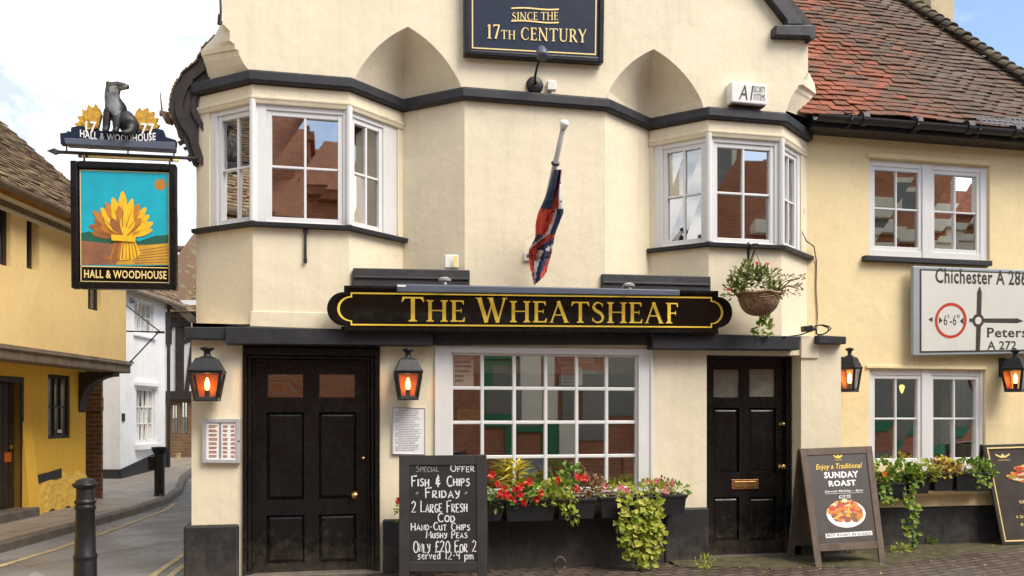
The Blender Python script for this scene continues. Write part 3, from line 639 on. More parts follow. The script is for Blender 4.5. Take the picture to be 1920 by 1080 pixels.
# ------------------------------------------------------------------ windows
def sash(name, f, r, cols, rows, o=-.03, fw=.055, bar=.020, gm='glass', mat='white_wood', th=.045, bottom=None, pane_o=None, parent=None, label=None):
    u0, u1, z0_, z1 = r; mb = MB(); bt = bottom or fw
    f.box(mb, u0, u0 + fw, z0_, z1, o - th, o); f.box(mb, u1 - fw, u1, z0_, z1, o - th, o)
    f.box(mb, u0 + fw, u1 - fw, z0_, z0_ + bt, o - th, o - .003); f.box(mb, u0 + fw, u1 - fw, z1 - fw, z1, o - th, o - .003)
    iu0, iu1, iz0, iz1 = u0 + fw, u1 - fw, z0_ + bt, z1 - fw
    for k in range(1, cols):
        c = iu0 + (iu1 - iu0) * k / cols; f.box(mb, c - bar / 2, c + bar / 2, iz0, iz1, o - th + .006, o - .008)
    for k in range(1, rows):
        c = iz0 + (iz1 - iz0) * k / rows; f.box(mb, iu0, iu1, c - bar / 2, c + bar / 2, o - th + .009, o - .012)
    w_ = mb.build(name, M[mat], parent or pub, bevel=.004, label=label)
    g = MB(); q = o - th + .012
    # every pane sits at its own slight angle, as old glazing does
    rnd = random.Random(int(u0 * 991 + z0_ * 77) & 0xffff); cw, ch = (iu1 - iu0) / cols, (iz1 - iz0) / rows
    for a in range(cols):
        for b in range(rows):
            t1, t2 = rnd.uniform(-.008, .008), rnd.uniform(-.008, .008)
            g.poly([f.pt(iu0 + cw * a, iz0 + ch * b, q + t1), f.pt(iu0 + cw * (a + 1), iz0 + ch * b, q + t2), f.pt(iu0 + cw * (a + 1), iz0 + ch * (b + 1), q - t1 + t2 * .5), f.pt(iu0 + cw * a, iz0 + ch * (b + 1), q + t2 * .5)])
    g.build('glass', M[gm], w_)
    return w_
def casing(f, r, inner, o0, o1, mat='white_wood', name='window_casing'):
    mb = MB(); u0, u1, a, b = r; v0, v1, c, d = inner
    f.box(mb, u0, v0, a, b, o0, o1); f.box(mb, v1, u1, a, b, o0, o1)
    if c > a + .002: f.box(mb, v0, v1, a, c, o0, o1 - .003)
    if b > d + .002: f.box(mb, v0, v1, d, b, o0, o1 - .003)
    return mb.build(name, M[mat], pub, bevel=.005)
def bay_window(f, hole, px):
    r = (hole[0][0], hole[1][0], hole[0][1], hole[2][1])
    (x0, x1) = px; s = f.rect(x0, 300, x1, 350, -.02)
    inner = (s[0], s[1], WZ0 + .012, WZ1 - .075)
    casing(f, r, inner, -.09, -.012)
    sash('window', f, inner, 2, 2, -.028, .045, .022)
bay_window(fLl, holes[0], (408, 480)); bay_window(fLf, holes[1], (500, 643)); bay_window(fLr, holes[2], (659, 718))
bay_window(fRl, holes[6], (1243, 1322)); bay_window(fRf, holes[7], (1338, 1452)); bay_window(fRr, holes[8], (1468, 1494))
# corner posts of the bays
for pts in ((B, Cc), (H_, I_)):
    for p in pts:
        mb = MB(); mb.lathe((p[0], p[1] - .004, WZ0), [(.03, 0), (.03, WZ1 - WZ0)], 8); mb.build('corner_post', M['white_wood'], pub, bevel=.003)
# ground floor shop window
sr = (SW[0] + .0, SW[1] - .0, SW[2], SW[3])
gi = F0.rect(849, 668, 1191, 915, -.03)
mb = MB(); inner = (gi[0] - .02, gi[1] + .02, gi[2] - .05, gi[3] + .02)
F0.box(mb, sr[0], inner[0], sr[2], sr[3], -.12, .018); F0.box(mb, inner[1], sr[1], sr[2], sr[3], -.12, .018)
F0.box(mb, inner[0], inner[1], inner[3], sr[3], -.12, .015); F0.box(mb, inner[0], inner[1], sr[2], inner[2], -.12, .015)
F0.box(mb, sr[0] - .025, sr[0], sr[2], sr[3] + .0, -.05, .03); F0.box(mb, sr[1], sr[1] + .025, sr[2], sr[3], -.05, .03)
mb.build('window_casing', M['white_wood'], pub, bevel=.006)
mb = MB(); cx = [gi[0]] + [F0.hit(x, 800, -.03)[0] for x in (904, 964, 1023, 1081, 1137)] + [gi[1]]
rz = [F0.hit(1020, y, -.03)[1] for y in (728.6, 792, 856)]
bw = .033
F0.box(mb, inner[0], gi[0] + .0, inner[2], inner[3], -.07, -.012); F0.box(mb, gi[1], inner[1], inner[2], inner[3], -.07, -.012)
F0.box(mb, gi[0], gi[1], inner[2], gi[2], -.07, -.015); F0.box(mb, gi[0], gi[1], gi[3], inner[3], -.07, -.015)
for c in cx[1:-1]: F0.box(mb, c - bw / 2, c + bw / 2, gi[2], gi[3], -.065, -.018)
for c in rz: F0.box(mb, gi[0], gi[1], c - bw / 2, c + bw / 2, -.062, -.022)
sw = mb.build('window', M['white_wood'], pub, bevel=.006)
g = MB(); zz = [gi[2]] + rz[::-1] + [gi[3]]; rnd = random.Random(5)
for a in range(6):
    for b in range(4):
        t1, t2 = rnd.uniform(-.004, .004), rnd.uniform(-.004, .004)
        g.poly([F0.pt(cx[a], zz[b], -.045 + t1), F0.pt(cx[a + 1], zz[b], -.045 + t2), F0.pt(cx[a + 1], zz[b + 1], -.045 - t1), F0.pt(cx[a], zz[b + 1], -.045 - t2)])
g.build('glass', M['glass_shop'], sw)
# wing windows: a pair of casements each
def pair(r, pxs, y0, y1):
    o = -.04; ss = [FW.rect(a, y0, b, y1, o) for a, b in pxs]
    z_0 = (ss[0][2] + ss[1][2]) / 2; z_1 = (ss[0][3] + ss[1][3]) / 2
    z_0 = max(z_0, r[2] + .03); z_1 = min(z_1, r[3] - .05)
    mb = MB()
    FW.box(mb, r[0], ss[0][0], r[2], r[3], -.13, -.03); FW.box(mb, ss[0][1], ss[1][0], r[2], r[3], -.13, -.024); FW.box(mb, ss[1][1], r[1], r[2], r[3], -.13, -.03)
    for s_ in ss: FW.box(mb, s_[0], s_[1], r[2], z_0, -.13, -.033); FW.box(mb, s_[0], s_[1], z_1, r[3], -.13, -.033)
    mb.build('window_casing', M['white_wood'], pub, bevel=.005)
    for s_ in ss: sash('window', FW, (s_[0], s_[1], z_0, z_1), 2, 2, -.04, .042, .02)
pair(UW, ((1634, 1728), (1746, 1837)), 318, 472); pair(LW, ((1634, 1727), (1744, 1836)), 704, 866)
mb = MB(); t = FW.rect(1628, 300, 1857, 312, .03); FW.box(mb, t[0], t[1], UW[3], UW[3] + .05, 0, .035); mb.build('window_head', M['cream_warm'], pub, bevel=.006); mb = MB(); t = FW.rect(1626, 688, 1850, 698, .03); FW.box(mb, t[0], t[1], LW[3], LW[3] + .035, 0, .022)
mb.build('window_head', M['cream_warm'], pub, bevel=.006)
mb = MB(); t = FW.rect(1622, 484, 1860, 497, .06); FW.box(mb, t[0], t[1], UW[2] - .06, UW[2], -.02, .07); mb.build('window_sill', M['black_band'], pub, bevel=.006)
# curtains and the rooms behind
def curtain(f, u0, u1, z_0, z_1, o, name='curtain', waves=5, pinch=0):
    mb = MB(); n = 24; m = 8; rows = []
    for j in range(m + 1):
        v = j / m; row = []
        for k in range(n + 1):
            s = k / n; ww = 1 - pinch * math.sin(math.pi * min(1, v * 1.1)) ** 2
            row.append(f.pt(u0 + (u1 - u0) * s * ww, z_0 + (z_1 - z_0) * v, o + .025 * math.sin(s * waves * 6.28 + v)))
        rows.append(row)
    mb.loft(rows, closed=False); return mb.build(name, M['curtain'], pub, smooth=True)
curtain(fLl, .2, .42, WZ0, WZ1 - .08, -.14); curtain(fLf, .02, .14, WZ0, WZ1 - .08, -.2); curtain(fRr, .1, .4, WZ0, WZ1 - .08, -.16)
curtain(FW, LW[1] - .36, LW[1] - .02, LW[2], LW[3] - .05, -.3, 'curtain', 6, .0); curtain(FW, LW[0] + .9, LW[0] + 1.1, LW[2] + .2, LW[3] - .05, -.34)
mb = MB(); mb.box((-1.0, 2.0, .05), (8.6, 2.1, 4.6)); mb.build('inner_wall', M['dark_room'], pub)
mb = MB(); mb.box((-1.0, .5, 2.5), (8.6, 2.55, 2.7)); mb.box((5.3, .75, 2.45), (8.6, 2.55, 2.49)); mb.build('inner_floor', M['dark_room'], pub)
mb = MB(); mb.box((F0.a.x + gi[0], .28, .95), (F0.a.x + gi[1], .30, 1.02)); mb.box((F0.a.x + gi[0], .1, .86), (F0.a.x + gi[1], .5, .9)); mb.build('window_shelf', M['oak_dark'], pub)
# blind along the top of the shop window
mb = MB(); F0.box(mb, gi[0] - .02, gi[1] + .02, F0.hit(1000, 700, -.1)[1], gi[3] + .03, -.13, -.115); mb.build('roller_blind', M['curtain'], pub)

# ------------------------------------------------------------------ black timber trim over the ground floor
def trim(name, l, t0, b0, r, t1, b1, yf, yb=.02, mat='black_band'):
    mb = MB(); qprism(mb, [(l, t0), (r, t1), (r, b1), (l, b0)], yf, yb); return mb.build(name, M[mat], pub, bevel=.008)
trim('fascia_beam', 345, 613, 635, 424, 613, 637, -.10)
trim('fascia_beam', 422, 612, 645, 812, 620, 648, -.15)
trim('fascia_beam', 812, 622, 646, 1226, 628, 646, -.08)
trim('fascia_beam', 1224, 626, 654, 1500, 630, 656, -.16)
trim('fascia_beam', 1535, 628, 644, 1587, 631, 645, -.10, .46)
trim('lead_apron', 662, 502, 545, 881, 506, 545, -.04, .40, 'lead')
trim('lead_apron', 1129, 513, 552, 1333, 518, 552, -.04, .40, 'lead')
for l, a, r, b in ((664, 517, 880, 521), (1131, 527, 1332, 532)):
    mb = MB(); qprism(mb, [(l, a), (r, b), (r, b + 4), (l, a + 4)], -.055, -.03); mb.build('lead_roll', M['lead'], pub, bevel=.004)
# lead flashing line above the left fascia and the pale lifted edge
mb = MB(); mb.tube([P(424, 608, -.10), P(470, 613, -.11), P(520, 617, -.12), P(590, 620, -.12)], .006); mb.build('loose_cable', M['gutter'], pub)
# plinths
mb = MB(); t = F0.rect(345, 985, 452, 1100, .05)
mb.box((-1.275, -.06, -.3), (F0.a.x + LD[0] - .03, .5, t[3]))
mb.build('plinth', M['black_plinth'], pub, bevel=.02)
mb = MB(); t = F0.rect(714, 974, 760, 1000, .04); x1 = F0.a.x + RD[0] - .0
mb.box((F0.a.x + LD[1] + .03, -.055, -.3), (F0.a.x + LD[1] + .45, .02, t[3]))
zsill = F0.hit(1000, 968, .05)[1]; zpl = F0.hit(1285, 953, .05)[1]
mb.box((F0.a.x + LD[1] + .45, -.05, -.3), (F0.a.x + F0.hit(1243, 950)[0], .02, zsill)); mb.box((F0.a.x + F0.hit(1243, 950)[0], -.06, -.3), (x1, .02, zpl))
mb.build('plinth', M['black_plinth'], pub, bevel=.015)
mb = MB(); zp2 = F0.hit(1540, 948, .05)[1]
mb.box((F0.a.x + RDX1 - .0, -.05, -.3), (5.29, .47, zp2)); mb.build('plinth', M['black_plinth'], pub, bevel=.015)
mb = MB(); zl = FW.hit(1750, 950, .12)[1]; FW.box(mb, .2, FW.len, -.3, zl, 0, .10); mb.build('plinth', M['black_plinth'], pub, bevel=.015)
mb = MB(); zt = FW.hit(1750, 928, .1)[1]
mb.hexa([FW.pt(.2, zl, 0), FW.pt(FW.len, zl, 0), FW.pt(FW.len, zl, .12), FW.pt(.2, zl, .12)], [FW.pt(.2, zt + .03, 0), FW.pt(FW.len, zt + .03, 0), FW.pt(FW.len, zt, .10), FW.pt(.2, zt, .10)])
mb.build('plinth_ledge', M['cream_warm'], pub, bevel=.01)

# ------------------------------------------------------------------ doors
def panel_door(name, f, r, o, cells, label=None, th=.05, inset=.030):
    mb = MB(); wall(mb, f, rc(r), [rc(c) for c, k in cells], inset, o)
    for c, k in cells:
        if k == 'panel':
            u0, u1, a, b = c; m_ = .035
            q = [f.pt(*p, o - inset) for p in rc(c)]; qi = [f.pt(*p, o - inset + .018) for p in rc((u0 + m_, u1 - m_, a + m_, b - m_))]
            for k2 in range(4): mb.poly([q[k2], q[(k2 + 1) % 4], qi[(k2 + 1) % 4], qi[k2]])
            mb.poly(qi)
    d = mb.build(name, M['black_wood'], pub, label=label)
    for c, k in cells:
        if k != 'panel':
            g = MB(); g.poly([f.pt(*p, o - inset + .004) for p in rc(c)]); g.build('pane', M[k], d)
    return d
od = -.10
lr = F0.rect(478, 678, 690, 1076, od); lr = (lr[0], lr[1], .03, lr[3])
def cell(x0, y0, x1, y1, o, k='panel'): return (F0.rect(x0, y0, x1, y1, o), k)
door = panel_door('door', F0, lr, od, [cell(502, 702, 568, 745, od, 'door_glass'), cell(599, 702, 665, 745, od, 'door_glass'), cell(500, 773, 570, 937, od), cell(598, 773, 668, 935, od), cell(500, 966, 571, 1056, od), cell(598, 964, 668, 1054, od)],
                  'wide black panelled door with two small panes at the top')
def knob(px, py, o, r=.03, par=None):
    c = F0.hit(px, py, o + .03); mb = MB(); q = F0.pt(c[0], c[1], o); mb.lathe(q, [(r * 1.1, 0), (r * 1.1, .006), (r * .45, .012), (r * .45, .03), (r * .9, .036), (r, .05), (r * .8, .064), (.001, .07)], 16, (0, -1, 0)); mb.build('door_knob', M['brass'], par, smooth=True)
knob(665, 929, od, .033, door); knob(681, 859, od, .018, door)
mb = MB(); fo = F0.hit(455, 650, .03); 
F0.box(mb, LD[0] - .0, lr[0] - .06, -.0, lr[3] + .12, -.25, .03); F0.box(mb, lr[1] + .06, LD[1] + .0, -.0, lr[3] + .12, -.25, .03); F0.box(mb, lr[0] - .06, lr[1] + .06, lr[3] + .05, lr[3] + .12, -.25, .027)
F0.box(mb, lr[0] - .06, lr[0] - .025, 0, lr[3] + .05, -.25, -.01); F0.box(mb, lr[1] + .025, lr[1] + .06, 0, lr[3] + .05, -.25, -.01); F0.box(mb, lr[0] - .025, lr[1] + .025, lr[3] + .02, lr[3] + .05, -.25, -.013)
F0.box(mb, lr[0] - .025, lr[0], 0, lr[3] + .02, -.25, -.06); F0.box(mb, lr[1], lr[1] + .025, 0, lr[3] + .02, -.25, -.06); F0.box(mb, lr[0], lr[1], lr[3], lr[3] + .02, -.25, -.063)
F0.box(mb, LD[0], LD[1], lr[3] + .12, LD[3] + .03, -.2, .012)
mb.build('door_frame', M['black_wood'], pub, bevel=.008)
mb = MB(); F0.box(mb, LD[0], LD[1], -.2, .028, -.3, .06); mb.build('door_step', M['kerb'], pub, bevel=.01)
o2 = -.22
rr_ = F0.rect(1326, 672, 1470, 1040, o2); rr_ = (rr_[0] - .01, rr_[1], .02, rr_[3])
door2 = panel_door('door', F0, rr_, o2, [cell(1338, 693, 1387, 745, o2, 'dull_glass'), cell(1405, 692, 1454, 744, o2, 'dull_glass'), cell(1338, 765, 1386, 886, o2), cell(1405, 765, 1455, 886, o2), cell(1338, 932, 1386, 1014, o2), cell(1405, 932, 1455, 1014, o2)],
                   'narrow black panelled door with frosted panes and a copper letterbox')
knob(1467, 795, o2, .022, door2); knob(1467, 875, o2, .03, door2)
mb = MB(); q = F0.rect(1372, 899, 1422, 917, o2 + .01); F0.box(mb, *q, o2, o2 + .012); mb.cur = 1; F0.box(mb, q[0] + .03, q[1] - .03, q[2] + .02, q[3] - .02, o2 + .012, o2 + .016); mb.build('letterbox', [M['copper'], M['brass']], door2, bevel=.004)
mb = MB(); F0.box(mb, rr_[1], rr_[1] + .06, 0, rr_[3] + .04, -.30, -.17); F0.box(mb, rr_[0] - .03, rr_[1], rr_[3], rr_[3] + .04, -.30, -.175); mb.build('door_frame', M['black_wood'], pub, bevel=.006)
mb = MB(); F0.box(mb, RD[0] - .05, RD[1] + .05, rr_[3] + .04, 2.3, -.4, -.20); F0.box(mb, rr_[1] + .06, RD[1] + .05, -.2, 2.2, -.4, -.205); mb.build('door_reveal', M['cream'], pub)
mb = MB(); F0.box(mb, RD[0] + .0, RD[1], -.2, .018, -.3, -.02); mb.build('door_step', M['kerb'], pub, bevel=.01)
# pier head beside the right door rises past the trim
mb = MB(); qprism(mb, [(1502, 630), (1536, 629), (1536, 672), (1502, 672)], -.02, .1); mb.build('pier_head', M['cream'], pub, bevel=.01)
mb = MB(); qprism(mb, [(470, 583), (640, 587), (640, 618), (468, 612)], -.012, .02); mb.build('wall_base_band', M['cream'], pub, bevel=.006)

# ------------------------------------------------------------------ roofs
def tiles(mb, o, du, up, n, nu, rows, tw, gauge, rnd, clip=None, sag=0.0, th=.014, ln=None):
    ln = ln or gauge * 2.2
    for j in range(rows):
        off = (.5 if j % 2 else 0) * tw + rnd.uniform(-.01, .01); wob = rnd.uniform(-.006, .006)
        for k in range(-1, nu + 1):
            u = k * tw + off; c = o + du * (u + tw / 2) + up * (gauge * j)
            if clip and not clip(c): continue
            g = rnd.uniform(.0005, .003); j1, j2 = rnd.uniform(-.012, .012) + wob, rnd.uniform(-.004, .010)
            s_ = V((0, 0, -sag * math.sin(c.x * 1.7) - .5 * sag * math.sin(c.x * 3.9 + j * .3)))
            p0 = o + du * (u + g / 2) + up * (gauge * j + j1) + n * (.030 + j2) + s_; p1 = o + du * (u + tw - g / 2) + up * (gauge * j + j1 + rnd.uniform(-.006, .006)) + n * (.030 + j2 + rnd.uniform(-.004, .005)) + s_
            q0 = o + du * (u + g / 2) + up * (gauge * j + ln) + n * .004 + s_; q1 = o + du * (u + tw - g / 2) + up * (gauge * j + ln) + n * .004 + s_
            mb.hexa([p0 - n * th, p1 - n * th, q1 - n * th, q0 - n * th], [p0, p1, q1, q0])
PITCH = R(50); rup = V((0, math.cos(PITCH), math.sin(PITCH))); rn = V((0, -math.sin(PITCH), math.cos(PITCH)))
EZ, EY = 4.70, .20
ro = V((4.55, EY, EZ)); hipa, hipb = V((7.64, 2.266, 7.164)), V((8.375, .942, 5.586))
hs = (hipa.x - hipb.x) / (hipa.y - hipb.y)
def hipx(y): return hipb.x + (y - hipb.y) * hs
RIDGE_Y = 3.0
mb = MB(); rnd = random.Random(11)
tiles(mb, ro, V((1, 0, 0)), rup, rn, 27, 45, .165, .098, rnd, lambda c: c.x < hipx(c.y) - .02 and c.y < RIDGE_Y and c.x > 4.9 - .0, .022)
roof = mb.build('wing_roof', M['tile_red'], pub)
mb = MB(); dz = math.tan(PITCH); c0 = V((4.7, EY + .05, EZ + .03)); e1 = V((hipx(EY), EY + .05, EZ + .03)); rz_ = EZ + (RIDGE_Y - EY) * dz
rr2 = V((hipx(RIDGE_Y), RIDGE_Y, rz_ - .02)); rl2 = V((4.7, RIDGE_Y, rz_ - .02))
yb2 = 2 * RIDGE_Y - EY; eb = V((hipx(EY), yb2, EZ)); elb = V((4.7, yb2, EZ))
mb.poly([c0, e1, rr2, rl2]); mb.poly([e1, eb, rr2]); mb.poly([eb, elb, rl2, rr2]); mb.poly([c0, rl2, elb])
mb.build('roof_deck', M['tile_brown'], roof)
# bonnet hip tiles stepping down the hip
mb = MB(); rnd = random.Random(3); ht = V((hipx(RIDGE_Y - .05), RIDGE_Y - .05, EZ + (RIDGE_Y - .05 - EY) * dz)); hb = V((hipx(EY), EY, EZ)); hd = (ht - hb).normalized(); n = int((ht - hb).length / .125)
side = hd.cross(V((0, 0, 1))).normalized(); upv = side.cross(hd)
for k in range(n):
    c = hb + hd * (.125 * k) + upv * (.035 + rnd.uniform(-.006, .008)) + side * rnd.uniform(-.012, .012)
    rings = []
    for s_, r_, lift in ((0, .125, .04), (.13, .105, .02), (.27, .08, 0)):
        rings.append([c + hd * s_ + side * (r_ * math.cos(a_)) * 1.15 + upv * (lift + (r_ * math.sin(a_)) * .62 - .03) for a_ in [math.pi * q / 8 for q in range(9)]] + [c + hd * s_ + side * (r_ - .016) * math.cos(a_) * 1.15 + upv * (lift + ((r_ - .016) * math.sin(a_)) * .62 - .045) for a_ in [math.pi * q / 8 for q in range(8, -1, -1)]])
    mb.loft(rings)
mb.build('hip_tiles', M['tile_moss'], roof)
# gutter on brackets, with the dark fascia board
mb = MB(); gx0, gx1 = 5.04, 8.8; gy, gz = .14, 4.665; n = 10
def ring(x): 
    a = [V((x, gy + .062 * math.cos(t_), gz + .062 * math.sin(t_))) for t_ in [math.pi + math.pi * q / n for q in range(n + 1)]]
    return a + [V((x, gy + .052 * math.cos(t_), gz + .052 * math.sin(t_))) for t_ in [2 * math.pi - math.pi * q / n for q in range(n + 1)]]
mb.loft([ring(gx0), ring(gx1)]); mb.box((gx0, gy + .07, gz - .10), (gx1, .45, gz + .02))
for x in (5.6, 6.25, 6.9, 7.5): mb.loft([[V((x + d_, gy + .075 * math.cos(t_), gz + .075 * math.sin(t_))) for t_ in [6.283 * q / 16 for q in range(16)]] for d_ in (-.035, .035)])
gut = mb.build('gutter', M['gutter'], pub)
for x in (5.42, 6.22, 7.0, 7.75):
    mb = MB()
    mb.tube([V((x, .33, gz + .16)), V((x, .16, gz + .05)), V((x, gy - .07, gz + .02)), V((x, gy - .072, gz - .04)), V((x, gy - .02, gz - .10)), V((x, gy + .05, gz - .085))], .009, 6)
    mb.tube([V((x, .33, gz + .16)), V((x, .42, gz + .34))], .008, 6)
    mb.build('gutter_bracket', M['gutter'], pub)
mb = MB(); x = 7.05
while x < 8.6:
    for a, b in ((0, .07), (.07, 0)): mb.tube([V((x + a, gy - .05, gz + .04)), V((x + b + .03, gy + .16, gz + .20))], .0035, 4)
    x += .07
mb.tube([V((7.05, gy - .05, gz + .045)), V((8.6, gy - .05, gz + .045))], .004, 4); mb.tube([V((7.07, gy + .16, gz + .205)), V((8.6, gy + .16, gz + .205))], .004, 4); mb.tube([V((7.05, gy + .05, gz + .12)), V((8.6, gy + .05, gz + .12))], .004, 4)
mb.build('leaf_guard', M['wire'], pub)
# chimneys behind the hip
for a, b in (((1745, -60), (1790, 85)), ((1640, -60), (1690, 14))):
    mb = MB(); yy = 3.4; p, q = P(a[0], a[1], yy), P(b[0], b[1], yy); mb.box((p.x, yy, q.z - 1.2), (q.x, yy + .55, p.z + .6)); mb.box((p.x - .05, yy - .05, p.z + .6), (q.x + .05, yy + .6, p.z + .75)); mb.build('chimney', M['chimney'], roof, bevel=.02)
# gable roof behind the front wall
mb = MB(); ap = V((apx, .02, zap)); er = V((GX1 + .06, .02, zr)); el = V((GX0 - .06, .02, zap - (apx - GX0 + .06) * .72)); k = V((0, 8.0, 0))
mb.hexa([ap, er, er + k, ap + k], [ap + V((0, 0, .14)), er + V((0, 0, .14)), er + k + V((0, 0, .14)), ap + k + V((0, 0, .14))])
mb.hexa([ap, el, el + k, ap + k], [ap + V((0, 0, .14)), el + V((0, 0, .14)), el + k + V((0, 0, .14)), ap + k + V((0, 0, .14))])
mb.poly([er + V((0, .3, 0)), er + V((0, .3, -1.0)), er + k + V((0, 0, -1.0)), er + k]); mb.poly([el + V((0, .3, 0)), V((GX0, .32, 4.5)), V((GX0, 8, 4.5)), el + k]); mb.poly([ap + k, er + k, er + k + V((0, 0, -2)), el + k + V((0, 0, -2)), el + k])
mb.build('gable_roof', M['slate_dark'], pub)
# black bargeboard and its foot
mb = MB(); qprism(mb, [(1455, 46), (1530, 46), (1531, 70), (1521, 76), (1518, 68), (1454, 66)], -.10, .12); qprism(mb, [(1443, -4), (1472, -6), (1507, 46), (1476, 46), (1476, 38)], -.09, .05)
b1 = P(1472, -6, -.09); b0 = P(1443, -4, -.09)
mb.hexa([b0, b1, b1 + V((0, .14, 0)), b0 + V((0, .14, 0))], [b0 + V((-1.7, 0, 1.7)), b1 + V((-1.7, 0, 1.7)), b1 + V((-1.7, .14, 1.7)), b0 + V((-1.7, .14, 1.7))])
mb.build('bargeboard', M['black_band'], pub, bevel=.012)
mb = MB(); mb.tube([P(413, -10, .0), P(414, 20, .0), P(413, 46, .0)], .012, 6); mb.tube([P(412, 28, .02), P(411, 46, .02)], .02, 5); mb.build('corner_flashing', M['slate_dark'], pub)
# sprocketed eaves of the lane side: a dark swept mass of old tile seen end-on
mb = MB(); sil = [(418, 40), (411, 62), (398, 72), (381, 88), (377, 99), (371, 107), (372, 112), (352, 128), (340, 137), (341, 142), (330, 155), (325, 166), (320, 184), (318, 203), (321, 220), (330, 240), (345, 262), (352, 285), (362, 310), (372, 312), (372, 182), (396, 160), (392, 118), (402, 82), (418, 62)]
pts = [P(x, y, .42) for x, y in sil]; mb.prism(pts, V((ST, CT, 0)) * 7.5); mb.build('side_eaves', M['slate_dark'], pub)
for ins, wd_, mt in ((.05, .07, 'oak_dark'), (.19, .05, 'slate_dark')):
    mb = MB(); ring_ = []
    for k in range(1, 20):
        t_ = (pts[k + 1] - pts[k - 1]).normalized(); n_ = t_.cross(V((0, 1, 0))).normalized(); n_ = n_ if n_.dot(P(400, 190, .42) - pts[k]) > 0 else -n_
        a_ = pts[k] + n_ * ins; b_ = pts[k] + n_ * (ins + wd_); ring_.append([a_ + V((0, -.03, 0)), b_ + V((0, -.03, 0)), b_ + V((0, .02, 0)), a_ + V((0, .02, 0))])
    mb.loft(ring_); mb.build('verge_board', M[mt], pub, bevel=.005)
mb = MB(); rnd = random.Random(9)
for (x0_, y0_), (x1_, y1_) in zip(sil[0:14], sil[1:15]):
    a_, b_ = P(x0_, y0_, .40), P(x1_, y1_, .40); nn_ = (b_ - a_).normalized().cross(V((0, 1, 0)));
    for s_ in range(2):
        c_ = a_.lerp(b_, s_ / 2); d_ = a_.lerp(b_, (s_ + 1.15) / 2); h = nn_ * (-.010 - rnd.random() * .008)
        mb.hexa([c_, d_, d_ + V((0, .3, 0)), c_ + V((0, .3, 0))], [c_ + h * 1.4, d_ + h * .6, d_ + h * .6 + V((0, .3, 0)), c_ + h * 1.4 + V((0, .3, 0))])
mb.build('verge_tiles', M['tile_brown'], pub)
mb = MB(); mb.tube([P(300, 212, .5), P(330, 218, .5), P(340, 255, .5), P(352, 268, .5)], .03, 8); qprism(mb, [(298, 208), (325, 214), (318, 226), (306, 222)], .45, .6); mb.tube([P(335, 270, .5), P(350, 262, .5), P(362, 275, .5)], .025); mb.tube([P(345, 280, .5), P(366, 268, .5)], .018); mb.tube([P(352, 300, .5), P(366, 286, .5)], .03)
mb.tube([P(300, 170, .55), P(302, 190, .55), P(304, 210, .55)], [.004, .008, .01], 6); mb.build('eaves_gutter_end', M['oak'], pub)

# ================================================================== SIGNS ON THE FRONT
# name board over the shop window
q = PQ((645, 536), (1345, 546), (1345, 626), (645, 622), -.21)
sg = thing('pub_sign', q.pt(.5, .5), 'long black name board with gold lettering THE WHEATSHEAF above the shop window', 'pub sign')
def lobed(i, lobe, n=12):                 # outline with a round lobe at each end; i = inset in metres
    du, dv = i / q.w, i / q.h; r = .5 - lobe; ex = .20 / q.w
    L_ = [(du, dv), (1 - du, dv), (1 - du, lobe * .9 + dv * .2)]
    c = .5; rx = (.145 - i * .75) / q.w; ry = .40 - dv * .75
    L_ += [(1 - du + rx * math.cos(R(-90 + 180 * k / n)), c + ry * math.sin(R(-90 + 180 * k / n))) for k in range(n + 1)]
    L_ += [(1 - du, 1 - dv), (du, 1 - dv)]
    L_ += [(du - rx * math.cos(R(90 - 180 * k / n)), c + ry * math.sin(R(90 - 180 * k / n))) for k in range(n + 1)]
    return L_
def lob(i):
    du, dv = i / q.w, i / q.h; rx = (.15 - i * .55) / q.w; ry = .36 - dv * .62; n = 14
    pr = [(1 - du, .5 - ry)] + [(1 - du + rx * math.sin(math.pi * k / n), .5 - ry * math.cos(math.pi * k / n)) for k in range(1, n)] + [(1 - du, .5 + ry)]
    pl_ = [(du, .5 + ry)] + [(du - rx * math.sin(math.pi * k / n), .5 + ry * math.cos(math.pi * k / n)) for k in range(1, n)] + [(du, .5 - ry)]
    return [(du, dv), (1 - du, dv)] + pr + [(1 - du, 1 - dv), (du, 1 - dv)] + pl_
def ringpoly(mb, a, b, o0, o1):
    n = len(a)
    for k in range(n):
        k2 = (k + 1) % n
        mb.hexa([q.pt(*a[k], o0), q.pt(*a[k2], o0), q.pt(*b[k2], o0), q.pt(*b[k], o0)], [q.pt(*a[k], o1), q.pt(*a[k2], o1), q.pt(*b[k2], o1), q.pt(*b[k], o1)])
mb = MB(); q.prism(mb, lob(.01), -.06, 0); mb.build('board', M['signblack'], sg)
mb = MB(); ringpoly(mb, lob(0), lob(.035), -.05, .022); ringpoly(mb, lob(.012), lob(.024), .022, .030); mb.build('moulding', M['black_wood'], sg)
mb = MB(); ringpoly(mb, lob(.058), lob(.072), .0, .004); mb.build('gold_border', M['gold'], sg)
mb = MB(); serif_text(mb, q, 'THE WHEATSHEAF', .142, .886, .235, .775, .006, {i: (1.0 if i in (0, 4) else .88) for i in range(14)}); mb.build('lettering', M['gold'], sg)

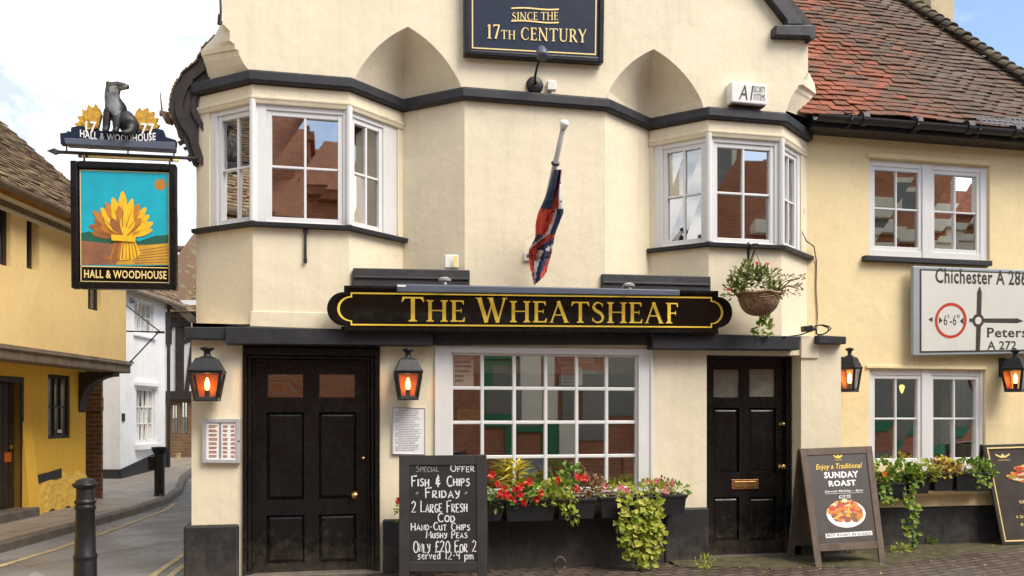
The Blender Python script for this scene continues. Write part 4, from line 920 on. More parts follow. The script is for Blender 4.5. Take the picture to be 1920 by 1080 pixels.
# trough light over the name board
tl = thing('sign_light', P(1010, 543, -.4), 'long grey blue trough light fixed along the top of the name board', 'sign light')
mb = MB(); a, b = P(745, 533, -.38), P(1275, 544, -.38); c, d = P(745, 547, -.38), P(1275, 554, -.38)
mb.hexa([a, b, b + V((0, .07, .015)), a + V((0, .07, .015))], [c, d, d + V((0, .09, .0)), c + V((0, .09, 0))]); mb.build('housing', M['bar_grey'], tl, bevel=.006)
mb = MB(); mb.hexa([c + V((.02, .04, .0)), d + V((-.12, .04, .0)), d + V((-.12, .06, .0)), c + V((.02, .06, .0))], [c + V((.02, .04, .012)), d + V((-.12, .04, .012)), d + V((-.12, .06, .012)), c + V((.02, .06, .012))]); mb.build('tube', M['gold_pale'], tl)
mb = MB(); qprism(mb, [(745, 534), (761, 534.5), (761, 538), (745, 537.5)], -.384, -.38); mb.build('label_strip', M['white_plastic'], tl)
for px_, py_ in ((835, 536), (1182, 546)):
    p = P(px_, py_, -.3); mb = MB(); mb.tube([p + V((0, .30, -.02)), p + V((0, .22, .06)), p + V((0, .08, .065)), p + V((0, -.03, 0))], .014); mb.lathe(p + V((.0, .05, .05)), [(.055, 0), (.06, .02), (.03, .035)], 12); mb.build('bracket_arm', M['grey_frame'], tl)

# big dark blue board on the gable
q = PQ((869, -95), (1134, -105), (1131, 119), (870, 103), -.08)
si = thing('heritage_sign', q.pt(.5, .5), 'dark blue board reading SINCE THE 17TH CENTURY on the gable', 'sign')
mb = MB(); q.box(mb, .02, .98, .02, .98, -.06, .0); mb.build('board', M['navy'], si)
mb = MB(); q.frame(mb, 0, 1, 0, 1, .05, -.07, .018); mb.build('frame', M['black_wood'], si, bevel=.01)
mb = MB(); q.frame(mb, .055, .945, .065, .95, .012, 0, .004); mb.build('gold_border', M['gold_pale'], si)
mb = MB(); serif_text(mb, q, '17TH CENTURY', .155, .875, .165, .295, .006, {2: .62, 3: .62, 5: .86, 6: .86, 7: .86, 8: .86, 9: .86, 10: .86, 11: .86}, 0.0)
serif_text(mb, q, 'SINCE THE', .335, .665, .345, .415, .006, {}, .012)
def wav(u, v): return v + .006 * math.sin((u - .33) * 18)
for v_ in (.325, .44):
    for k in range(12):
        u_ = .33 + .34 * k / 12; u2 = .33 + .34 * (k + 1) / 12; q.flat(mb, [(u_, wav(u_, v_)), (u2, wav(u2, v_)), (u2, wav(u2, v_) + .013), (u_, wav(u_, v_) + .013)], .0061)
mb.build('lettering', M['gold_pale'], si)

# swan neck lamp below that board
sn = thing('swan_neck_lamp', P(1002, 160, 0), 'small black swan neck lamp with round wall plate under the blue board', 'wall lamp')
mb = MB(); c = P(1002, 161, 0); mb.lathe(c, [(.085, 0), (.085, .02), (.07, .04), (.03, .05)], 20, (0, -1, 0)); mb.build('wall_plate', M['black_metal'], sn, smooth=False, bevel=.004)
mb = MB(); mb.tube([c + V((0, -.04, 0)), P(1003, 145, -.14), P(1007, 125, -.2), P(1012, 112, -.22)], .012); mb.build('arm', M['black_metal'], sn, smooth=True)
mb = MB(); h = P(1015, 102, -.24); mb.lathe(h + V((0, -.05, -.05)), [(.052, 0), (.058, .015), (.056, .07), (.035, .12), (.015, .135)], 16, (0, .45, .9)); mb.build('lamp_head', M['bar_grey'], sn, smooth=True)

# small fittings on the wall
def small_box(name, label, cat, px0, py0, px1, py1, dep, yb, mat, extra=None):
    t = thing(name, P((px0 + px1) / 2, (py0 + py1) / 2, yb), label, cat); mb = MB(); qprism(mb, [(px0, py0), (px1, py0 + .5), (px1, py1 + .5), (px0, py1)], yb - dep, yb); mb.build('casing', M[mat], t, bevel=.008)
    if extra: extra(t)
    return t
def jb(t): 
    mb = MB(); qprism(mb, [(1034, 168), (1039, 168), (1039, 177), (1034, 177)], -.03, 0); mb.build('cable_gland', M['white_plastic'], t)
small_box('junction_box', 'small white junction box beside the swan neck lamp', 'junction box', 1027, 150, 1044, 168, .05, 0, 'white_plastic', jb)
def sb(t):
    mb = MB(); qprism(mb, [(850, 480), (857, 480), (857, 500), (850, 500)], -.065, -.06); mb.build('terminal_plate', M['gold_pale'], t)
small_box('junction_box', 'cream junction box above the left lead apron', 'junction box', 834, 477, 860, 502, .06, .03, 'white_plastic', sb)
def sk(t):
    mb = MB(); qprism(mb, [(988, 478), (992, 478), (992, 482), (988, 482)], -.035, -.03); mb.build('outlet', M['ink'], t)
small_box('outdoor_socket', 'tiny white socket behind the drooping flag', 'socket', 983, 473, 996, 489, .03, 0, 'white_plastic', sk)
# alarm box
q = PQ((1371, 152), (1438, 158), (1438, 197), (1372, 191), -.12)
al = thing('alarm_box', q.pt(.5, .5), 'white burglar alarm box with black lettering above the right bay', 'alarm box')
mb = MB(); q.box(mb, 0, 1, 0, 1, -.12, 0); mb.build('casing', M['white_plastic'], al, bevel=.012)
mb = MB(); sans(mb, q, 'A1', .20, .62, .16, .86, .003, .0, .25); sans(mb, q, 'SECURITY', .62, .95, .56, .86, .003); sans(mb, q, 'SYSTEMS', .62, .95, .2, .5, .003); mb.build('lettering', M['ink'], al)
mb = MB(); q.box(mb, .06, .97, -.05, .0, -.11, -.01); mb.build('base_strip', M['weathered'], al)
# iron tie under the left bay
wt = thing('wall_tie', P(572, 460, 0), 'thin black iron wall tie below the left bay window', 'wall tie'); mb = MB(); qprism(mb, [(570, 430), (575, 430), (575, 492), (570, 492)], -.025, 0); qprism(mb, [(568, 428), (577, 428), (577, 438), (568, 438)], -.032, -.025); qprism(mb, [(569, 484), (576, 484), (576, 493), (569, 493)], -.03, -.025); mb.build('strap', M['gutter'], wt, bevel=.003)
# cables
mb = MB(); rnd = random.Random(4); pts = [P(1507, 250, .40), P(1506, 300, .42), P(1503, 350, .40), P(1507, 395, .40), P(1502, 430, .38), P(1512, 452, .30), P(1526, 462, .40), P(1531, 490, .44), P(1530, 540, .44), P(1533, 590, .44), P(1531, 625, .44)]
mb.tube(pts, .007, 6); tag(mb.build('cable', M['oak'], smooth=True), 'thin brown cable running down beside the right bay window', 'cable')
fl = thing('cable_coil', P(1535, 615, -.05), 'looped black cable and connector lying on the trim by the right pier', 'cable')
mb = MB(); c = P(1540, 618, -.02); mb.tube([c + V((.085 * math.cos(a_) * (1 + .2 * math.sin(3 * a_)), .03 * math.sin(a_ * 1.7), .05 * math.sin(a_))) for a_ in [k * .5 for k in range(20)]] + [P(1500, 628, -.02), P(1470, 632, -.17)], .008, 6); mb.build('loop', M['black_metal'], fl, smooth=True)
mb = MB(); qprism(mb, [(1508, 611), (1524, 609), (1526, 620), (1509, 622)], -.06, .02); mb.build('connector', M['black_metal'], fl, bevel=.008)

# flagpole and drooping flag
fp = thing('flagpole', P(1003, 490, 0), 'short grey flagpole with white ball end leaning out from the central bay', 'flagpole')
tip = P(1057, 236, -.85); base = P(1003, 478, -.0)
mb = MB(); mb.tube([base, tip], [.027, .024], 12); mb.build('pole', M['pole_grey'], fp, smooth=True)
mb = MB(); d = (tip - base).normalized(); mb.lathe(tip, [(.028, -.02), (.036, 0), (.042, .02), (.034, .042), (.001, .05)], 14, d); mb.build('ball_end', M['white_plastic'], fp, smooth=True)
mb = MB(); mb.lathe(base + V((0, .02, 0)), [(.07, 0), (.07, .03), (.045, .05), (.045, .14)], 14, (0, -.8, .6)); mb.build('socket', M['pole_grey'], fp)
mb = MB(); mb.lathe(base.lerp(tip, .73), [(.038, -.01), (.038, .01)], 10, d); mb.build('collar', M['ink'], fp)
# the flag: bunched cloth hanging from the pole
cl = [(1046, 318, 7), (1041, 345, 12), (1036, 375, 19), (1033, 400, 24), (1026, 425, 23), (1021, 445, 20), (1014, 462, 22), (1012, 485, 21), (1010, 508, 18), (1011, 528, 9)]
mb = MB(); rows = []; nu_ = 18; nr = 40
for j in range(nr + 1):
    t = j / nr * (len(cl) - 1); i = min(int(t), len(cl) - 2); f = t - i; x = cl[i][0] * (1 - f) + cl[i + 1][0] * f; y = cl[i][1] * (1 - f) + cl[i + 1][1] * f; hw = cl[i][2] * (1 - f) + cl[i + 1][2] * f
    yd = -.62 + .42 * min(1, j / nr * 1.3); row = []
    for k in range(nu_ + 1):
        s = k / nu_ * 2 - 1; fold = math.sin(s * 4.2 + j * .10) * .035 + math.sin(s * 8 - j * .13) * .010
        row.append(P(x + s * hw * .95 + 1.2 * math.sin(j * .45 + s * 2), y + 3 * abs(s) * math.sin(j * .3) - (9 * s if j > nr - 3 else 0), yd + fold - .05 * (1 - s * s)))
    rows.append(row)
for j in range(nr):
    for k in range(nu_):
        v = j / nr; u = k / nu_
        if v < .30: m_ = 0 if (u + v * .9) < .78 else (2 if u > .86 - v * .3 else 1)
        elif v < .52: m_ = 1 if u < .62 - (v - .3) * .6 else (2 if u < .68 else 0)
        elif v < .70: s = (u * 1.1 + v * 4.5) % 1; m_ = 1 if s < .42 else 0 if s < .78 else 2
        else:
            s = u + (v - .7) * 1.2; m_ = 1 if s < .34 else 2 if s < .56 else 0 if s < .95 else 1
        mb.poly([rows[j][k], rows[j][k + 1], rows[j + 1][k + 1], rows[j + 1][k]], m_)
fo_ = mb.build('flag', [M['flag_navy'], M['flag_red'], M['flag_white']], smooth=True); tag(fo_, 'drooping red white and navy flag bunched on the flagpole', 'flag')
b = bmesh.new(); b.from_mesh(fo_.data); bmesh.ops.remove_doubles(b, verts=b.verts, dist=.0005); b.to_mesh(fo_.data); b.free()

# ------------------------------------------------------------------ lanterns
def lantern(px, pt, pb, y, label, wpx, rz=0, backy=0):
    c = P(px, pb, y); top = P(px, pt, y).z; z_0 = c.z; h = top - z_0; w_ = wpx / 2 * .0052
    t = thing('wall_lantern', (c.x, backy, z_0), label, 'wall lantern', 'black tapered wall lanterns')
    rot = Matrix.Rotation(rz, 3, 'Z')
    def sq(r, z, dep=None): return [V((c.x, y, 0)) + rot @ V((a * r, b * (dep or r), 0)) + V((0, 0, z_0 + z * h)) for a, b in ((-1, -1), (1, -1), (1, 1), (-1, 1))]
    r0, r1 = w_ * .68, w_ * .98
    mb = MB(); mb.loft([sq(w_ * 1.04, .535), sq(w_ * 1.08, .55), sq(w_ * 1.0, .57), sq(w_ * .62, .78), sq(w_ * .36, .80), sq(w_ * .34, .82)]); mb.build('roof_cap', M['bar_grey'] if False else M['black_metal'], t, bevel=.004)
    mb = MB(); mb.lathe((c.x, y, z_0), [(w_ * .34, .80 * h), (w_ * .22, .84 * h), (w_ * .20, .91 * h), (w_ * .42, .95 * h), (w_ * .46, .975 * h), (w_ * .2, 1.0 * h), (.001, 1.0 * h)], 14); mb.build('finial', M['black_metal'], t, smooth=True)
    mb = MB(); lo, hi = sq(r0, .02), sq(r1, .535); bw_ = .016
    for k in range(4): 
        e = lo[k]; f = hi[k]; cc_ = V((c.x, y, e.z)); i_ = (cc_ - e).normalized() * bw_ * 1.3; i2 = (V((c.x, y, f.z)) - f).normalized() * bw_ * 1.3
        sd_ = i_.cross(V((0, 0, 1))).normalized() * bw_ * .7
        mb.hexa([e - sd_, e + sd_, e + i_ * 1 + sd_, e + i_ - sd_], [f - sd_, f + sd_, f + i2 + sd_, f + i2 - sd_])
    mb.loft([sq(r0 * 1.08, 0), sq(r0 * 1.1, .02), sq(r0 * 1.02, .075)]); mb.loft([sq(r1 * 1.0, .50), sq(r1 * 1.03, .537)])
    mb.build('cage', M['black_metal'], t, bevel=.002)
    g = MB(); a, b = sq(r0 * .93, .07), sq(r1 * .93, .50)
    for k in range(4): g.poly([a[k], a[(k + 1) % 4], b[(k + 1) % 4], b[k]])
    g.build('glass_panes', M['lamp_glass'], t)
    mb = MB(); a, b = sq(r0 * .80, .075), sq(r1 * .84, .495)
    mb.poly([a[2], a[3], b[3], b[2]])
    mb.build('glow_plate', M['lamp_back'], t)  # added plate behind the bulb, coloured orange to spread its glow
    mb = MB(); mb.lathe((c.x, y, z_0 + .20 * h), [(.010, 0), (.016, .03 * h), (.021, .09 * h), (.018, .15 * h), (.008, .21 * h), (.002, .23 * h)], 12); mb.build('bulb', M['bulb'], t, smooth=True)
    mb = MB(); mb.lathe((c.x, y, z_0 + .07 * h), [(.022, 0), (.022, .13 * h), (.012, .135 * h)], 10); mb.build('bulb_holder', M['black_metal'], t)
    mb = MB(); zc_ = z_0 + .62 * h; mb.box((c.x - .03, min(y, backy) if backy > y else backy, zc_ - .02), (c.x + .03, backy, zc_ + .02)); mb.box((c.x - .045, backy - .012, zc_ - .12), (c.x + .045, backy, zc_ + .10)); mb.build('bracket', M['black_metal'], t, bevel=.003)
lantern(388.5, 650, 752, -.17, 'lit black lantern on the left corner pier', 54)
lantern(765, 653, 750, -.16, 'lit black lantern between the wide door and the shop window', 47)
lantern(1593, 652, 735, .25, 'lit black lantern seen side-on to the right of the door pier', 38, R(34), .45)
lantern(1904, 655, 735, .25, 'lit black lantern under the road sign by the right edge', 46, R(28), .45)

# ------------------------------------------------------------------ menu case and notice on the wall
q = PQ((379, 785), (450, 785), (450, 869), (379, 868), -.05)
mc = thing('menu_case', q.pt(.5, .5, -.05), 'pale grey glazed menu case on the left pier beside the wide door', 'menu case')
mb = MB(); q.box(mb, .06, .94, .06, .94, -.05, -.012); mb.cur = 0; mb.build('backing', M['paper'], mc)
mb = MB(); q.frame(mb, 0, 1, 0, 1, .036, -.05, 0); mb.build('frame', M['grey_frame'], mc, bevel=.005)
mb = MB(); rnd = random.Random(2)
for k in range(8):
    v = .83 - k * .096
    for u_, w__ in ((.17, .24), (.54, .14), (.75, .12)):
        for r_ in range(2): q.flat(mb, [(u_, v - r_ * .032), (u_ + w__ * rnd.uniform(.7, 1), v - r_ * .032), (u_ + w__ * rnd.uniform(.7, 1), v + .02 - r_ * .032), (u_, v + .02 - r_ * .032)], -.010)
mb.build('price_rows', M['rust_ink'], mc)
mb = MB(); q.flat(mb, [(.44, .1), (.50, .1), (.50, .9), (.44, .9)], -.0105); mb.build('column_band', M['ink_grey'], mc)
mb = MB(); mb.lathe(q.pt(.97, .5, 0), [(.008, 0), (.008, .004), (.001, .005)], 8, (0, -1, 0)); mb.build('lock', M['ink'], mc)
q = PQ((735, 763), (798, 764), (798, 853), (735, 852), -.02)
nb = thing('notice_board', q.pt(.5, .5), 'white printed notice with grey rounded border above the chalkboard', 'notice')
mb = MB(); q.box(mb, 0.02, .98, 0.015, .985, -.02, 0); mb.build('sheet', M['paper'], nb, bevel=.004)
mb = MB(); q.frame(mb, 0, 1, 0, 1, .012, -.02, .006); mb.build('border', M['grey_frame'], nb, bevel=.004)
mb = MB(); rnd = random.Random(8)
for k in range(24):
    v = .93 - k * .037; u_ = .1 if k % 4 else .2; e = .9 - rnd.random() * .25 if k % 4 else .8
    x = u_
    while x < e: ww = rnd.uniform(.03, .09); q.flat(mb, [(x, v), (min(x + ww, e), v), (min(x + ww, e), v + .013), (x, v + .013)], .002); x += ww + .018
mb.build('print', M['ink_grey'], nb)

# ------------------------------------------------------------------ road direction sign on the wing
q = PQ((1712, 498), (2060, 511), (2060, 661), (1712, 667), .33)
ds = thing('direction_sign', q.pt(.3, .5), 'white road direction sign with roundabout diagram and width limit on the right wing', 'road sign')
mb = MB(); q.box(mb, 0, 1, 0, 1, -.05, 0); mb.build('backing', M['sign_grey'], ds, bevel=.012)
mb = MB(); q.box(mb, .034, .985, .032, .965, 0, .003); mb.build('border', M['sign_ink'], ds)
mb = MB(); q.box(mb, .042, .977, .05, .947, .003, .005); mb.build('face', M['sign_white'], ds)
def uv(px, py):
    d = ray(px, py); o_ = q.bl + q.n * .006; t_ = (o_ - CAMP).dot(q.n) / d.dot(q.n); h_ = CAMP + d * t_; ex = (q.br - q.bl); 
    u_ = (h_ - q.bl).dot(ex) / ex.length_squared; bot = q.bl.lerp(q.br, u_); tp = q.tl.lerp(q.tr, u_); return (u_, (h_.z - bot.z) / (tp.z - bot.z))
mb = MB()
def tx(s, x0, y0, x1, y1, bold=.012):
    a, b = uv(x0, y1), uv(x1, y0); sans(mb, q, s, a[0], b[0], a[1], b[1], .0062, bold)
tx('Chichester A 286', 1750, 508, 1921, 531, .022); tx('Petersfield', 1850, 614, 1974, 633, .018); tx('A 272', 1851, 639, 1905, 656, .018)
def fl_(pts, o=.0062): q.flat(mb, [uv(*p) for p in pts], o)
fl_([(1829, 548), (1833.5, 536), (1838, 548), (1838, 590), (1829, 590)]); fl_([(1829, 612), (1838, 612), (1837, 658), (1829, 658)])
fl_([(1842, 597), (1906, 597), (1918, 602), (1906, 606), (1842, 605)]); fl_([(1816, 597), (1824, 597), (1824, 604), (1816, 604)]); fl_([(1739, 599), (1745, 595), (1747, 595), (1747, 603), (1745, 603)])
fl_([(1759, 594), (1766, 601), (1759, 607)]); fl_([(1805, 595), (1798, 602), (1805, 608)])
tx("6'-6\"", 1768, 590, 1797, 610, .0)
def circ(cx, cy, rx, ry, o): q.flat(mb, [uv(cx + rx * math.cos(k * .2618), cy + ry * math.sin(k * .2618)) for k in range(24)], o)
circ(1832.5, 601, 11, 13, .0064)
mb.build('lettering', M['sign_ink'], ds)
mb = MB(); circ(1832.5, 601, 6, 7, .0070); mb.build('roundabout_centre', M['sign_white'], ds)
mb = MB(); a = [uv(1781 + 30 * math.cos(k * .2618), 601 + 33.5 * math.sin(k * .2618)) for k in range(24)]; b = [uv(1781 + 25 * math.cos(k * .2618), 601 + 28 * math.sin(k * .2618)) for k in range(24)]
for k in range(24): q.flat(mb, [a[k], a[(k + 1) % 24], b[(k + 1) % 24], b[k]], .0066)
mb.build('red_ring', M['sign_red'], ds)
mb = MB()
for z_ in (.25, .75): q.box(mb, .02, .98, z_ - .03, z_ + .03, -.12, -.05)
mb.build('rear_rails', M['sign_grey'], ds)

# ------------------------------------------------------------------ hanging sign over the lane
hy = .30
br = thing('sign_bracket', P(366, 290, hy), 'iron sign bracket topped by a carved seated badger and gilded leaves dated 1777', 'sign bracket')
mb = MB(); mb.tube([P(108, 285, hy), P(345, 296, hy), P(372, 297, hy + .1)], .016, 8); mb.build('arm', M['slate_dark'], br, smooth=True)
mb = MB(); mb.lathe(P(110, 285, hy), [(.001, -.10), (.035, -.03), (.02, .0), (.016, .03)], 4, (1, 0, -.05)); mb.build('spear_tip', M['slate_dark'], br)
mb = MB(); mb.tube([P(152, 293, hy), P(335, 301, hy)], .013, 8); mb.build('light_tube', M['gold_pale'], br, smooth=True)
mb = MB()
for x in (150, 163, 322): mb.lathe(P(x, 292 + (x - 150) * .045, hy), [(.018, -.012), (.018, .012)], 10, (1, 0, -.03))
mb.build('tube_clips', M['ink'], br)
mb = MB(); a, b, c, d = P(119, 258, hy - .10), P(328, 266, hy - .10), P(327, 281, hy - .10), P(122, 270, hy - .10)
mb.prism([a, b, c, d], V((0, .12, 0))); mb.build('trough_light', M['bar_grey'], br, bevel=.008)
mb = MB(); qprism(mb, [(113, 270), (112, 249), (124, 248), (127, 244), (132, 247), (133, 238), (150, 235), (170, 240), (190, 245), (270, 247), (292, 240), (306, 243), (310, 256), (330, 262), (330, 272)], hy - .03, hy + .05); mb.build('back_board', M['navy'], br, bevel=.006)
mb = MB()
for x, y_ in ((125, 282), (240, 290), (326, 294)): mb.tube([P(x, y_ - 14, hy), P(x, y_ + 2, hy)], .007, 6)
mb.tube([P(163, 272, hy), P(168, 276, hy), P(170, 279, hy), P(175, 278, hy)], .006, 6); mb.build('hanger_rods', M['slate_dark'], br)
def lf(mb, pts, y0, y1): qprism(mb, pts, y0, y1)
mb = MB(); rnd = random.Random(6)
def spike(cx, cy, ang, ln, wd, k): 
    dx, dy = math.cos(R(ang)), -math.sin(R(ang)); nx, ny = -dy, dx
    qprism(mb, [(cx, cy), (cx + dx * ln * .55 + nx * wd, cy + dy * ln * .55 + ny * wd), (cx + dx * ln * .8 + nx * wd * .7, cy + dy * ln * .8 + ny * wd * .7), (cx + dx * ln, cy + dy * ln), (cx + dx * ln * .8 - nx * wd * .7, cy + dy * ln * .8 - ny * wd * .7), (cx + dx * ln * .55 - nx * wd, cy + dy * ln * .55 - ny * wd)], hy - .02 - k * .004, hy + .02)
for k, (a_, l_) in enumerate(((170, 45), (150, 44), (130, 46), (112, 48), (95, 46), (160, 30), (140, 32), (120, 32))): spike(183, 240, a_, l_, 9, k)
for k, (a_, l_) in enumerate(((12, 42), (30, 44), (48, 46), (66, 46), (84, 42), (22, 30), (42, 30), (60, 30))): spike(258, 243, a_, l_, 9, k)
mb.build('gilded_leaves', M['gilt'], br)
q = PQ((150, 226), (292, 232), (292, 268), (150, 262), hy - .055)
mb = MB(); sans(mb, q, '17', .07, .215, .40, .98, .0, .02); sans(mb, q, '77', .80, .985, .42, 1.0, .0, .02); mb.build('date', M['white_ink'], br)
mb = MB(); sans(mb, q, 'HALL & WOODHOUSE', .0, 1.0, -.02, .38, .002, .02, 0, lambda a_: .16 - .62 * (a_ - a_ * a_)); mb.build('lettering', M['white_ink'], br)
# the badger: one continuous carved body
def skin(name, nodes, edges, mats, parent, sub=2, root=0):
    me = bpy.data.meshes.new(name); me.from_pydata([n[0] for n in nodes], edges, []); o = bpy.data.objects.new(name, me); COL.objects.link(o)
    sk_ = o.modifiers.new('skin', 'SKIN'); sk_.use_smooth_shade = True
    for i, n in enumerate(nodes): v = me.skin_vertices[0].data[i]; v.radius = (n[1], n[1]); v.use_root = (i == root)
    su = o.modifiers.new('sub', 'SUBSURF'); su.levels = su.render_levels = sub
    bpy.context.view_layer.update(); m2 = bpy.data.meshes.new_from_object(o.evaluated_get(bpy.context.evaluated_depsgraph_get()))
    bpy.data.objects.remove(o); bpy.data.meshes.remove(me); o = bpy.data.objects.new(name, m2); COL.objects.link(o)
    for m in mats: m2.materials.append(m)
    for p in m2.polygons: p.use_smooth = True
    attach(o, parent); return o
K = .0051; by = hy - .02
def bp(x, y_, dy=0): return P(x, y_, by + dy)
nodes = [(bp(241, 231, .0), 20 * K), (bp(228, 214, -.01), 18.5 * K), (bp(214, 197, -.03), 16.5 * K), (bp(208, 180, -.04), 13 * K), (bp(209, 166, -.05), 12 * K), (bp(222, 161, -.07), 9 * K), (bp(234, 162, -.09), 6 * K), (bp(243, 163, -.10), 5 * K),
         (bp(202, 214, -.06), 10 * K), (bp(200, 230, -.08), 7.5 * K), (bp(199, 243, -.08), 6 * K), (bp(195, 247, -.12), 5 * K),
         (bp(219, 218, -.09), 10 * K), (bp(218, 232, -.11), 7 * K), (bp(218, 243, -.11), 5.5 * K), (bp(214, 248, -.15), 5 * K),
         (bp(246, 240, -.07), 11 * K), (bp(244, 247, -.11), 7 * K), (bp(236, 249, -.14), 5.5 * K), (bp(229, 249, -.17), 5 * K),
         (bp(204, 157, -.04), 5 * K), (bp(199, 153, -.04), 3 * K)]
edges = [(0, 1), (1, 2), (2, 3), (3, 4), (4, 5), (5, 6), (6, 7), (1, 8), (8, 9), (9, 10), (10, 11), (1, 12), (12, 13), (13, 14), (14, 15), (0, 16), (16, 17), (17, 18), (18, 19), (4, 20), (20, 21)]
M['badger_dark'] = paint('badger_black', (.016, .015, .017), .5, .3, 12, .5, 70, streak=((.05, .046, .042), .4)); M['badger_grey'] = paint('badger_grey', (.17, .18, .18), .6, .4, 30, .5, 70); M['badger_head'] = paint('badger_brown', (.065, .052, .036), .55, .3, 15, .3, 70); M['badger_white'] = paint('badger_pale', (.27, .27, .26), .6, .2, 20, .2, 70)
bd_ = skin('badger_figure', nodes, edges, [M['badger_dark'], M['badger_grey'], M['badger_head'], M['badger_white']], br)
for p in bd_.data.polygons:
    c = p.center; d = c - CAMP; X = d.x * CT - d.y * ST; Y = d.x * ST + d.y * CT; px_ = 960 + FPX * X / Y; py_ = HZ - FPX * d.z / Y
    if py_ < 161 and px_ < 236: p.material_index = 2
    elif px_ > 238 and py_ < 172: p.material_index = 2
    elif py_ < 172: p.material_index = 3 if px_ > 206 else 2
    elif py_ < 216 and abs(px_ - 211 - (py_ - 170) * .12) < 17 - max(0, py_ - 195) * .6 and p.normal.y < -.15 and px_ < 224: p.material_index = 1
for ex, ez in ((219, 158),):
    mb = MB(); mb.lathe(bp(ex, ez, -.125), [(.001, -.01), (.010, -.006), (.012, 0), (.010, .006), (.001, .01)], 8); mb.build('eye', M['ink'], bd_)
# the painted panel
q = PQ((133, 302), (331, 309), (332, 544), (135, 541), hy)
hs_ = thing('hanging_sign', q.pt(.5, .9), 'hanging sign painted with a golden wheatsheaf under a turquoise sky', 'hanging sign')
M['sky_paint'] = paint('turquoise_paint', (.005, .40, .52), .4, .12, 6, 0); M['hill_paint'] = paint('green_paint_sign', (.01, .10, .06), .5, .2, 6, 0); M['field_brown'] = paint('brown_field_paint', (.27, .115, .055), .5, .25, 9, 0); M['field_gold'] = paint('gold_field_paint', (.62, .33, .02), .5, .2, 12, 0)
M['sheaf'] = paint('sheaf_gold', (.84, .50, .015), .5, .15, 14, 0); M['sheaf_dark'] = paint('sheaf_brown', (.33, .12, .03), .5, .25, 16, 0); M['sheaf_orange'] = paint('sheaf_orange', (.55, .21, .02), .5, .2, 14, 0); M['sun_paint'] = paint('painted_sun', (.45, .20, .03), .5, .2, 20, 0)
mb = MB(); q.box(mb, .03, .97, .02, .98, -.05, 0); mb.build('panel', M['signblack'], hs_)
mb = MB(); q.frame(mb, 0, 1, 0, 1, .062, -.065, .035); mb.build('frame', M['black_wood'], hs_, bevel=.012)
iu0, iu1, iv0, iv1 = .082, .928, .055, .935
mb = MB(); q.frame(mb, iu0, iu1, iv0, iv1, .007, 0, .004); q.flat(mb, [(iu0, .172), (iu1, .172), (iu1, .179), (iu0, .179)], .004); mb.build('gold_border', M['gold_pale'], hs_)
mb = MB(); iu0 += .008; iu1 -= .008; iv1 -= .007
def uvp(px, py): return ((px - 133) / 198 * 1.0, 1 - (py - 302 - (px - 133) * .03) / 239)
def lay(pts, m_, o): q.flat(mb, [(min(max(a, iu0), iu1), min(b, iv1)) for a, b in [uvp(*p) for p in pts]], o); mb.mi[-1] = m_
lay([(140, 300), (330, 300), (330, 500), (140, 500)], 0, .003)
lay([(140, 437), (165, 434), (205, 447), (260, 453), (290, 443), (330, 442), (330, 470), (140, 465)], 1, .0036)
lay([(140, 451), (200, 457), (330, 462), (330, 498.6), (140, 497)], 2, .0042); lay([(232, 470), (255, 462), (330, 458), (330, 499), (215, 497)], 3, .0048)
for k in range(6): lay([(235 + k * 3, 474 + k * 4), (330, 463 + k * 6), (330, 464.5 + k * 6), (234 + k * 3, 476 + k * 4)], 2, .0052)
def leafp(cx, cy, ang, ln, wd, m_, o):
    dx, dy = math.cos(R(ang)), -math.sin(R(ang)); nx, ny = -dy, dx
    lay([(cx + dx * ln * t_ + nx * wd * w__, cy + dy * ln * t_ + ny * wd * w__) for t_, w__ in ((0, .25), (.3, .6), (.55, 1), (.8, .85), (.95, .4), (1, 0), (.95, -.4), (.8, -.85), (.55, -1), (.3, -.6), (0, -.25))], m_, o)
lay([(190, 486), (207, 478), (212, 452), (250, 452), (262, 478), (254, 486), (230, 491), (205, 490)], 5, .0056); lay([(222, 489), (228, 445), (250, 448), (262, 478), (250, 487)], 4, .0060)
k = .0062
for a_, l_, w__, m_ in ((172, 60, 7, 5), (160, 68, 8, 5), (148, 64, 8, 5), (152, 48, 7, 6), (138, 76, 8, 6), (126, 70, 8, 4), (14, 58, 7, 4), (26, 64, 8, 4), (40, 66, 8, 4), (52, 72, 8, 4), (64, 72, 8, 6), (116, 74, 8, 6), (76, 76, 8, 4), (104, 78, 9, 4), (90, 88, 9, 4), (132, 52, 8, 4), (46, 50, 8, 6), (70, 52, 8, 4), (110, 56, 8, 4), (97, 60, 8, 6), (84, 44, 8, 4), (122, 42, 8, 5), (58, 40, 8, 4)):
    leafp(229, 446, a_, l_, w__, m_, k); k += .0004

for a_, l_ in ((165, 58), (150, 54), (135, 64), (118, 62), (20, 52), (38, 56), (55, 66), (72, 60), (105, 66), (90, 74)):
    dx, dy = math.cos(R(a_)), -math.sin(R(a_)); lay([(229 + dx * 20 - dy * .8, 446 + dy * 20 + dx * .8), (229 + dx * l_, 446 + dy * l_), (229 + dx * 20 + dy * .8, 446 + dy * 20 - dx * .8)], 5, k); k += .0002
for x_ in range(8): lay([(213 + x_ * 5.2, 455), (214.5 + x_ * 5.2, 455), (206 + x_ * 7.4, 487), (203.5 + x_ * 7.4, 486)], 5 if x_ % 2 else 6, .0064 + .0001 * x_)
lay([(207, 441), (254, 444), (252, 455), (208, 452)], 4, k + .001)
lay([(300 + 11.5 * math.cos(i_ * .45), 346 + 11 * math.sin(i_ * .45)) for i_ in range(14)], 7, .004)
mb.build('painting', [M['sky_paint'], M['hill_paint'], M['field_brown'], M['field_gold'], M['sheaf'], M['sheaf_dark'], M['sheaf_orange'], M['sun_paint']], hs_)
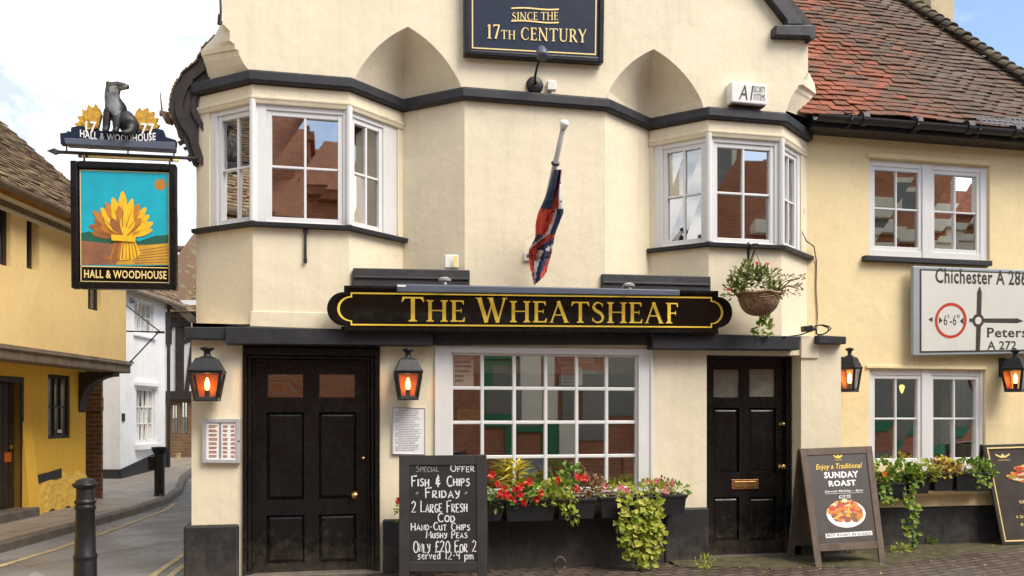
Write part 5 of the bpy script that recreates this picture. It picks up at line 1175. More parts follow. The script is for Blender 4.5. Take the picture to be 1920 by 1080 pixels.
mb = MB(); sans(mb, q, 'HALL & WOODHOUSE', .115, .90, .085, .15, .004, .02); mb.build('lettering', M['gold_pale'], hs_)
mb = MB()
for x in (158, 318): mb.tube([P(x, 292 + (x - 158) * .045, hy), P(x, 306 + (x - 158) * .03, hy)], .009, 6)
mb.build('hanger', M['slate_dark'], hs_)

# ================================================================== GROUND
def gz_(Y): return max(0, min(Y, 34) - 14.5) * .04
def sheet(name, rows, m, dz=0.0, kind='structure'):   # rows of street-frame (X, Y) points -> strip following the rise of the lane
    mb = MB(); mb.loft([[S(x, y, gz_(y) + dz) for x, y in r] for r in rows], closed=False); o = mb.build(name, m); o['kind'] = kind; return o
sheet('ground', [[(-320, y), (-40, y), (40, y), (320, y)] for y in (-260, -20, 0, 14.5, 18, 24, 34, 300)], M['ground'], -.012)
sheet('road', [[(a, y), (b, y)] for y, a, b in ((-6, -30, 30), (2, -30, 30), (3.4, -12, -1.0), (7.4, -7.5, -1.2), (9.6, -7, -2.2), (12, -7, -2.2), (14.5, -7.2, -2.2), (20, -9, -2.4), (30, -12, -3))], M['asphalt'], .0)
# brick paved forecourt in front of the pub
mb = MB(); mb.poly([(-1.9, -1.5, .004), (3.0, -3.2, .004), (12, -3.2, .004), (12, .46, .05), (5.2, .46, .03), (5.2, .05, .006), (-1.9, .05, .004)]); setting(mb.build('forecourt_paving', M['setts']))
# far pavement with kerb
edge = [(-5.55, 3), (-5.6, 9.4), (-5.72, 12.7), (-5.9, 14.4), (-6.15, 15.6), (-6.8, 17.5), (-7.3, 19.5), (-7.9, 22), (-9, 26)]
sheet('pavement', [[(x - 3.4, y), (x - .0, y)] for x, y in edge], M['pavement'], .10)
mb = MB(); mb.loft([[S(x - .02, y, gz_(y) + .104), S(x + .10, y, gz_(y) + .104), S(x + .115, y, gz_(y) + .09), S(x + .12, y, gz_(y) - .02)] for x, y in edge], closed=False); setting(mb.build('kerb', M['kerb']))
mb = MB(); mb.loft([[S(x + .62, y, gz_(y) + .006), S(x + .70, y, gz_(y) + .006)] for x, y in [(-5.62, 6.5), (-5.68, 9.4), (-5.80, 11), (-6.05, 13.2), (-6.3, 14.3)]], closed=False); setting(mb.build('yellow_line', M['yellow_line']))
for dx in (0, .16):
    mb = MB(); mb.loft([[S(x + dx, y, gz_(y) + .006), S(x + dx + .07, y, gz_(y) + .006)] for x, y in [(-3.1, 6.6), (-3.36, 8), (-3.55, 9.3), (-3.75, 11)]], closed=False); setting(mb.build('yellow_line', M['yellow_line']))
mb = MB(); rnd = random.Random(31)
mossr = [[V((x, yb, .03)), V((x, yb - w_ * .5, .022 + .012 * rnd.random())), V((x, yb - w_ + rnd.uniform(-.06, .06), .0085))] for x, yb, w_ in [(3.3, -.05, .25), (3.7, -.03, .35), (4.1, -.0, .5), (4.6, -.02, .6), (5.0, -.04, .7), (5.27, -.04, .75), (5.35, .35, 1.0), (5.8, .36, .9), (6.3, .36, .85), (6.8, .36, .7), (7.3, .36, .75), (8, .36, .7), (8.7, .36, .7)]]
mb.loft(mossr, closed=False); setting(mb.build('moss', M['moss']), 'stuff')

mb = MB(); rnd = random.Random(77)
for k in range(150):
    x, y_ = rnd.uniform(3.2, 8.5), rnd.uniform(-1.4, .25); z_ = .012 + .032 * max(0, min(1, (x - 3) / 8)) * (1 if y_ > -1 else .6)
    if y_ > -.1 and x < 5.35: continue
    a_ = rnd.random() * 6.28; mb.leaf((x, y_, z_), V((math.cos(a_), math.sin(a_), rnd.uniform(0, .3))), V((0, 0, 1)), rnd.uniform(.02, .06), rnd.uniform(.015, .035), rnd.uniform(-.2, .3))
setting(mb.build('fallen_leaves', island('fallen_leaf', [(0, (.10, .06, .02)), (.5, (.35, .22, .05)), (1, (.55, .45, .15))], .8)), 'stuff')
# ================================================================== PLANTS
def cluster(mb, c, r, n, ln, rnd, up=.35, wd=.7, hang=0.0, shell=.5):
    c = V(c)
    for _ in range(n):
        v = V((rnd.gauss(0, 1), rnd.gauss(0, 1), rnd.gauss(0, 1))).normalized(); f = shell + (1 - shell) * rnd.random()
        p = c + V((v.x * r[0], v.y * r[1], v.z * r[2])) * f
        d = (v + V((rnd.uniform(-.7, .7), rnd.uniform(-.7, .7), rnd.uniform(-.5, .5) + up - hang))).normalized()
        nn = (V((0, -.5, .7)) + V((rnd.uniform(-.8, .8), rnd.uniform(-.8, .8), rnd.uniform(-.5, .5)))).normalized()
        l = ln * rnd.uniform(.6, 1.25); mb.leaf(p, d, nn, l, l * wd, rnd.uniform(.05, .3))
def flower(mb, c, r, rnd, n=7):
    c = V(c)
    for k in range(n):
        a_ = k * 6.283 / n + rnd.random(); d = V((math.cos(a_), -.35, math.sin(a_))).normalized(); mb.leaf(c, d, V((0, -1, .1)), r * rnd.uniform(.85, 1.15), r * .95, -.25)
    for k in range(4): mb.leaf(c + V((0, -r * .25, 0)), V((rnd.uniform(-1, 1), -.8, rnd.uniform(-1, 1))), V((0, -1, 0)), r * .6, r * .6, -.2)
def trailing(mb, st, length, sway, n, ln, rnd, wd=.85):
    p = V(st); pts = [p.copy()]
    for k in range(10): p = p + V((rnd.uniform(-sway, sway), rnd.uniform(-.012, .008), -length / 10)); pts.append(p.copy())
    for k in range(n):
        t_ = rnd.random() ** .8 * 9.99; i = int(t_); c = pts[i].lerp(pts[i + 1], t_ - i) + V((rnd.uniform(-.04, .04), rnd.uniform(-.04, .01), rnd.uniform(-.02, .02)))
        l = ln * rnd.uniform(.6, 1.2); mb.leaf(c, V((rnd.uniform(-1, 1), -.5, rnd.uniform(-1, .3))), V((rnd.uniform(-.5, .5), -1, .5)).normalized(), l, l * wd, rnd.uniform(.05, .25))
    return pts
def plant(name, label, cat, base, parts, group=None):
    t = thing(name, base, label, cat, group)
    for nm, m, mb in parts: mb.build(nm, M[m], t)
    return t
def trough(px0, px1, pt, pb, yf, yb, label):
    a, b = P(px0, pt, yf), P(px1, pt, yf); zb_ = P((px0 + px1) / 2, pb, yf).z; zt_ = a.z
    t = thing('planter', ((a.x + b.x) / 2, (yf + yb) / 2, zb_), label, 'planter', 'black plastic planters under the windows')
    x0, x1 = a.x, b.x; tp = .02
    def rg(i, z, e=0): return [V((x0 + i, yf + i, z)), V((x1 - i, yf + i, z)), V((x1 - i, yb - i, z)), V((x0 + i, yb - i, z))]
    mb = MB(); mb.loft([rg(tp, zb_), rg(.004, zt_ - .03), rg(-.008, zt_ - .028), rg(-.008, zt_), rg(.008, zt_), rg(.012, zt_ - .04)]); mb.build('trough', M['planter'], t, bevel=.004)
    mb = MB(); r = rg(.010, zt_ - .035); mb.poly(r); mb.build('soil', M['soil'], t)
    return t
YT = (-.34, -.07)
trough(890, 944, 938, 978, *YT, 'black planter half hidden by the chalkboard'); trough(948, 1042, 938, 978, *YT, 'long black planter holding the red begonias'); trough(1046, 1118, 936, 974, *YT, 'black planter holding russet foliage under the shop window')
trough(1126, 1206, 932, 972, *YT, 'black planter from which the long ivy hangs'); trough(1240, 1288, 928, 966, *YT, 'end planter nearest the narrow door'); trough(1207, 1238, 931, 968, *YT, 'small black planter behind the hanging ivy')
Y2 = (.12, .36)
trough(1640, 1700, 906, 938, *Y2, 'leftmost planter under the wing window'); trough(1703, 1746, 890, 926, *Y2, 'black planter under the left casement of the wing window'); trough(1752, 1790, 888, 921, *Y2, 'square black planter in the middle under the wing window'); trough(1794, 1862, 887, 921, *Y2, 'long black planter nearest the right-hand menu board')
rnd = random.Random(21)
yp = -.21
# yellow rosette
l = MB(); st = MB(); c = P(968, 912, yp)
for k in range(46):
    h = rnd.uniform(-.02, .22); a_ = rnd.random() * 6.283; d = V((math.cos(a_), math.sin(a_) * .8, rnd.uniform(-.15, .75))); p = c + V((rnd.uniform(-.02, .02), 0, h)); l.leaf(p, d, V((0, 0, 1)), rnd.uniform(.12, .21) * (1.15 - h), .045, .15)
st.tube([c + V((0, 0, -.14)), c + V((.01, 0, .05)), c + V((.02, 0, .24))], [.014, .012, .006], 6)
plant('yellow_leaf_plant', 'tall yellow green plant with pointed leaves above the red begonias', 'plant', P(968, 940, yp), [('leaves', 'leaf_yellow', l), ('stem', 'stem', st)])
# begonias
l, f = MB(), MB()
for x, y_, w_ in ((935, 935, .16), (975, 930, .2), (1008, 930, .14)): cluster(l, P(x, y_, yp - .04), (w_, .13, .11), 75, .065, rnd)
cluster(l, P(925, 945, yp - .1), (.09, .08, .13), 40, .05, rnd, hang=.4)
for x, y_ in ((922, 891), (933, 908), (940, 925), (962, 938), (982, 941), (976, 912), (991, 904), (1006, 937), (974, 928), (1013, 925), (951, 930), (966, 919), (946, 918), (938, 928)): flower(f, P(x, y_, yp - .15 + rnd.uniform(-.04, .04)), .042, rnd)
plant('red_begonia', 'mass of red begonia flowers in the planter beside the chalkboard', 'flowering plant', P(965, 940, yp), [('leaves', 'leaf', l), ('petals', 'red_petal', f)])
# lime pelargonium
l, f = MB(), MB()
for x, y_, w_ in ((1030, 922, .12), (1052, 915, .13), (1040, 935, .15)): cluster(l, P(x, y_, yp - .06), (w_, .12, .09), 75, .055, rnd, wd=.95)
for x, y_ in ((1070, 935), (1066, 955), (1073, 968)): cluster(l, P(x, y_, yp - .16), (.05, .04, .07), 22, .05, rnd, hang=.8)
plant('lime_foliage_plant', 'bushy lime green plant spilling over right of the begonias', 'plant', P(1040, 940, yp), [('leaves', 'leaf_lime', l)])
l, f, s_ = MB(), MB(), MB()
cluster(l, P(1067, 898, yp), (.10, .1, .16), 90, .06, rnd, wd=.8); 
for x, y_ in ((1084, 895), (1096, 897), (1047, 901), (1081, 917)): flower(f, P(x, y_, yp - .12), .042, rnd)
plant('bushy_green_plant', 'dark green bushy plant with a few red flowers by the shop window glass', 'plant', P(1067, 935, yp), [('leaves', 'leaf', l), ('petals', 'red_petal', f)])
l, s_ = MB(), MB()
for x, y_ in ((1095, 912), (1110, 916), (1125, 920)): cluster(l, P(x, y_, yp - .05), (.10, .1, .12), 55, .055, rnd, up=.7, wd=.5)
for px_, h, b_ in ((1088, 890, 14), (1026, 898, -9)): s_.tube([P(px_ + 12, 930, yp), P(px_ + 14, h + 10, yp), P(px_ + 8, h - 12, yp), P(px_, h - 20, yp)], [.006, .006, .005, .003], 6)
plant('russet_plant', 'wispy russet and pink foliage with a curled pale stem', 'plant', P(1108, 938, yp), [('leaves', 'leaf_brown', l), ('stem', 'wicker', s_)])
l, f = MB(), MB()
for x, y_, w_ in ((1150, 925, .15), (1180, 920, .15), (1210, 918, .15), (1238, 922, .12)): cluster(l, P(x, y_, yp - .03), (w_, .11, .09), 60, .055, rnd, wd=.8)
for x, y_ in ((1163, 915), (1175, 920), (1250, 922), (1133, 912)): flower(f, P(x, y_, yp - .14), .040, rnd)
plant('mixed_green_plant', 'pale green plant with pink flowers filling the planters above the ivy', 'plant', P(1190, 935, yp), [('leaves', 'leaf_lime', l), ('petals', 'pink_petal', f)])
l, s_ = MB(), MB()
for k in range(13):
    x = 1170 + k * 5.6 + rnd.uniform(-2, 2); ln_ = .78 * (1 - abs(k - 6.0) / 12) + rnd.uniform(-.1, .06)
    pts = trailing(l, P(x + (1201 - x) * .0, 925, yp - .17), ln_, .028, int(30 * ln_ + 10), .070, rnd); s_.tube(pts, .004, 4)
trailing(l, P(1160, 960, yp - .14), .42, .02, 26, .07, rnd); trailing(l, P(1232, 930, yp - .13), .55, .02, 26, .06, rnd)
cluster(l, P(1203, 1015, yp - .19), (.19, .07, .24), 95, .075, rnd, hang=.8, wd=.9)
plant('hanging_ivy', 'long yellow green ivy trailing from the planters down the black plinth', 'trailing plant', P(1200, 930, yp), [('leaves', 'leaf_lime', l), ('stem', 'stem', s_)])
l, f = MB(), MB()
cluster(l, P(1248, 915, yp), (.12, .1, .10), 50, .05, rnd, up=.6, wd=.5)
for x, y_ in ((1214, 904), (1231, 902), (1260, 907), (1247, 912)): flower(f, P(x, y_, yp - .08), .035, rnd)
plant('russet_flower_plant', 'brownish plant with dull red flowers at the door end of the planters', 'plant', P(1245, 930, yp), [('leaves', 'leaf_brown', l), ('petals', 'pink_petal', f)])
l = MB(); cluster(l, P(1272, 918, yp - .02), (.13, .11, .06), 70, .05, rnd, wd=.7); plant('fern_plant', 'small green plant in the end planter nearest the narrow door', 'plant', P(1270, 930, yp), [('leaves', 'leaf', l)])
# wing planters
yw = .24
def wing(name, label, spots, m, fl=(), fm='white_petal', ln=.06, hang=()):
    l, f = MB(), MB()
    for x, y_, r in spots: cluster(l, P(x, y_, yw - .05), (r, .11, r * .85), int(760 * r), ln, rnd, wd=.85)
    for x, y_, h in hang: trailing(l, P(x, y_, yw - .16), h, .02, int(60 * h + 8), ln, rnd)
    for x, y_ in fl: flower(f, P(x, y_, yw - .18), .036, rnd)
    plant(name, label, 'plant', P(spots[0][0], spots[0][1] + 25, yw), [('leaves', m, l)] + ([('petals', fm, f)] if fl else []))
wing('orange_flower_plant', 'green plant with one orange flower beside the roast board', ((1658, 882, .14), (1652, 905, .13)), 'leaf', ((1658, 889),), 'orange_petal', .06, ((1650, 905, .2), (1662, 910, .18)))
wing('ivy_plant', 'dark leaved ivy trailing to the ground under the left casement', ((1690, 885, .15), (1708, 893, .13)), 'leaf', (), 'white_petal', .065, ((1708, 905, .4), (1700, 910, .5), (1706, 910, .72)))
wing('white_pansy', 'small green plant with a white flower in the wing planters', ((1733, 882, .12), (1742, 890, .11)), 'leaf_lime', ((1733, 878),), 'white_petal', .05)
wing('bronze_plant', 'bronze and green leaved plant in the square planter', ((1760, 876, .12), (1778, 878, .13)), 'leaf_brown', (), 'white_petal', .05)
wing('yellow_green_plant', 'yellow green plant between bronze leaves and white flower', ((1771, 872, .10), (1765, 883, .12), (1785, 886, .08)), 'leaf_yellow', (), 'white_petal', .045)
wing('bright_green_plant', 'bright green bushy plant with a white flower beside the right-hand menu board', ((1812, 878, .14), (1834, 878, .14), (1848, 884, .10)), 'leaf', ((1816, 875),), 'white_petal', .05, ((1833, 890, .14), (1850, 890, .1)))
# weeds at the foot of the walls
for i, (x, y_, r, lab) in enumerate(((1320, 1064, .10, 'low weed on the ground left of the narrow door'), (1745, 1022, .07, 'pale weed sprouting below the wing planters'), (1802, 1016, .12, 'tall weed against the black plinth under the square planter'), (1690, 1036, .10, 'low yellow green weed on the moss beside the roast board'), (1650, 1012, .07, 'weed tucked behind the roast board'))):
    l = MB(); c = GP(x, y_, .02); cluster(l, c + V((0, 0, r * .45)), (r, r * .7, r * .6), 60, .05, rnd, up=.6, wd=.4)
    if i == 2:
        for k in range(5): trailing(l, c + V((rnd.uniform(-.06, .06), .02, .22)), .2, .02, 10, .05, rnd)
    tag(l.build('weed', M['leaf_lime' if i in (0, 3) else 'leaf']), lab, 'weed', 'weeds at the wall foot')
l, f = MB(), MB(); cluster(l, P(751, 955, -.18), (.05, .05, .12), 16, .05, rnd); flower(f, P(747, 938, -.2), .035, rnd)
plant('red_flower', 'single red flower peeking out left of the chalkboard', 'flower', P(749, 1090, -.15), [('leaves', 'leaf', l), ('petals', 'red_petal', f)])

# hanging basket
yh = -.35; hb_ = thing('hanging_basket', P(1423, 590, yh), 'wicker hanging basket on an iron bracket below the right bay', 'hanging basket')
mb = MB(); n_ = 9; ctr = P(1423, 553, yh); r0 = .20
prof = [(r0 * math.cos(R(90 * k / 8)) ** .75 if k < 8 else .03, -.205 * math.sin(R(90 * k / 8))) for k in range(9)]
rings = []
for k, (r, h) in enumerate(prof): rings.append([ctr + V((r * math.cos(j * .2244) * (1 + .015 * math.sin(j * 5 + k)), r * math.sin(j * .2244), h)) for j in range(28)])
mb.loft(rings)
for h_, r_, rr3 in ((0.005, .208, .016), (-.022, .200, .008), (-.042, .194, .009), (-.062, .186, .008), (-.084, .176, .009), (-.106, .162, .008), (-.128, .146, .009), (-.15, .126, .008), (-.17, .104, .009)): mb.tube([ctr + V((r_ * (1 + .025 * math.sin(j * 2.4 + h_ * 160)) * math.cos(j * .2244), r_ * (1 + .025 * math.sin(j * 2.4 + h_ * 160)) * math.sin(j * .2244), h_ + .006 * math.sin(j * 1.3 + h_ * 50))) for j in range(29)], rr3, 5)
mb.build('basket', M['wicker'], hb_)
mb = MB(); top = P(1417, 470, yh)
for a_ in (.5, 2.6, 4.7): mb.tube([ctr + V((.2 * math.cos(a_), .2 * math.sin(a_), 0)), top], .004, 5)
mb.build('chain', M['gutter'], hb_)
mb = MB(); mb.tube([P(1403, 455, 0), P(1403, 508, 0)], .016, 6); mb.tube([P(1403, 462, 0), P(1412, 458, -.2), P(1420, 458, yh - .02), P(1421, 466, yh)], .011, 6); mb.tube([P(1403, 500, 0), P(1411, 478, -.2), P(1418, 461, yh + .04)], .008, 6); mb.build('bracket', M['gutter'], hb_)
l, d, f, s_ = MB(), MB(), MB(), MB()
for x, y_, r in ((1390, 525, .13), (1410, 515, .14), (1432, 522, .14), (1378, 540, .11), (1450, 545, .09)): cluster(l, P(x, y_, yh), (r, r * .9, r), int(1150 * r), .06, rnd, wd=.42, up=.6, shell=.15)
for k in range(16):
    a_ = rnd.uniform(-.2, .6); p0 = P(1455, 545, yh) + V((rnd.uniform(-.06, .06), rnd.uniform(-.05, .05), 0)); p1 = p0 + V((rnd.uniform(.05, .26), rnd.uniform(-.1, .1), rnd.uniform(-.04, .16))); s_.tube([p0, p0.lerp(p1, .5) + V((0, 0, .03)), p1], .0035, 4); cluster(d, p1, (.03, .03, .03), 8, .035, rnd, wd=.5)
for x, y_ in ((1439, 495), (1419, 494), (1366, 542)): flower(f, P(x, y_, yh - .1), .020, rnd, 5)
plant('basket_plant', 'wispy green plant with tiny red flowers growing in the hanging basket', 'plant', P(1423, 553, yh), [('leaves', 'leaf_mid', l), ('dry_leaves', 'leaf_brown', d), ('twigs', 'stem', s_), ('petals', 'red_petal', f)])
l = MB(); cluster(l, P(1432, 614, -.17), (.10, .06, .08), 60, .06, rnd, wd=.7); cluster(l, P(1436, 600, -.17), (.05, .05, .05), 22, .05, rnd); tag(l.build('trailing_sprig', M['leaf']), 'small green sprig on the black trim below the hanging basket', 'plant')

# ================================================================== PAVEMENT BOARDS
def leaning(tl, tr, br_, bl_, yt):        # a flat board standing on the ground at bl_, br_ and leaning back to depth yt at its top
    t_ = (P(*tl, yt) + P(*tr, yt)) / 2; n_ = (br_ - bl_).cross(t_ - bl_).normalized()
    def ht(p): d = ray(*p); return CAMP + d * ((bl_ - CAMP).dot(n_) / d.dot(n_))
    return Quad(ht(tl), ht(tr), br_, bl_)
def easel(name, q, label, fw, fm, legs, yaw_back=.45, foot=.0):
    t = thing(name, (q.bl + q.br) / 2, label, 'pavement board')
    mb = MB(); f_ = fw / q.w; v0 = legs; vv = fw / q.h
    q.box(mb, 0, f_, 0, 1, -.022, .0); q.box(mb, 1 - f_, 1, 0, 1, -.022, .0); q.box(mb, f_, 1 - f_, 1 - vv, 1, -.022, -.002); q.box(mb, f_, 1 - f_, v0, v0 + vv, -.022, -.002)
    mb.build('frame', M[fm], t, bevel=.005)
    # rear frame folding out behind
    bk_ = V((-q.n.x, -q.n.y, 0)).normalized() * yaw_back; z_ = min(q.bl.z, q.br.z); mb = MB(); q2 = Quad(q.tl - q.n * .03, q.tr - q.n * .03, q.br + bk_ - q.n * .03, q.bl + bk_ - q.n * .03)
    q2.box(mb, 0, f_, 0, 1, -.022, 0); q2.box(mb, 1 - f_, 1, 0, 1, -.022, 0); q2.box(mb, f_, 1 - f_, v0, v0 + vv, -.022, 0); q2.box(mb, f_, 1 - f_, v0 + vv, .97, -.018, -.006); mb.build('rear_frame', M[fm], t, bevel=.004)
    mb = MB(); q.box(mb, f_, 1 - f_, v0 + vv, 1 - vv, -.018, -.010)
    return t, mb, (f_, vv, v0)
bl, brr = GP(748, 1094), GP(914, 1094)
q = leaning((748, 854), (912, 853), brr, bl, -.52)
cb, mb, (f_, vv, v0) = easel('chalkboard', q, 'black framed chalkboard with a fish and chips Friday offer beside the wide door', .088, 'board_frame', .088)
mb.build('slate', M['chalkboard'], cb)
def bu(px): return (px - 748) / 165
def bv(py): return (1094 - py) / 240
def hl(s, x0, y0, x1, y1, th=.011, m='chalk', caps=True, slope=0):
    hand(mb, q, s, bu(x0), bu(x1), bv(y1), bv(y0), -.0095, th, caps, slope)
mb = MB(); hl('SPECIAL', 780, 873, 823, 885, .007); mb.build('faint_writing', M['chalk_faint'], cb)
mb = MB(); hl('OFFER', 845, 872, 890, 885, .008); hl('FISH & CHIPS', 772, 893, 881, 912, .0125); hl('FRIDAY', 798, 916, 862, 934, .0125); hl('2 LARGE FRESH', 772, 940, 876, 961, .011); hl('COD', 821, 963, 853, 979, .011); hl('HAND-CUT CHIPS', 771, 981, 881, 995, .010); hl('MUSHY PEAS', 799, 997, 876, 1010, .010); hl('ONLY £20 FOR 2', 775, 1015, 893, 1036, .011); hl('served 12-9 pm', 783, 1034, 887, 1049, .009, caps=False)
mb.build('chalk_writing', M['chalk'], cb)
mb = MB(); hl('*', 778, 920, 786, 930, .006); hl('*', 870, 920, 878, 930, .006); mb.build('rubbed_marks', M['chalk_faint'], cb)
# roast board
g0, g1 = GP(1530, 1065), GP(1662, 1058)
q = leaning((1500, 841), (1635, 836), g1, g0, -.22)
rb, mb, (f_, vv, v0) = easel('roast_board', q, 'weathered wooden board advertising SUNDAY ROAST with a plate of food', .075, 'weathered', .13)
mb.build('poster', M['poster_dark'], rb)
mb = MB(); sans(mb, q, 'SUNDAY', .285, .765, .735, .79, -.008, .035); sans(mb, q, 'ROAST', .335, .715, .665, .715, -.008, .035); sans(mb, q, 'Served Midday - 4pm', .265, .80, .61, .633, -.008, .01, .2); sans(mb, q, '£19.95', .45, .62, .565, .59, -.008, .01, .2)
q.flat(mb, [(.265, .603), (.80, .603), (.80, .6055), (.265, .6055)], -.008); q.flat(mb, [(.45, .559), (.62, .559), (.62, .5615), (.45, .5615)], -.008)
q.flat(mb, [(.20, .238), (.86, .245), (.86, .28), (.20, .273)], -.008); mb.build('white_lettering', M['white_ink'], rb)
mb = MB(); sans(mb, q, 'Enjoy a Traditional', .185, .835, .80, .86, -.0082, .012, .35); cxx = .51
for k in range(3): a_ = (-35, 0, 35)[k]; q.flat(mb, [(cxx - .025, .905), (cxx + .025, .905), (cxx + .012 + .0016 * a_, .93 - abs(a_) * .0001), (cxx + .0012 * a_, .937), (cxx - .012 + .0016 * a_, .93)], -.0082 + k * .0003)
sans(mb, q, 'TRADITIONAL', .455, .565, .885, .895, -.0082); mb.build('gold_lettering', M['gold'], rb)
mb = MB(); sans(mb, q, 'BEST ROAST IN SUSSEX', .215, .845, .247, .270, -.0072, .015); mb.build('strapline', M['ink'], rb)
def plate(q, cu, cv, ru, rv, par, seed, dish=True):
    rnd = random.Random(seed); pl = MB(); 
    if dish: q.flat(pl, [(cu + ru * math.cos(k * .2618), cv + rv * math.sin(k * .2618)) for k in range(24)], -.0078); pl.build('plate_picture', M['white_ink'], par)
    mb = MB()
    for k in range(110):
        a_ = rnd.random() * 6.283; r_ = math.sqrt(rnd.random()) * .88; x, y = cu + ru * r_ * math.cos(a_), cv + rv * (r_ * math.sin(a_) * (.72 if math.sin(a_) < 0 else 1.0) + .12 - abs(math.cos(a_) * r_) * .1); s_ = rnd.uniform(.10, .24); a0 = rnd.random() * 3.14
        mb.poly([q.pt(x + ru * s_ * math.cos(a0 + j * 1.047) * rnd.uniform(.6, 1), y + rv * s_ * math.sin(a0 + j * 1.047) * rnd.uniform(.6, 1), -.0074 + .00004 * k) for j in range(6)], rnd.choice([0, 0, 0, 1, 1, 2, 2, 3, 4, 5 if y < cv else 1]))
    mb.build('food_picture', [M['food_gold'], M['food_orange'], M['food_brown'], M['food_red'], M['food_cream'], M['food_green']], par)
for n_, c_ in (('gold', (.75, .38, .03)), ('orange', (.66, .20, .03)), ('brown', (.30, .10, .035)), ('red', (.55, .06, .04)), ('cream', (.80, .66, .40)), ('green', (.25, .32, .05))): M['food_' + n_] = paint('printed_food_' + n_, c_, .5, .2, 40, 0)
plate(q, .525, .43, .275, .115, rb, 3)
# right hand menu board
g0, g1 = GP(1880, 1022, .03), GP(2032, 1017, .03)
q = leaning((1843, 834), (2003, 829), g1, g0, .22)
mn, mb, (f_, vv, v0) = easel('menu_board', q, 'dark menu board with thin gold border and food picture at the right edge', .035, 'board_frame', .0)
mb.build('poster', M['poster_dark'], mn)
mb = MB(); q.frame(mb, .035, .965, .03, .97, .016, -.022, .004); mb.build('gold_edge', M['gold_pale'], mn, bevel=.003)
mb = MB(); 
for k in range(3): a_ = (-35, 0, 35)[k]; q.flat(mb, [(.18, .865), (.24, .865), (.225 + .002 * a_, .893), (.21 + .0022 * a_, .908), (.195 + .002 * a_, .893)], -.0082 + k * .0003)
sans(mb, q, 'HISTORIC', .15, .29, .835, .848, -.008); sans(mb, q, 'GREAT FOOD', .30, .66, .405, .435, -.008, .015); sans(mb, q, '12PM - 9PM', .24, .7, .26, .285, -.008, .015); sans(mb, q, 'SATURDAY', .27, .68, .185, .208, -.008, .015); sans(mb, q, 'SUNDAY', .32, .64, .115, .14, -.008, .015); mb.build('lettering', M['gold_pale'], mn)
mb = MB(); q.box(mb, .30, .62, .325, .375, -.010, -.006); mb.build('panel', M['ink'], mn)
mb = MB(); sans(mb, q, 'SERVED', .35, .57, .338, .362, -.005, .01); mb.build('panel_lettering', M['gold_pale'], mn)
plate(q, .46, .68, .26, .10, mn, 8, False)
# bits on the ground
mb = MB(); c = GP(1050, 1072, .0) + V((0, 0, .07)); mb.tube([c + V((.05 * math.cos(k * .5), 0, .07 * math.sin(k * .5))) for k in range(13)], .010, 6); tag(mb.build('iron_ring', M['weathered'], smooth=True), 'small rusty ring standing at the foot of the black plinth', 'ring')

# things seen through the windows
def poster(label, px0, py0, px1, py1, m, o, name='window_notice', ex=None):
    r = F0.rect(px0, py0, px1, py1, o); mb = MB(); F0.box(mb, r[0], r[1], r[2], r[3], o - .003, o); t = tag(mb.build(name, M[m]), label, 'notice'); t['group'] = 'notices inside the shop window'
    mb = MB(); rnd = random.Random(int(px0))
    for k in range(5): z_ = r[2] + (r[3] - r[2]) * (.15 + .16 * k); F0.box(mb, r[0] + .02, r[0] + (r[1] - r[0]) * rnd.uniform(.5, .9), z_, z_ + (r[3] - r[2]) * .06, o + .001, o + .002)
    mb.build('print', M[ex or 'ink_grey'], t)
poster('white notice taped high in the middle of the shop window', 1052, 688, 1092, 722, 'paper', -.09)
poster('pale narrow notice in the top row of panes above the other', 1046, 668, 1114, 681, 'paper', -.10)
poster('yellow strip standing in for a car plate mirrored in the leftmost column of shop window panes', 858, 768, 899, 788, 'leaf_yellow', -.075, 'plate_reflection', 'ink')  # painted reflection: yellow plate of a parked car, put in as a strip
poster('white and green notice in the top left corner of the shop window', 849, 668, 888, 724, 'paper', -.085)
lt = thing('interior_lamp', FW.pt(.9, 1.9, -.6), 'small glowing lamp seen through the lower wing window', 'lamp')
h = FW.hit(1691, 728, -.6); p = FW.pt(h[0], h[1], -.6); mb = MB(); mb.lathe(p, [(.008, -.06), (.024, -.02), (.032, .02), (.02, .04), (.002, .045)], 12); mb.build('shade', M['bulb_small'], lt, smooth=True)
mb = MB(); mb.tube([p + V((0, 0, -.09)), p + V((0, 0, -.16)), p + V((0, .25, -.16))], .01); mb.build('arm', M['brass'], lt)

# ================================================================== BOLLARDS
def bollard(X, Y, h, r, label):
    z_ = gz_(Y) + (.0 if X > -5.5 else .10); t = thing('bollard', S(X, Y, z_), label, 'bollard', 'black bollards beside the lane')
    mb = MB(); mb.lathe(S(X, Y, z_), [(r * 1.25, 0), (r * 1.25, .06), (r * 1.18, .08), (r * 1.15, h * .30), (r * 1.1, h * .31)], 24); mb.build('base', M['black_metal'], t, smooth=True)
    mb = MB(); mb.lathe(S(X, Y, z_), [(r * 1.1, h * .28), (r * 1.22, h * .315), (r * 1.22, h * .335), (r * 1.08, h * .35), (r * .95, h * .72), (r * 1.08, h * .735), (r * 1.08, h * .755), (r * .95, h * .77), (r * 1.1, h * .785), (r * 1.1, h * .80), (r * .93, h * .815), (r * .92, h * .91)], 24); mb.build('shaft', M['black_metal'], t, smooth=True, bevel=.002)
    mb = MB(); mb.lathe(S(X, Y, z_), [(r * .92, h * .905), (r * 1.15, h * .92), (r * 1.3, h * .935), (r * 1.32, h * .95), (r * 1.05, h * .955), (r * .95, h * .975), (r * .6, h * .99), (.001, h)], 24); mb.build('cap', M['black_metal'], t, smooth=True)
    return t
bollard((160 - 960) / 1600 * 7.05, 7.05, .96, .076, 'big black ringed bollard in the foreground at the lane mouth')
Xb, Yb = (299 - 960) / 1600 * 14.6, 14.6; t = thing('lane_post', S(Xb, Yb, .1), 'plain dark post with flared top and side box on the far kerb', 'bollard')
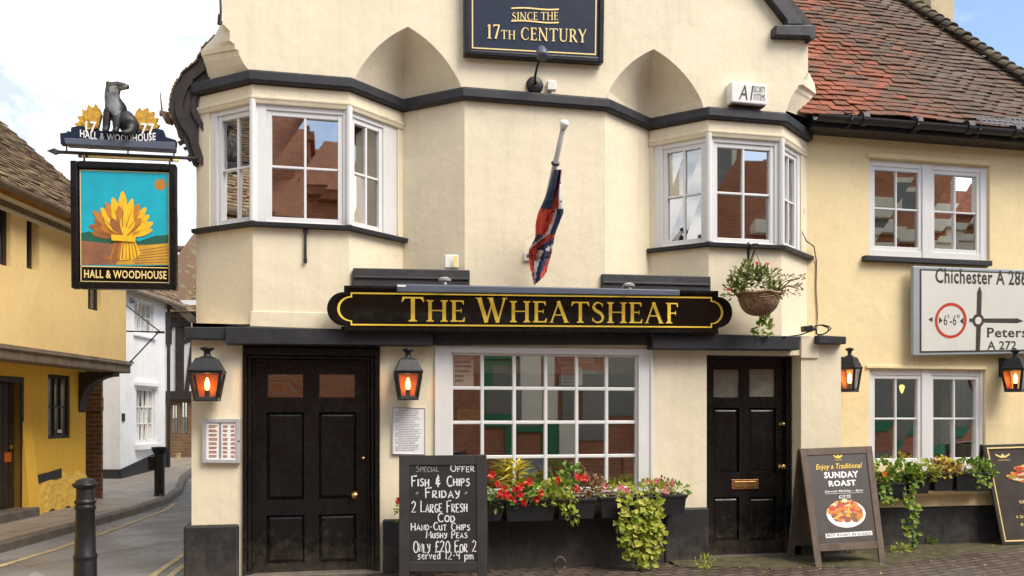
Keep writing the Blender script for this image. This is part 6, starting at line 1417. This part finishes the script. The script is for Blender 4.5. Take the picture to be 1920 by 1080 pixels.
mb = MB(); mb.lathe(S(Xb, Yb, .06), [(.11, 0), (.10, .05), (.085, .07), (.085, .76), (.105, .79), (.13, .85), (.13, .88), (.001, .89)], 14); mb.build('shaft', M['black_metal'], t)
mb = MB(); a = S(Xb - .2, Yb - .04, .62); mb.hexa([S(Xb - .17, Yb - .07, .55), S(Xb - .06, Yb - .07, .55), S(Xb - .06, Yb + .07, .55), S(Xb - .17, Yb + .07, .55)], [S(Xb - .17, Yb - .07, .78), S(Xb - .06, Yb - .07, .78), S(Xb - .06, Yb + .07, .78), S(Xb - .17, Yb + .07, .78)]); mb.build('side_box', M['black_metal'], t, bevel=.006)

# ================================================================== THE LANE
def sface(X, Y0, Y1):                     # wall along the lane facing the road (towards +X)
    a, b = S(X, Y0), S(X, Y1); return Face((a.x, a.y), (b.x, b.y))
def sbox(mb, x0, x1, y0, y1, z_0, z_1): mb.hexa([S(x0, y0, z_0), S(x1, y0, z_0), S(x1, y1, z_0), S(x0, y1, z_0)], [S(x0, y0, z_1), S(x1, y0, z_1), S(x1, y1, z_1), S(x0, y1, z_1)])
yh_ = thing('yellow_house', S(-7.5, 10, .1), 'ochre yellow house with pale jettied upper floor and tiled roof at the left', 'house')
UX, LX, YA, YB = -6.15, -6.72, 4.0, 13.6
fu = sface(UX, YA, YB); fl2 = sface(LX, YA, 13.45)
zj = CAM_H + (780 - 680) / FPX * 13.6; ze = CAM_H + (780 - 415) / FPX * 11.65
def sw_(f, x0, y0, x1, y1, o=0): return f.rect(x0, y0, x1, y1, o)
mb = MB(); W1 = sw_(fu, -60, 362, 20, 490); W2 = sw_(fu, 50, 406, 74, 506); W3 = sw_(fu, 165, 520, 190, 582)
wall(mb, fu, [(0, zj), (fu.len, zj), (fu.len, ze), (0, ze)], [rc(W1), rc(W2), rc(W3)], .16)
e = sface(-11.5, YA, YB)
mb.poly([fu.pt(fu.len, zj), S(-11.5, YB, zj), S(-11.5, YB, ze), S((UX - 11.5) / 2, YB, ze + 2.3), fu.pt(fu.len, ze)]); mb.poly([fu.pt(0, zj), S(-11.5, YA, zj), S(-11.5, YA, ze), S((UX - 11.5) / 2, YA, ze + 2.3), fu.pt(0, ze)]); mb.poly([S(-11.5, YA, zj), S(-11.5, YB, zj), S(-11.5, YB, ze), S(-11.5, YA, ze)])
mb.poly([S(UX, YA, zj), S(UX, YB, zj), S(-11.5, YB, zj), S(-11.5, YA, zj)])
mb.build('upper_wall', M['yellow_pale'], yh_)
mb = MB(); DR = sw_(fl2, -30, 716, 38, 962); W4 = sw_(fl2, 90, 703, 132, 822)
DR = (DR[0], DR[1], .1, DR[3])
wall(mb, fl2, [(0, -.1), (fl2.len, -.1), (fl2.len, zj + .02), (0, zj + .02)], [rc(DR), rc(W4)], .14); b_ = S(-11.4, 13.45); mb.poly([fl2.pt(fl2.len, -.1), S(-11.4, 13.45, -.1), S(-11.4, 13.45, zj), fl2.pt(fl2.len, zj)])
mb.build('lower_wall', M['yellow_render'], yh_)
# swollen rubble footing painted the same colour
mb = MB(); rnd = random.Random(14); uA, uB = fl2.hit(46, 900)[0], fl2.len; rows = []
for j in range(9):
    z_ = .09 + .52 * j / 8; rows.append([fl2.pt(uA + (uB - uA) * k / 30, z_ + .04 * math.sin(k * .8), (.07 * (1 - j / 8) + .012 + rnd.uniform(0, .010) * (1 if 0 < j < 8 else 0)) if j < 8 else -.01) for k in range(31)])
mb.loft(rows, closed=False); mb.build('rubble_footing', M['yellow_rubble'], yh_, smooth=True)
mb = MB(); r = sw_(fl2, 40, 905, 55, 968); mb.hexa([fl2.pt(r[0] - .02, .08, 0), fl2.pt(r[1] + .08, .08, 0), fl2.pt(r[1] + .08, .08, .14), fl2.pt(r[0] - .02, .08, .14)], [fl2.pt(r[0], 1.5, 0), fl2.pt(r[1], 1.5, 0), fl2.pt(r[1], 1.5, .01), fl2.pt(r[0], 1.5, .01)]); mb.build('door_buttress', M['yellow_render'], yh_, bevel=.03)
mb = MB(); r = sw_(fl2, 62, 884, 112, 903); mb.prism([fl2.pt(r[0], r[2] - .02, .015), fl2.pt((r[0] + r[1]) / 2, r[2] + .02, .015), fl2.pt(r[1], r[2] + .03, .015), fl2.pt(r[1], r[3] + .03, .015), fl2.pt((r[0] + r[1]) / 2, r[3] - .01, .015), fl2.pt(r[0], r[3] - .03, .015)], fl2.n * .02); mb.build('vent', M['slate_dark'], yh_, bevel=.01)
mb = MB(); sbox(mb, UX - .25, UX + .05, YA - .05, YB + .06, zj - .17, zj + .02); sbox(mb, UX - .25, UX + .075, YA - .05, YB + .06, zj - .05, zj - .012); mb.build('jetty_beam', M['oak'], yh_, bevel=.015)
for Yc, nm in ((13.22, 0), (9.9, 1)):
    mb = MB(); n = 10; pr = [(LX, zj - .17), (UX - .03, zj - .17)] + [(UX - .03 - (UX - .03 - LX - .02) * math.sin(R(90 * k / n)), zj - .17 - .06 - .50 * (1 - math.cos(R(90 * k / n)))) for k in range(n + 1)] + [(LX, zj - .80)]
    mb.prism([S(x, Yc, z_) for x, z_ in pr], S(0, .22) - S(0, 0)); mb.build('bracket', M['oak_dark'], yh_, bevel=.01)
def swin(f, r, o, cols, rows, mat, fw, par, gm='dull_glass', label=None): return sash('window', f, r, cols, rows, o, fw, .022, gm, mat, .05, parent=par, label=label)
swin(fu, W1, -.05, 3, 2, 'oak_dark', .07, yh_); swin(fu, W2, -.10, 1, 1, 'oak_dark', .06, yh_); swin(fu, W3, -.06, 2, 1, 'oak_dark', .04, yh_); swin(fl2, W4, -.02, 3, 2, 'oak_dark', .05, yh_)
mb = MB(); fl2.box(mb, W4[0] + .3, W4[0] + .42, W4[2] + .08, W4[2] + .13, -.03, -.02); mb.build('window_sticker', M['white_plastic'], yh_)
d_ = MB(); fl2.box(d_, DR[0], DR[1], DR[2], DR[3], -.13, -.09)
for k in range(6): u_ = DR[0] + (DR[1] - DR[0]) * k / 6; fl2.box(d_, u_ + .01, u_ + (DR[1] - DR[0]) / 6 - .01, DR[2], DR[3], -.09, -.08)
d_ = d_.build('door', M['oak_dark'], yh_, bevel=.006); mb = MB(); mb.lathe(fl2.pt(DR[1] - .12, 1.05, -.08), [(.03, 0), (.03, .03), (.001, .04)], 10, fl2.n); mb.build('door_knob', M['brass'], d_)
mb = MB(); r = sw_(fl2, 8, 848, 20, 866, -.08); fl2.box(mb, r[0], r[1], r[2], r[3], -.08, -.07); mb.build('letterbox', M['orange_petal'], d_)
mb = MB(); fl2.box(mb, DR[0] - .08, DR[0], DR[2], DR[3] + .08, -.1, .02); fl2.box(mb, DR[1], DR[1] + .06, DR[2], DR[3] + .08, -.1, .02); fl2.box(mb, DR[0], DR[1], DR[3], DR[3] + .08, -.1, .018); mb.build('door_frame', M['oak_dark'], yh_, bevel=.006)
mb = MB(); fl2.box(mb, DR[0] - .1, DR[1] + .1, -.02, .22, -.1, .22); mb.build('door_step', M['kerb'], yh_, bevel=.02)
# roof
TP = R(41); tu = (S(-math.cos(TP), 0, math.sin(TP)) - S(0, 0, 0)); td = (S(0, 1) - S(0, 0)); tn = (S(math.sin(TP), 0, math.cos(TP)) - S(0, 0, 0)); ro_ = S(UX + .24, YA + .5, ze + .02)
mb = MB(); tiles(mb, ro_, td, tu, tn, int((YB - YA - .5 + .12) / .17), 38, .17, .10, random.Random(8), None, .0, .016); rf = mb.build('roof', M['tile_brown'], yh_)
mb = MB(); zr_ = ze + .02; L_ = 3.4; rx, rz2 = UX + .24 - L_ * math.cos(TP), zr_ + L_ * math.sin(TP); mb.poly([S(UX + .2, YA, zr_), S(UX + .2, YB + .08, zr_), S(rx, YB + .08, rz2), S(rx, YA, rz2)]); mb.poly([S(rx, YA, rz2), S(rx, YB + .08, rz2), S(2 * rx - UX, YB + .08, zr_), S(2 * rx - UX, YA, zr_)]); mb.build('roof_deck', M['tile_brown'], rf)
mb = MB(); n = 8; gxx, gzz = UX + .30, ze + .03
mb.loft([[S(gxx + .07 * math.cos(t_), Y, gzz + .07 * math.sin(t_)) for t_ in [math.pi + math.pi * k / n for k in range(n + 1)]] + [S(gxx + .06 * math.cos(t_), Y, gzz + .06 * math.sin(t_)) for t_ in [2 * math.pi - math.pi * k / n for k in range(n + 1)]] for Y in (YA, YB + .05)])
for Y in (9.6, 11.4): mb.loft([[S(gxx + .085 * math.cos(t_), Y + d__, gzz + .085 * math.sin(t_)) for t_ in [math.pi + math.pi * k / n for k in range(n + 1)]] for d__ in (-.05, .05)], closed=False)
sbox(mb, UX - .0, UX + .04, YA, YB, ze - .13, ze - .0); mb.build('gutter', M['oak'], yh_)
mb = MB(); sbox(mb, UX, UX + .16, YA, YB, ze - .06, ze - .04); sbox(mb, UX, UX + .05, YA, YB, ze - .18, ze - .135); mb.build('eaves_board', M['cream'], yh_, bevel=.01)
c = SP(125, 352, 14.5); mb = MB(); p = c; mb.box((p.x - .25, p.y, 4.2), (p.x + .12, p.y + .5, p.z + .02)); mb.box((p.x - .30, p.y - .05, p.z - .12), (p.x + .17, p.y + .55, p.z)); mb.box((p.x - .1, p.y + .1, p.z), (p.x + .08, p.y + .3, p.z + .14)); mb.build('chimney', M['old_brick'], rf, bevel=.01)

# rough brick strip between the houses
mb = MB(); sbox(mb, -10.5, -6.83, 14.2, 14.26, -.1, 3.2); sbox(mb, -10.5, -6.825, 14.18, 14.27, 1.55, 1.78); tag(mb.build('brick_wall', M['old_brick'], bevel=.01), 'narrow strip of rough dark brick wall between the yellow and white houses', 'wall')

# white house
wh = thing('white_house', S(-9, 18, .15), 'white rendered house with black plinth behind the hanging sign', 'house')
WX, W0, W1_ = -7.9, 17.2, 19.45; fw_ = sface(WX, W0, W1_); zE = CAM_H + (780 - 548) / FPX * 17.6
ff = Face(S(-12.5, W0).xy, S(WX, W0).xy)
mb = MB(); wl = sw_(fw_, 256, 728, 291, 830); wu = sw_(fw_, 252, 565, 288, 625)
wall(mb, fw_, [(0, 0), (fw_.len, 0), (fw_.len, zE), (0, zE)], [rc(wl), rc(wu)], .12); wall(mb, ff, [(0, 0), (ff.len, 0), (ff.len, zE), (0, zE)])
e = S(-12.5, W1_); mb.poly([fw_.pt(fw_.len, 0), S(-12.5, W1_, 0), S(-12.5, W1_, zE), fw_.pt(fw_.len, zE)]); mb.build('wall', M['white_render'], wh)
mb = MB(); zpA = CAM_H + (780 - 880) / FPX * 17.2; zpB = CAM_H + (780 - 841) / FPX * 19.4
mb.hexa([fw_.pt(0, 0, 0), fw_.pt(fw_.len, 0, 0), fw_.pt(fw_.len, 0, .03), fw_.pt(-.03, 0, .03)], [fw_.pt(0, zpA, 0), fw_.pt(fw_.len, zpB, 0), fw_.pt(fw_.len, zpB, .03), fw_.pt(-.03, zpA, .03)]); ff.box(mb, 0, ff.len - .001, 0, zpA, 0, .03); mb.build('plinth', M['black_plinth'], wh)
swin(fw_, wl, -.05, 4, 3, 'white_wood', .05, wh, 'glass'); swin(fw_, wu, -.05, 4, 2, 'white_wood', .05, wh, 'glass')
mb = MB(); fw_.box(mb, wl[0] - .1, wl[1] + .1, wl[3] + .04, wl[3] + .13, 0, .09); fw_.box(mb, wl[0] - .08, wl[1] + .08, wl[2] - .14, wl[2] - .02, 0, .12); fw_.box(mb, wu[0] - .06, wu[1] + .06, wu[2] - .10, wu[2] - .04, 0, .06); mb.build('window_surround', M['white_render'], wh, bevel=.01)
mb = MB(); r = sw_(fw_, 228, 775, 233, 790); fw_.box(mb, *r, 0, .02); mb.build('bell_box', M['gutter'], wh)
mb = MB(); mb.tube([S(WX + .06, W1_ + .03, .2), S(WX + .06, W1_ + .03, zE)], .04, 8); mb.build('drainpipe', M['gutter'], wh)
mb = MB(); mb.tube([S(WX + .22, W0 - .3, zE - .0), S(WX + .22, W1_ + .5, zE - .0)], .06, 8); mb.build('gutter', M['oak'], wh)
mb = MB(); tp = R(45); tiles(mb, S(WX + .2, W0 - .3, zE + .03), td, S(-math.cos(tp), 0, math.sin(tp)) - S(0, 0, 0), S(math.sin(tp), 0, math.cos(tp)) - S(0, 0, 0), 16, 22, .18, .14, random.Random(4)); 
x_ = WX + .2; mb.poly([S(x_, W0 - .3, zE), S(x_, W1_ + .35, zE), S(x_ - 2.6, W1_ + .35, zE + 2.6), S(x_ - 2.6, W0 - .3, zE + 2.6)]); mb.poly([S(x_ - 2.6, W0 - .3, zE + 2.6), S(x_ - 2.6, W1_ + .35, zE + 2.6), S(x_ - 5.2, W1_ + .35, zE), S(x_ - 5.2, W0 - .3, zE)]); mb.build('roof', M['tile_brown'], wh)

# iron bracket on the end of the yellow house
ib = thing('iron_bracket', SP(240, 612, 13.75), 'thin wrought iron bracket with scrolled ends in front of the white house', 'bracket'); Yi = 13.75
mb = MB(); mb.tube([SP(236, 621, Yi), SP(308, 623, Yi)], .013, 6); mb.tube([SP(236, 572, Yi), SP(300, 622, Yi)], .011, 6); mb.tube([SP(243, 680, Yi), SP(296, 624, Yi)], .011, 6); mb.tube([SP(292, 623, Yi), SP(308, 623, Yi)], .02, 6); mb.build('bars', M['gutter'], ib)
for x, y_, s_ in ((247, 563, -1), (245, 682, 1)):
    mb = MB(); mb.tube([SP(x + (5.5 - k * .28) * math.cos(k * .6), y_ - s_ * (5.5 - k * .28) * math.sin(k * .6), Yi) for k in range(17)], .010, 5); mb.build('scroll', M['gutter'], ib)

# timber framed house closing the lane
th_ = thing('timber_house', S(-8, 22, .2), 'timber framed house with white panels over brown brick at the end of the lane', 'house')
TY = 22.0; ft = Face(S(-13, TY).xy, S(-4.5, TY - .0).xy)
def zt2(py, Y=TY): return CAM_H + (780 - py) / FPX * Y
zt0, ztm, zte = 0, zt2(745), zt2(606)
mb = MB(); wA = ft.rect(319, 757, 333, 814); wB = ft.rect(337, 752, 352, 814)
wall(mb, ft, [(0, 0), (ft.len, 0), (ft.len, ztm), (0, ztm)], [rc(wA), rc(wB)], .12); mb.build('brick_storey', M['tan_brick'], th_)
swin(ft, wA, -.04, 2, 2, 'oak', .04, th_, 'glass'); swin(ft, wB, -.04, 2, 2, 'oak', .04, th_, 'glass')
mb = MB(); ft.box(mb, 0, ft.len, ztm, zte + .6, -.3, -.02); mb.build('white_panel', M['white_render'], th_)
mb = MB(); ft.box(mb, 0, ft.len, ztm - .06, ztm + .16, -.3, .10); ft.box(mb, 0, ft.len, zte - .1, zte + .12, -.3, .06)
for px_ in (322, 340, 341): pass
u0 = ft.hit(336, 700)[0]; u1_ = ft.hit(349, 700)[0]; ft.box(mb, u0 - .09, u0 + .12, ztm, zte, -.1, .03); ft.box(mb, u1_ + .4, u1_ + .6, ztm, zte, -.1, .03); u3 = ft.hit(313, 620)[0]; ft.box(mb, u3 - .1, u3 + .12, zte - .55, zte, -.1, .025)
mb.prism([ft.pt(u1_ - .05, ztm + .1, .02), ft.pt(u1_ + .06, ztm + .1, .02), ft.pt(u1_ + .3, zte, .02), ft.pt(u1_ + .18, zte, .02)], ft.n * -.1); mb.prism([ft.pt(u0 + .1, zte - .55, .022), ft.pt(u0 + .1, zte - .43, .022), ft.pt(u1_ + .45, zte - .2, .022), ft.pt(u1_ + .45, zte - .32, .022)], ft.n * -.1)
mb.build('timber_frame', M['oak_dark'], th_, bevel=.01)
mb = MB(); ug = ft.hit(308, 600)[0]; zg = zt2(575); mb.prism([ft.pt(ug - 1.5, zte + .1, .03), ft.pt(ug + .75, zte + .1, .03), ft.pt(ug + .0, zg + .35, .03), ft.pt(ug - 1.5, zg + .9, .03)], ft.n * -.3); mb.build('brick_gable', M['old_brick'], th_)
mb = MB(); a0 = ft.pt(ug - .15, zg + .45, .25); a1 = ft.pt(ug + .85, zte - .02, .25); bk2 = -ft.n * 3.0 + V((0, 0, 2.2)); a2 = ft.pt(ft.len, zte - .02, .25); a3 = ft.pt(ft.len, zg + .45, .25)
mb.poly([a1, a2, a2 + bk2, a1 + bk2]); mb.poly([a0, a1, a1 + bk2, a0 + bk2]); mb.poly([ft.pt(ug - .3, zte + .3, 0), ft.pt(ft.len, zte + .3, 0), ft.pt(ft.len, zte + .3, 0) + bk2, ft.pt(ug - .3, zte + .3, 0) + bk2])
mb.build('roof_deck', M['tile_brown'], th_)
mb = MB(); du = ft.d; bu2 = bk2.normalized(); tiles(mb, ft.pt(ug - .2, zte + .25, .25), du, bu2, du.cross(bu2), 40, 30, .18, .12, random.Random(15)); mb.build('roof', M['tile_brown'], th_)
mb = MB(); mb.loft([[p_ + V((0, 0, .03)), p_ + du * .22 + V((0, 0, .0)), p_ + du * .22 + V((0, 0, -.08)), p_ + V((0, 0, -.08))] for p_ in (a0, a1)]); mb.build('verge', M['oak'], th_)
mb = MB(); p_ = ft.pt(ug - .3, zte + .3, 0) + bk2; mb.tube([p_ - du * 2, p_ + du * 6], .10, 8); mb.build('ridge_tiles', M['old_brick'], th_)
mb = MB(); r = ft.rect(330, 852, 337, 880, .3); ft.box(mb, r[0], r[1], r[2], r[3], .25, .33); ft.box(mb, r[0] - .01, r[1] + .01, r[3], r[3] + .03, .24, .34); tag(mb.build('marker_post', M['yellow_line'], bevel=.01), 'small yellow marker post at the foot of the timber house', 'post')

# ================================================================== ACROSS THE STREET (behind the camera; it shows in the window glass)
OY = -12.4
def rx(px, py): p = P(px, py, -OY); return p.x, p.z
fo = Face((40, OY), (-30, OY))            # faces the pub
def ob(mb, x0, x1, z_0, z_1, o0, o1): fo.box(mb, 40 - x1, 40 - x0, z_0, z_1, o0, o1)
xs = rx(1000, 800)[0]
oh = thing('brick_shop', (2, OY - 3, 0), 'orange brick house with green shopfront mirrored in the pub windows', 'house')
mb = MB(); x0, x1 = -9.0, rx(1200, 400)[0]; ztop = rx(570, 400)[1]
ob(mb, x0, x1, -.2, ztop, -6, 0); mb.build('wall', M['sun_brick'], oh)
mb = MB(); ob(mb, x0 - .3, x1, ztop, ztop + .2, -6.2, .3); a = fo.pt(40 - x0 + .3, ztop + .2, .35); b = fo.pt(40 - x1, ztop + .2, .35); k_ = V((0, -3.2, 2.5)); mb.poly([a, b, b + k_, a + k_]); mb.poly([a + k_, b + k_, b + V((0, -6.6, 0)), a + V((0, -6.6, 0))]); mb.build('roof', M['opp_roof'], oh)
cx0, cz = rx(508, 235); cz = 1.47 + (cz - 1.47) * 1.08; cx1 = rx(592, 250)[0]; mb = MB(); mb.box((cx0, OY - 2.6, ztop), (cx1, OY - 1.4, cz + .3)); mb.box((cx0 - .12, OY - 2.72, cz - .1), (cx1 + .12, OY - 1.28, cz + .12)); mb.build('chimney', M['sun_brick'], oh)
mb = MB(); g0, g1 = rx(900, 800)[0], rx(1004, 800)[0]; ob(mb, g0, g1, 1.2, 2.9, 0, .12); ob(mb, g0 - .1, g1 + .1, 2.9, 3.4, 0, .25); ob(mb, g0, g0 + .25, 0, 1.2, 0, .1); ob(mb, g1 - .25, g1, 0, 1.2, 0, .1); mb.build('green_shopfront', M['green_paint'], oh, bevel=.02)
mb = MB(); ob(mb, g0 + .3, g0 + 1.2, 1.35, 2.75, .12, .13); ob(mb, g0 + 1.4, g1 - .3, 1.35, 2.75, .12, .13); mb.build('shop_glass', M['dull_glass'], oh)
mb = MB(); ob(mb, g1 + .02, g1 + .55, 0, 3.6, 0, .2); ob(mb, x0, x1, 3.65, 3.9, 0, .15); mb.build('stone_trim', M['stone_trim'], oh, bevel=.02)
for xx in (-6.5, -3.5, 3.2, 6.2):
    mb = MB(); ob(mb, xx, xx + 1.1, 4.3, 5.6, 0, .06); w_ = mb.build('window', M['stone_trim'], oh); mb = MB(); ob(mb, xx + .12, xx + .98, 4.42, 5.48, .06, .07); mb.build('pane', M['dull_glass'], w_)
mb = MB(); ob(mb, g1 + .7, x1, 1.0, 3.0, 0, .06); mb.build('display_window', M['dull_glass'], oh)
o2_ = thing('tall_brick_house', (14, OY - 3, 0), 'tall orange brick terrace mirrored in the right-hand pub windows', 'house')
mb = MB(); ob(mb, x1 + .02, 36, -.2, 8.4, -6, .1); mb.build('wall', M['sun_brick'], o2_)
for (a_, b_) in ((rx(1346, 300)[0] - 1.6, 7.2), (rx(1680, 420)[0] - .5, 6.4), (rx(1790, 430)[0] + .6, 6.6), (20, 6.4)):
    mb = MB(); ob(mb, a_, a_ + 1.3, b_ - .4, b_ + 1.4, .1, .18); w_ = mb.build('window', M['stone_trim'], o2_, bevel=.01); mb = MB(); ob(mb, a_ + .14, a_ + 1.16, b_ - .26, b_ + 1.26, .18, .19); mb.build('pane', M['dull_glass'], w_)
mb = MB(); zc1, zc2 = rx(1740, 455)[1], rx(1740, 425)[1]
ob(mb, x1 + 4.5, 36, zc1 - 1.3, zc1, .1, .2); ob(mb, x1 + 4.5, 36, zc2, zc2 + .35, .1, .4); ob(mb, x1 + 4.5, 36, zc1, zc1 + .2, .1, .3); mb.build('cornice', M['stone_trim'], o2_, bevel=.03)
mb = MB(); ob(mb, x1 + 5, 35, 0.7, 3.0, .1, .16); mb.build('shopfront', M['green_paint'], o2_, bevel=.02)
mb = MB(); ob(mb, x1 + 5.3, 20, 1.0, 2.8, .16, .17); ob(mb, 21, 34, 1.0, 2.8, .16, .17); mb.build('shop_glass', M['dull_glass'], o2_)
h3 = thing('cream_house', (-16, OY - 3, 0), 'cream rendered house at the corner mirrored in the left bay glass', 'house')
mb = MB(); ob(mb, -24, -9.6, -.2, 6.5, -6, 0); mb.build('wall', M['stone_trim'], h3)
mb = MB(); a = fo.pt(64, 6.5, .3); b = fo.pt(49.6, 6.5, .3); mb.poly([a, b, b + V((0, -3.3, 3)), a + V((0, -3.3, 3))]); mb.poly([a + V((0, -3.3, 3)), b + V((0, -3.3, 3)), b + V((0, -6.6, 0)), a + V((0, -6.6, 0))]); mb.build('roof', M['old_brick'], h3)
for xx in (-21, -17, -13):
    mb = MB(); ob(mb, xx, xx + 1.1, 3.8, 5.4, 0, .06); ob(mb, xx, xx + 1.1, .9, 2.5, 0, .06); w_ = mb.build('window', M['white_wood'], h3); mb = MB(); ob(mb, xx + .12, xx + .98, 3.95, 5.25, .06, .07); ob(mb, xx + .12, xx + .98, 1.0, 2.4, .06, .07); mb.build('pane', M['dull_glass'], w_)
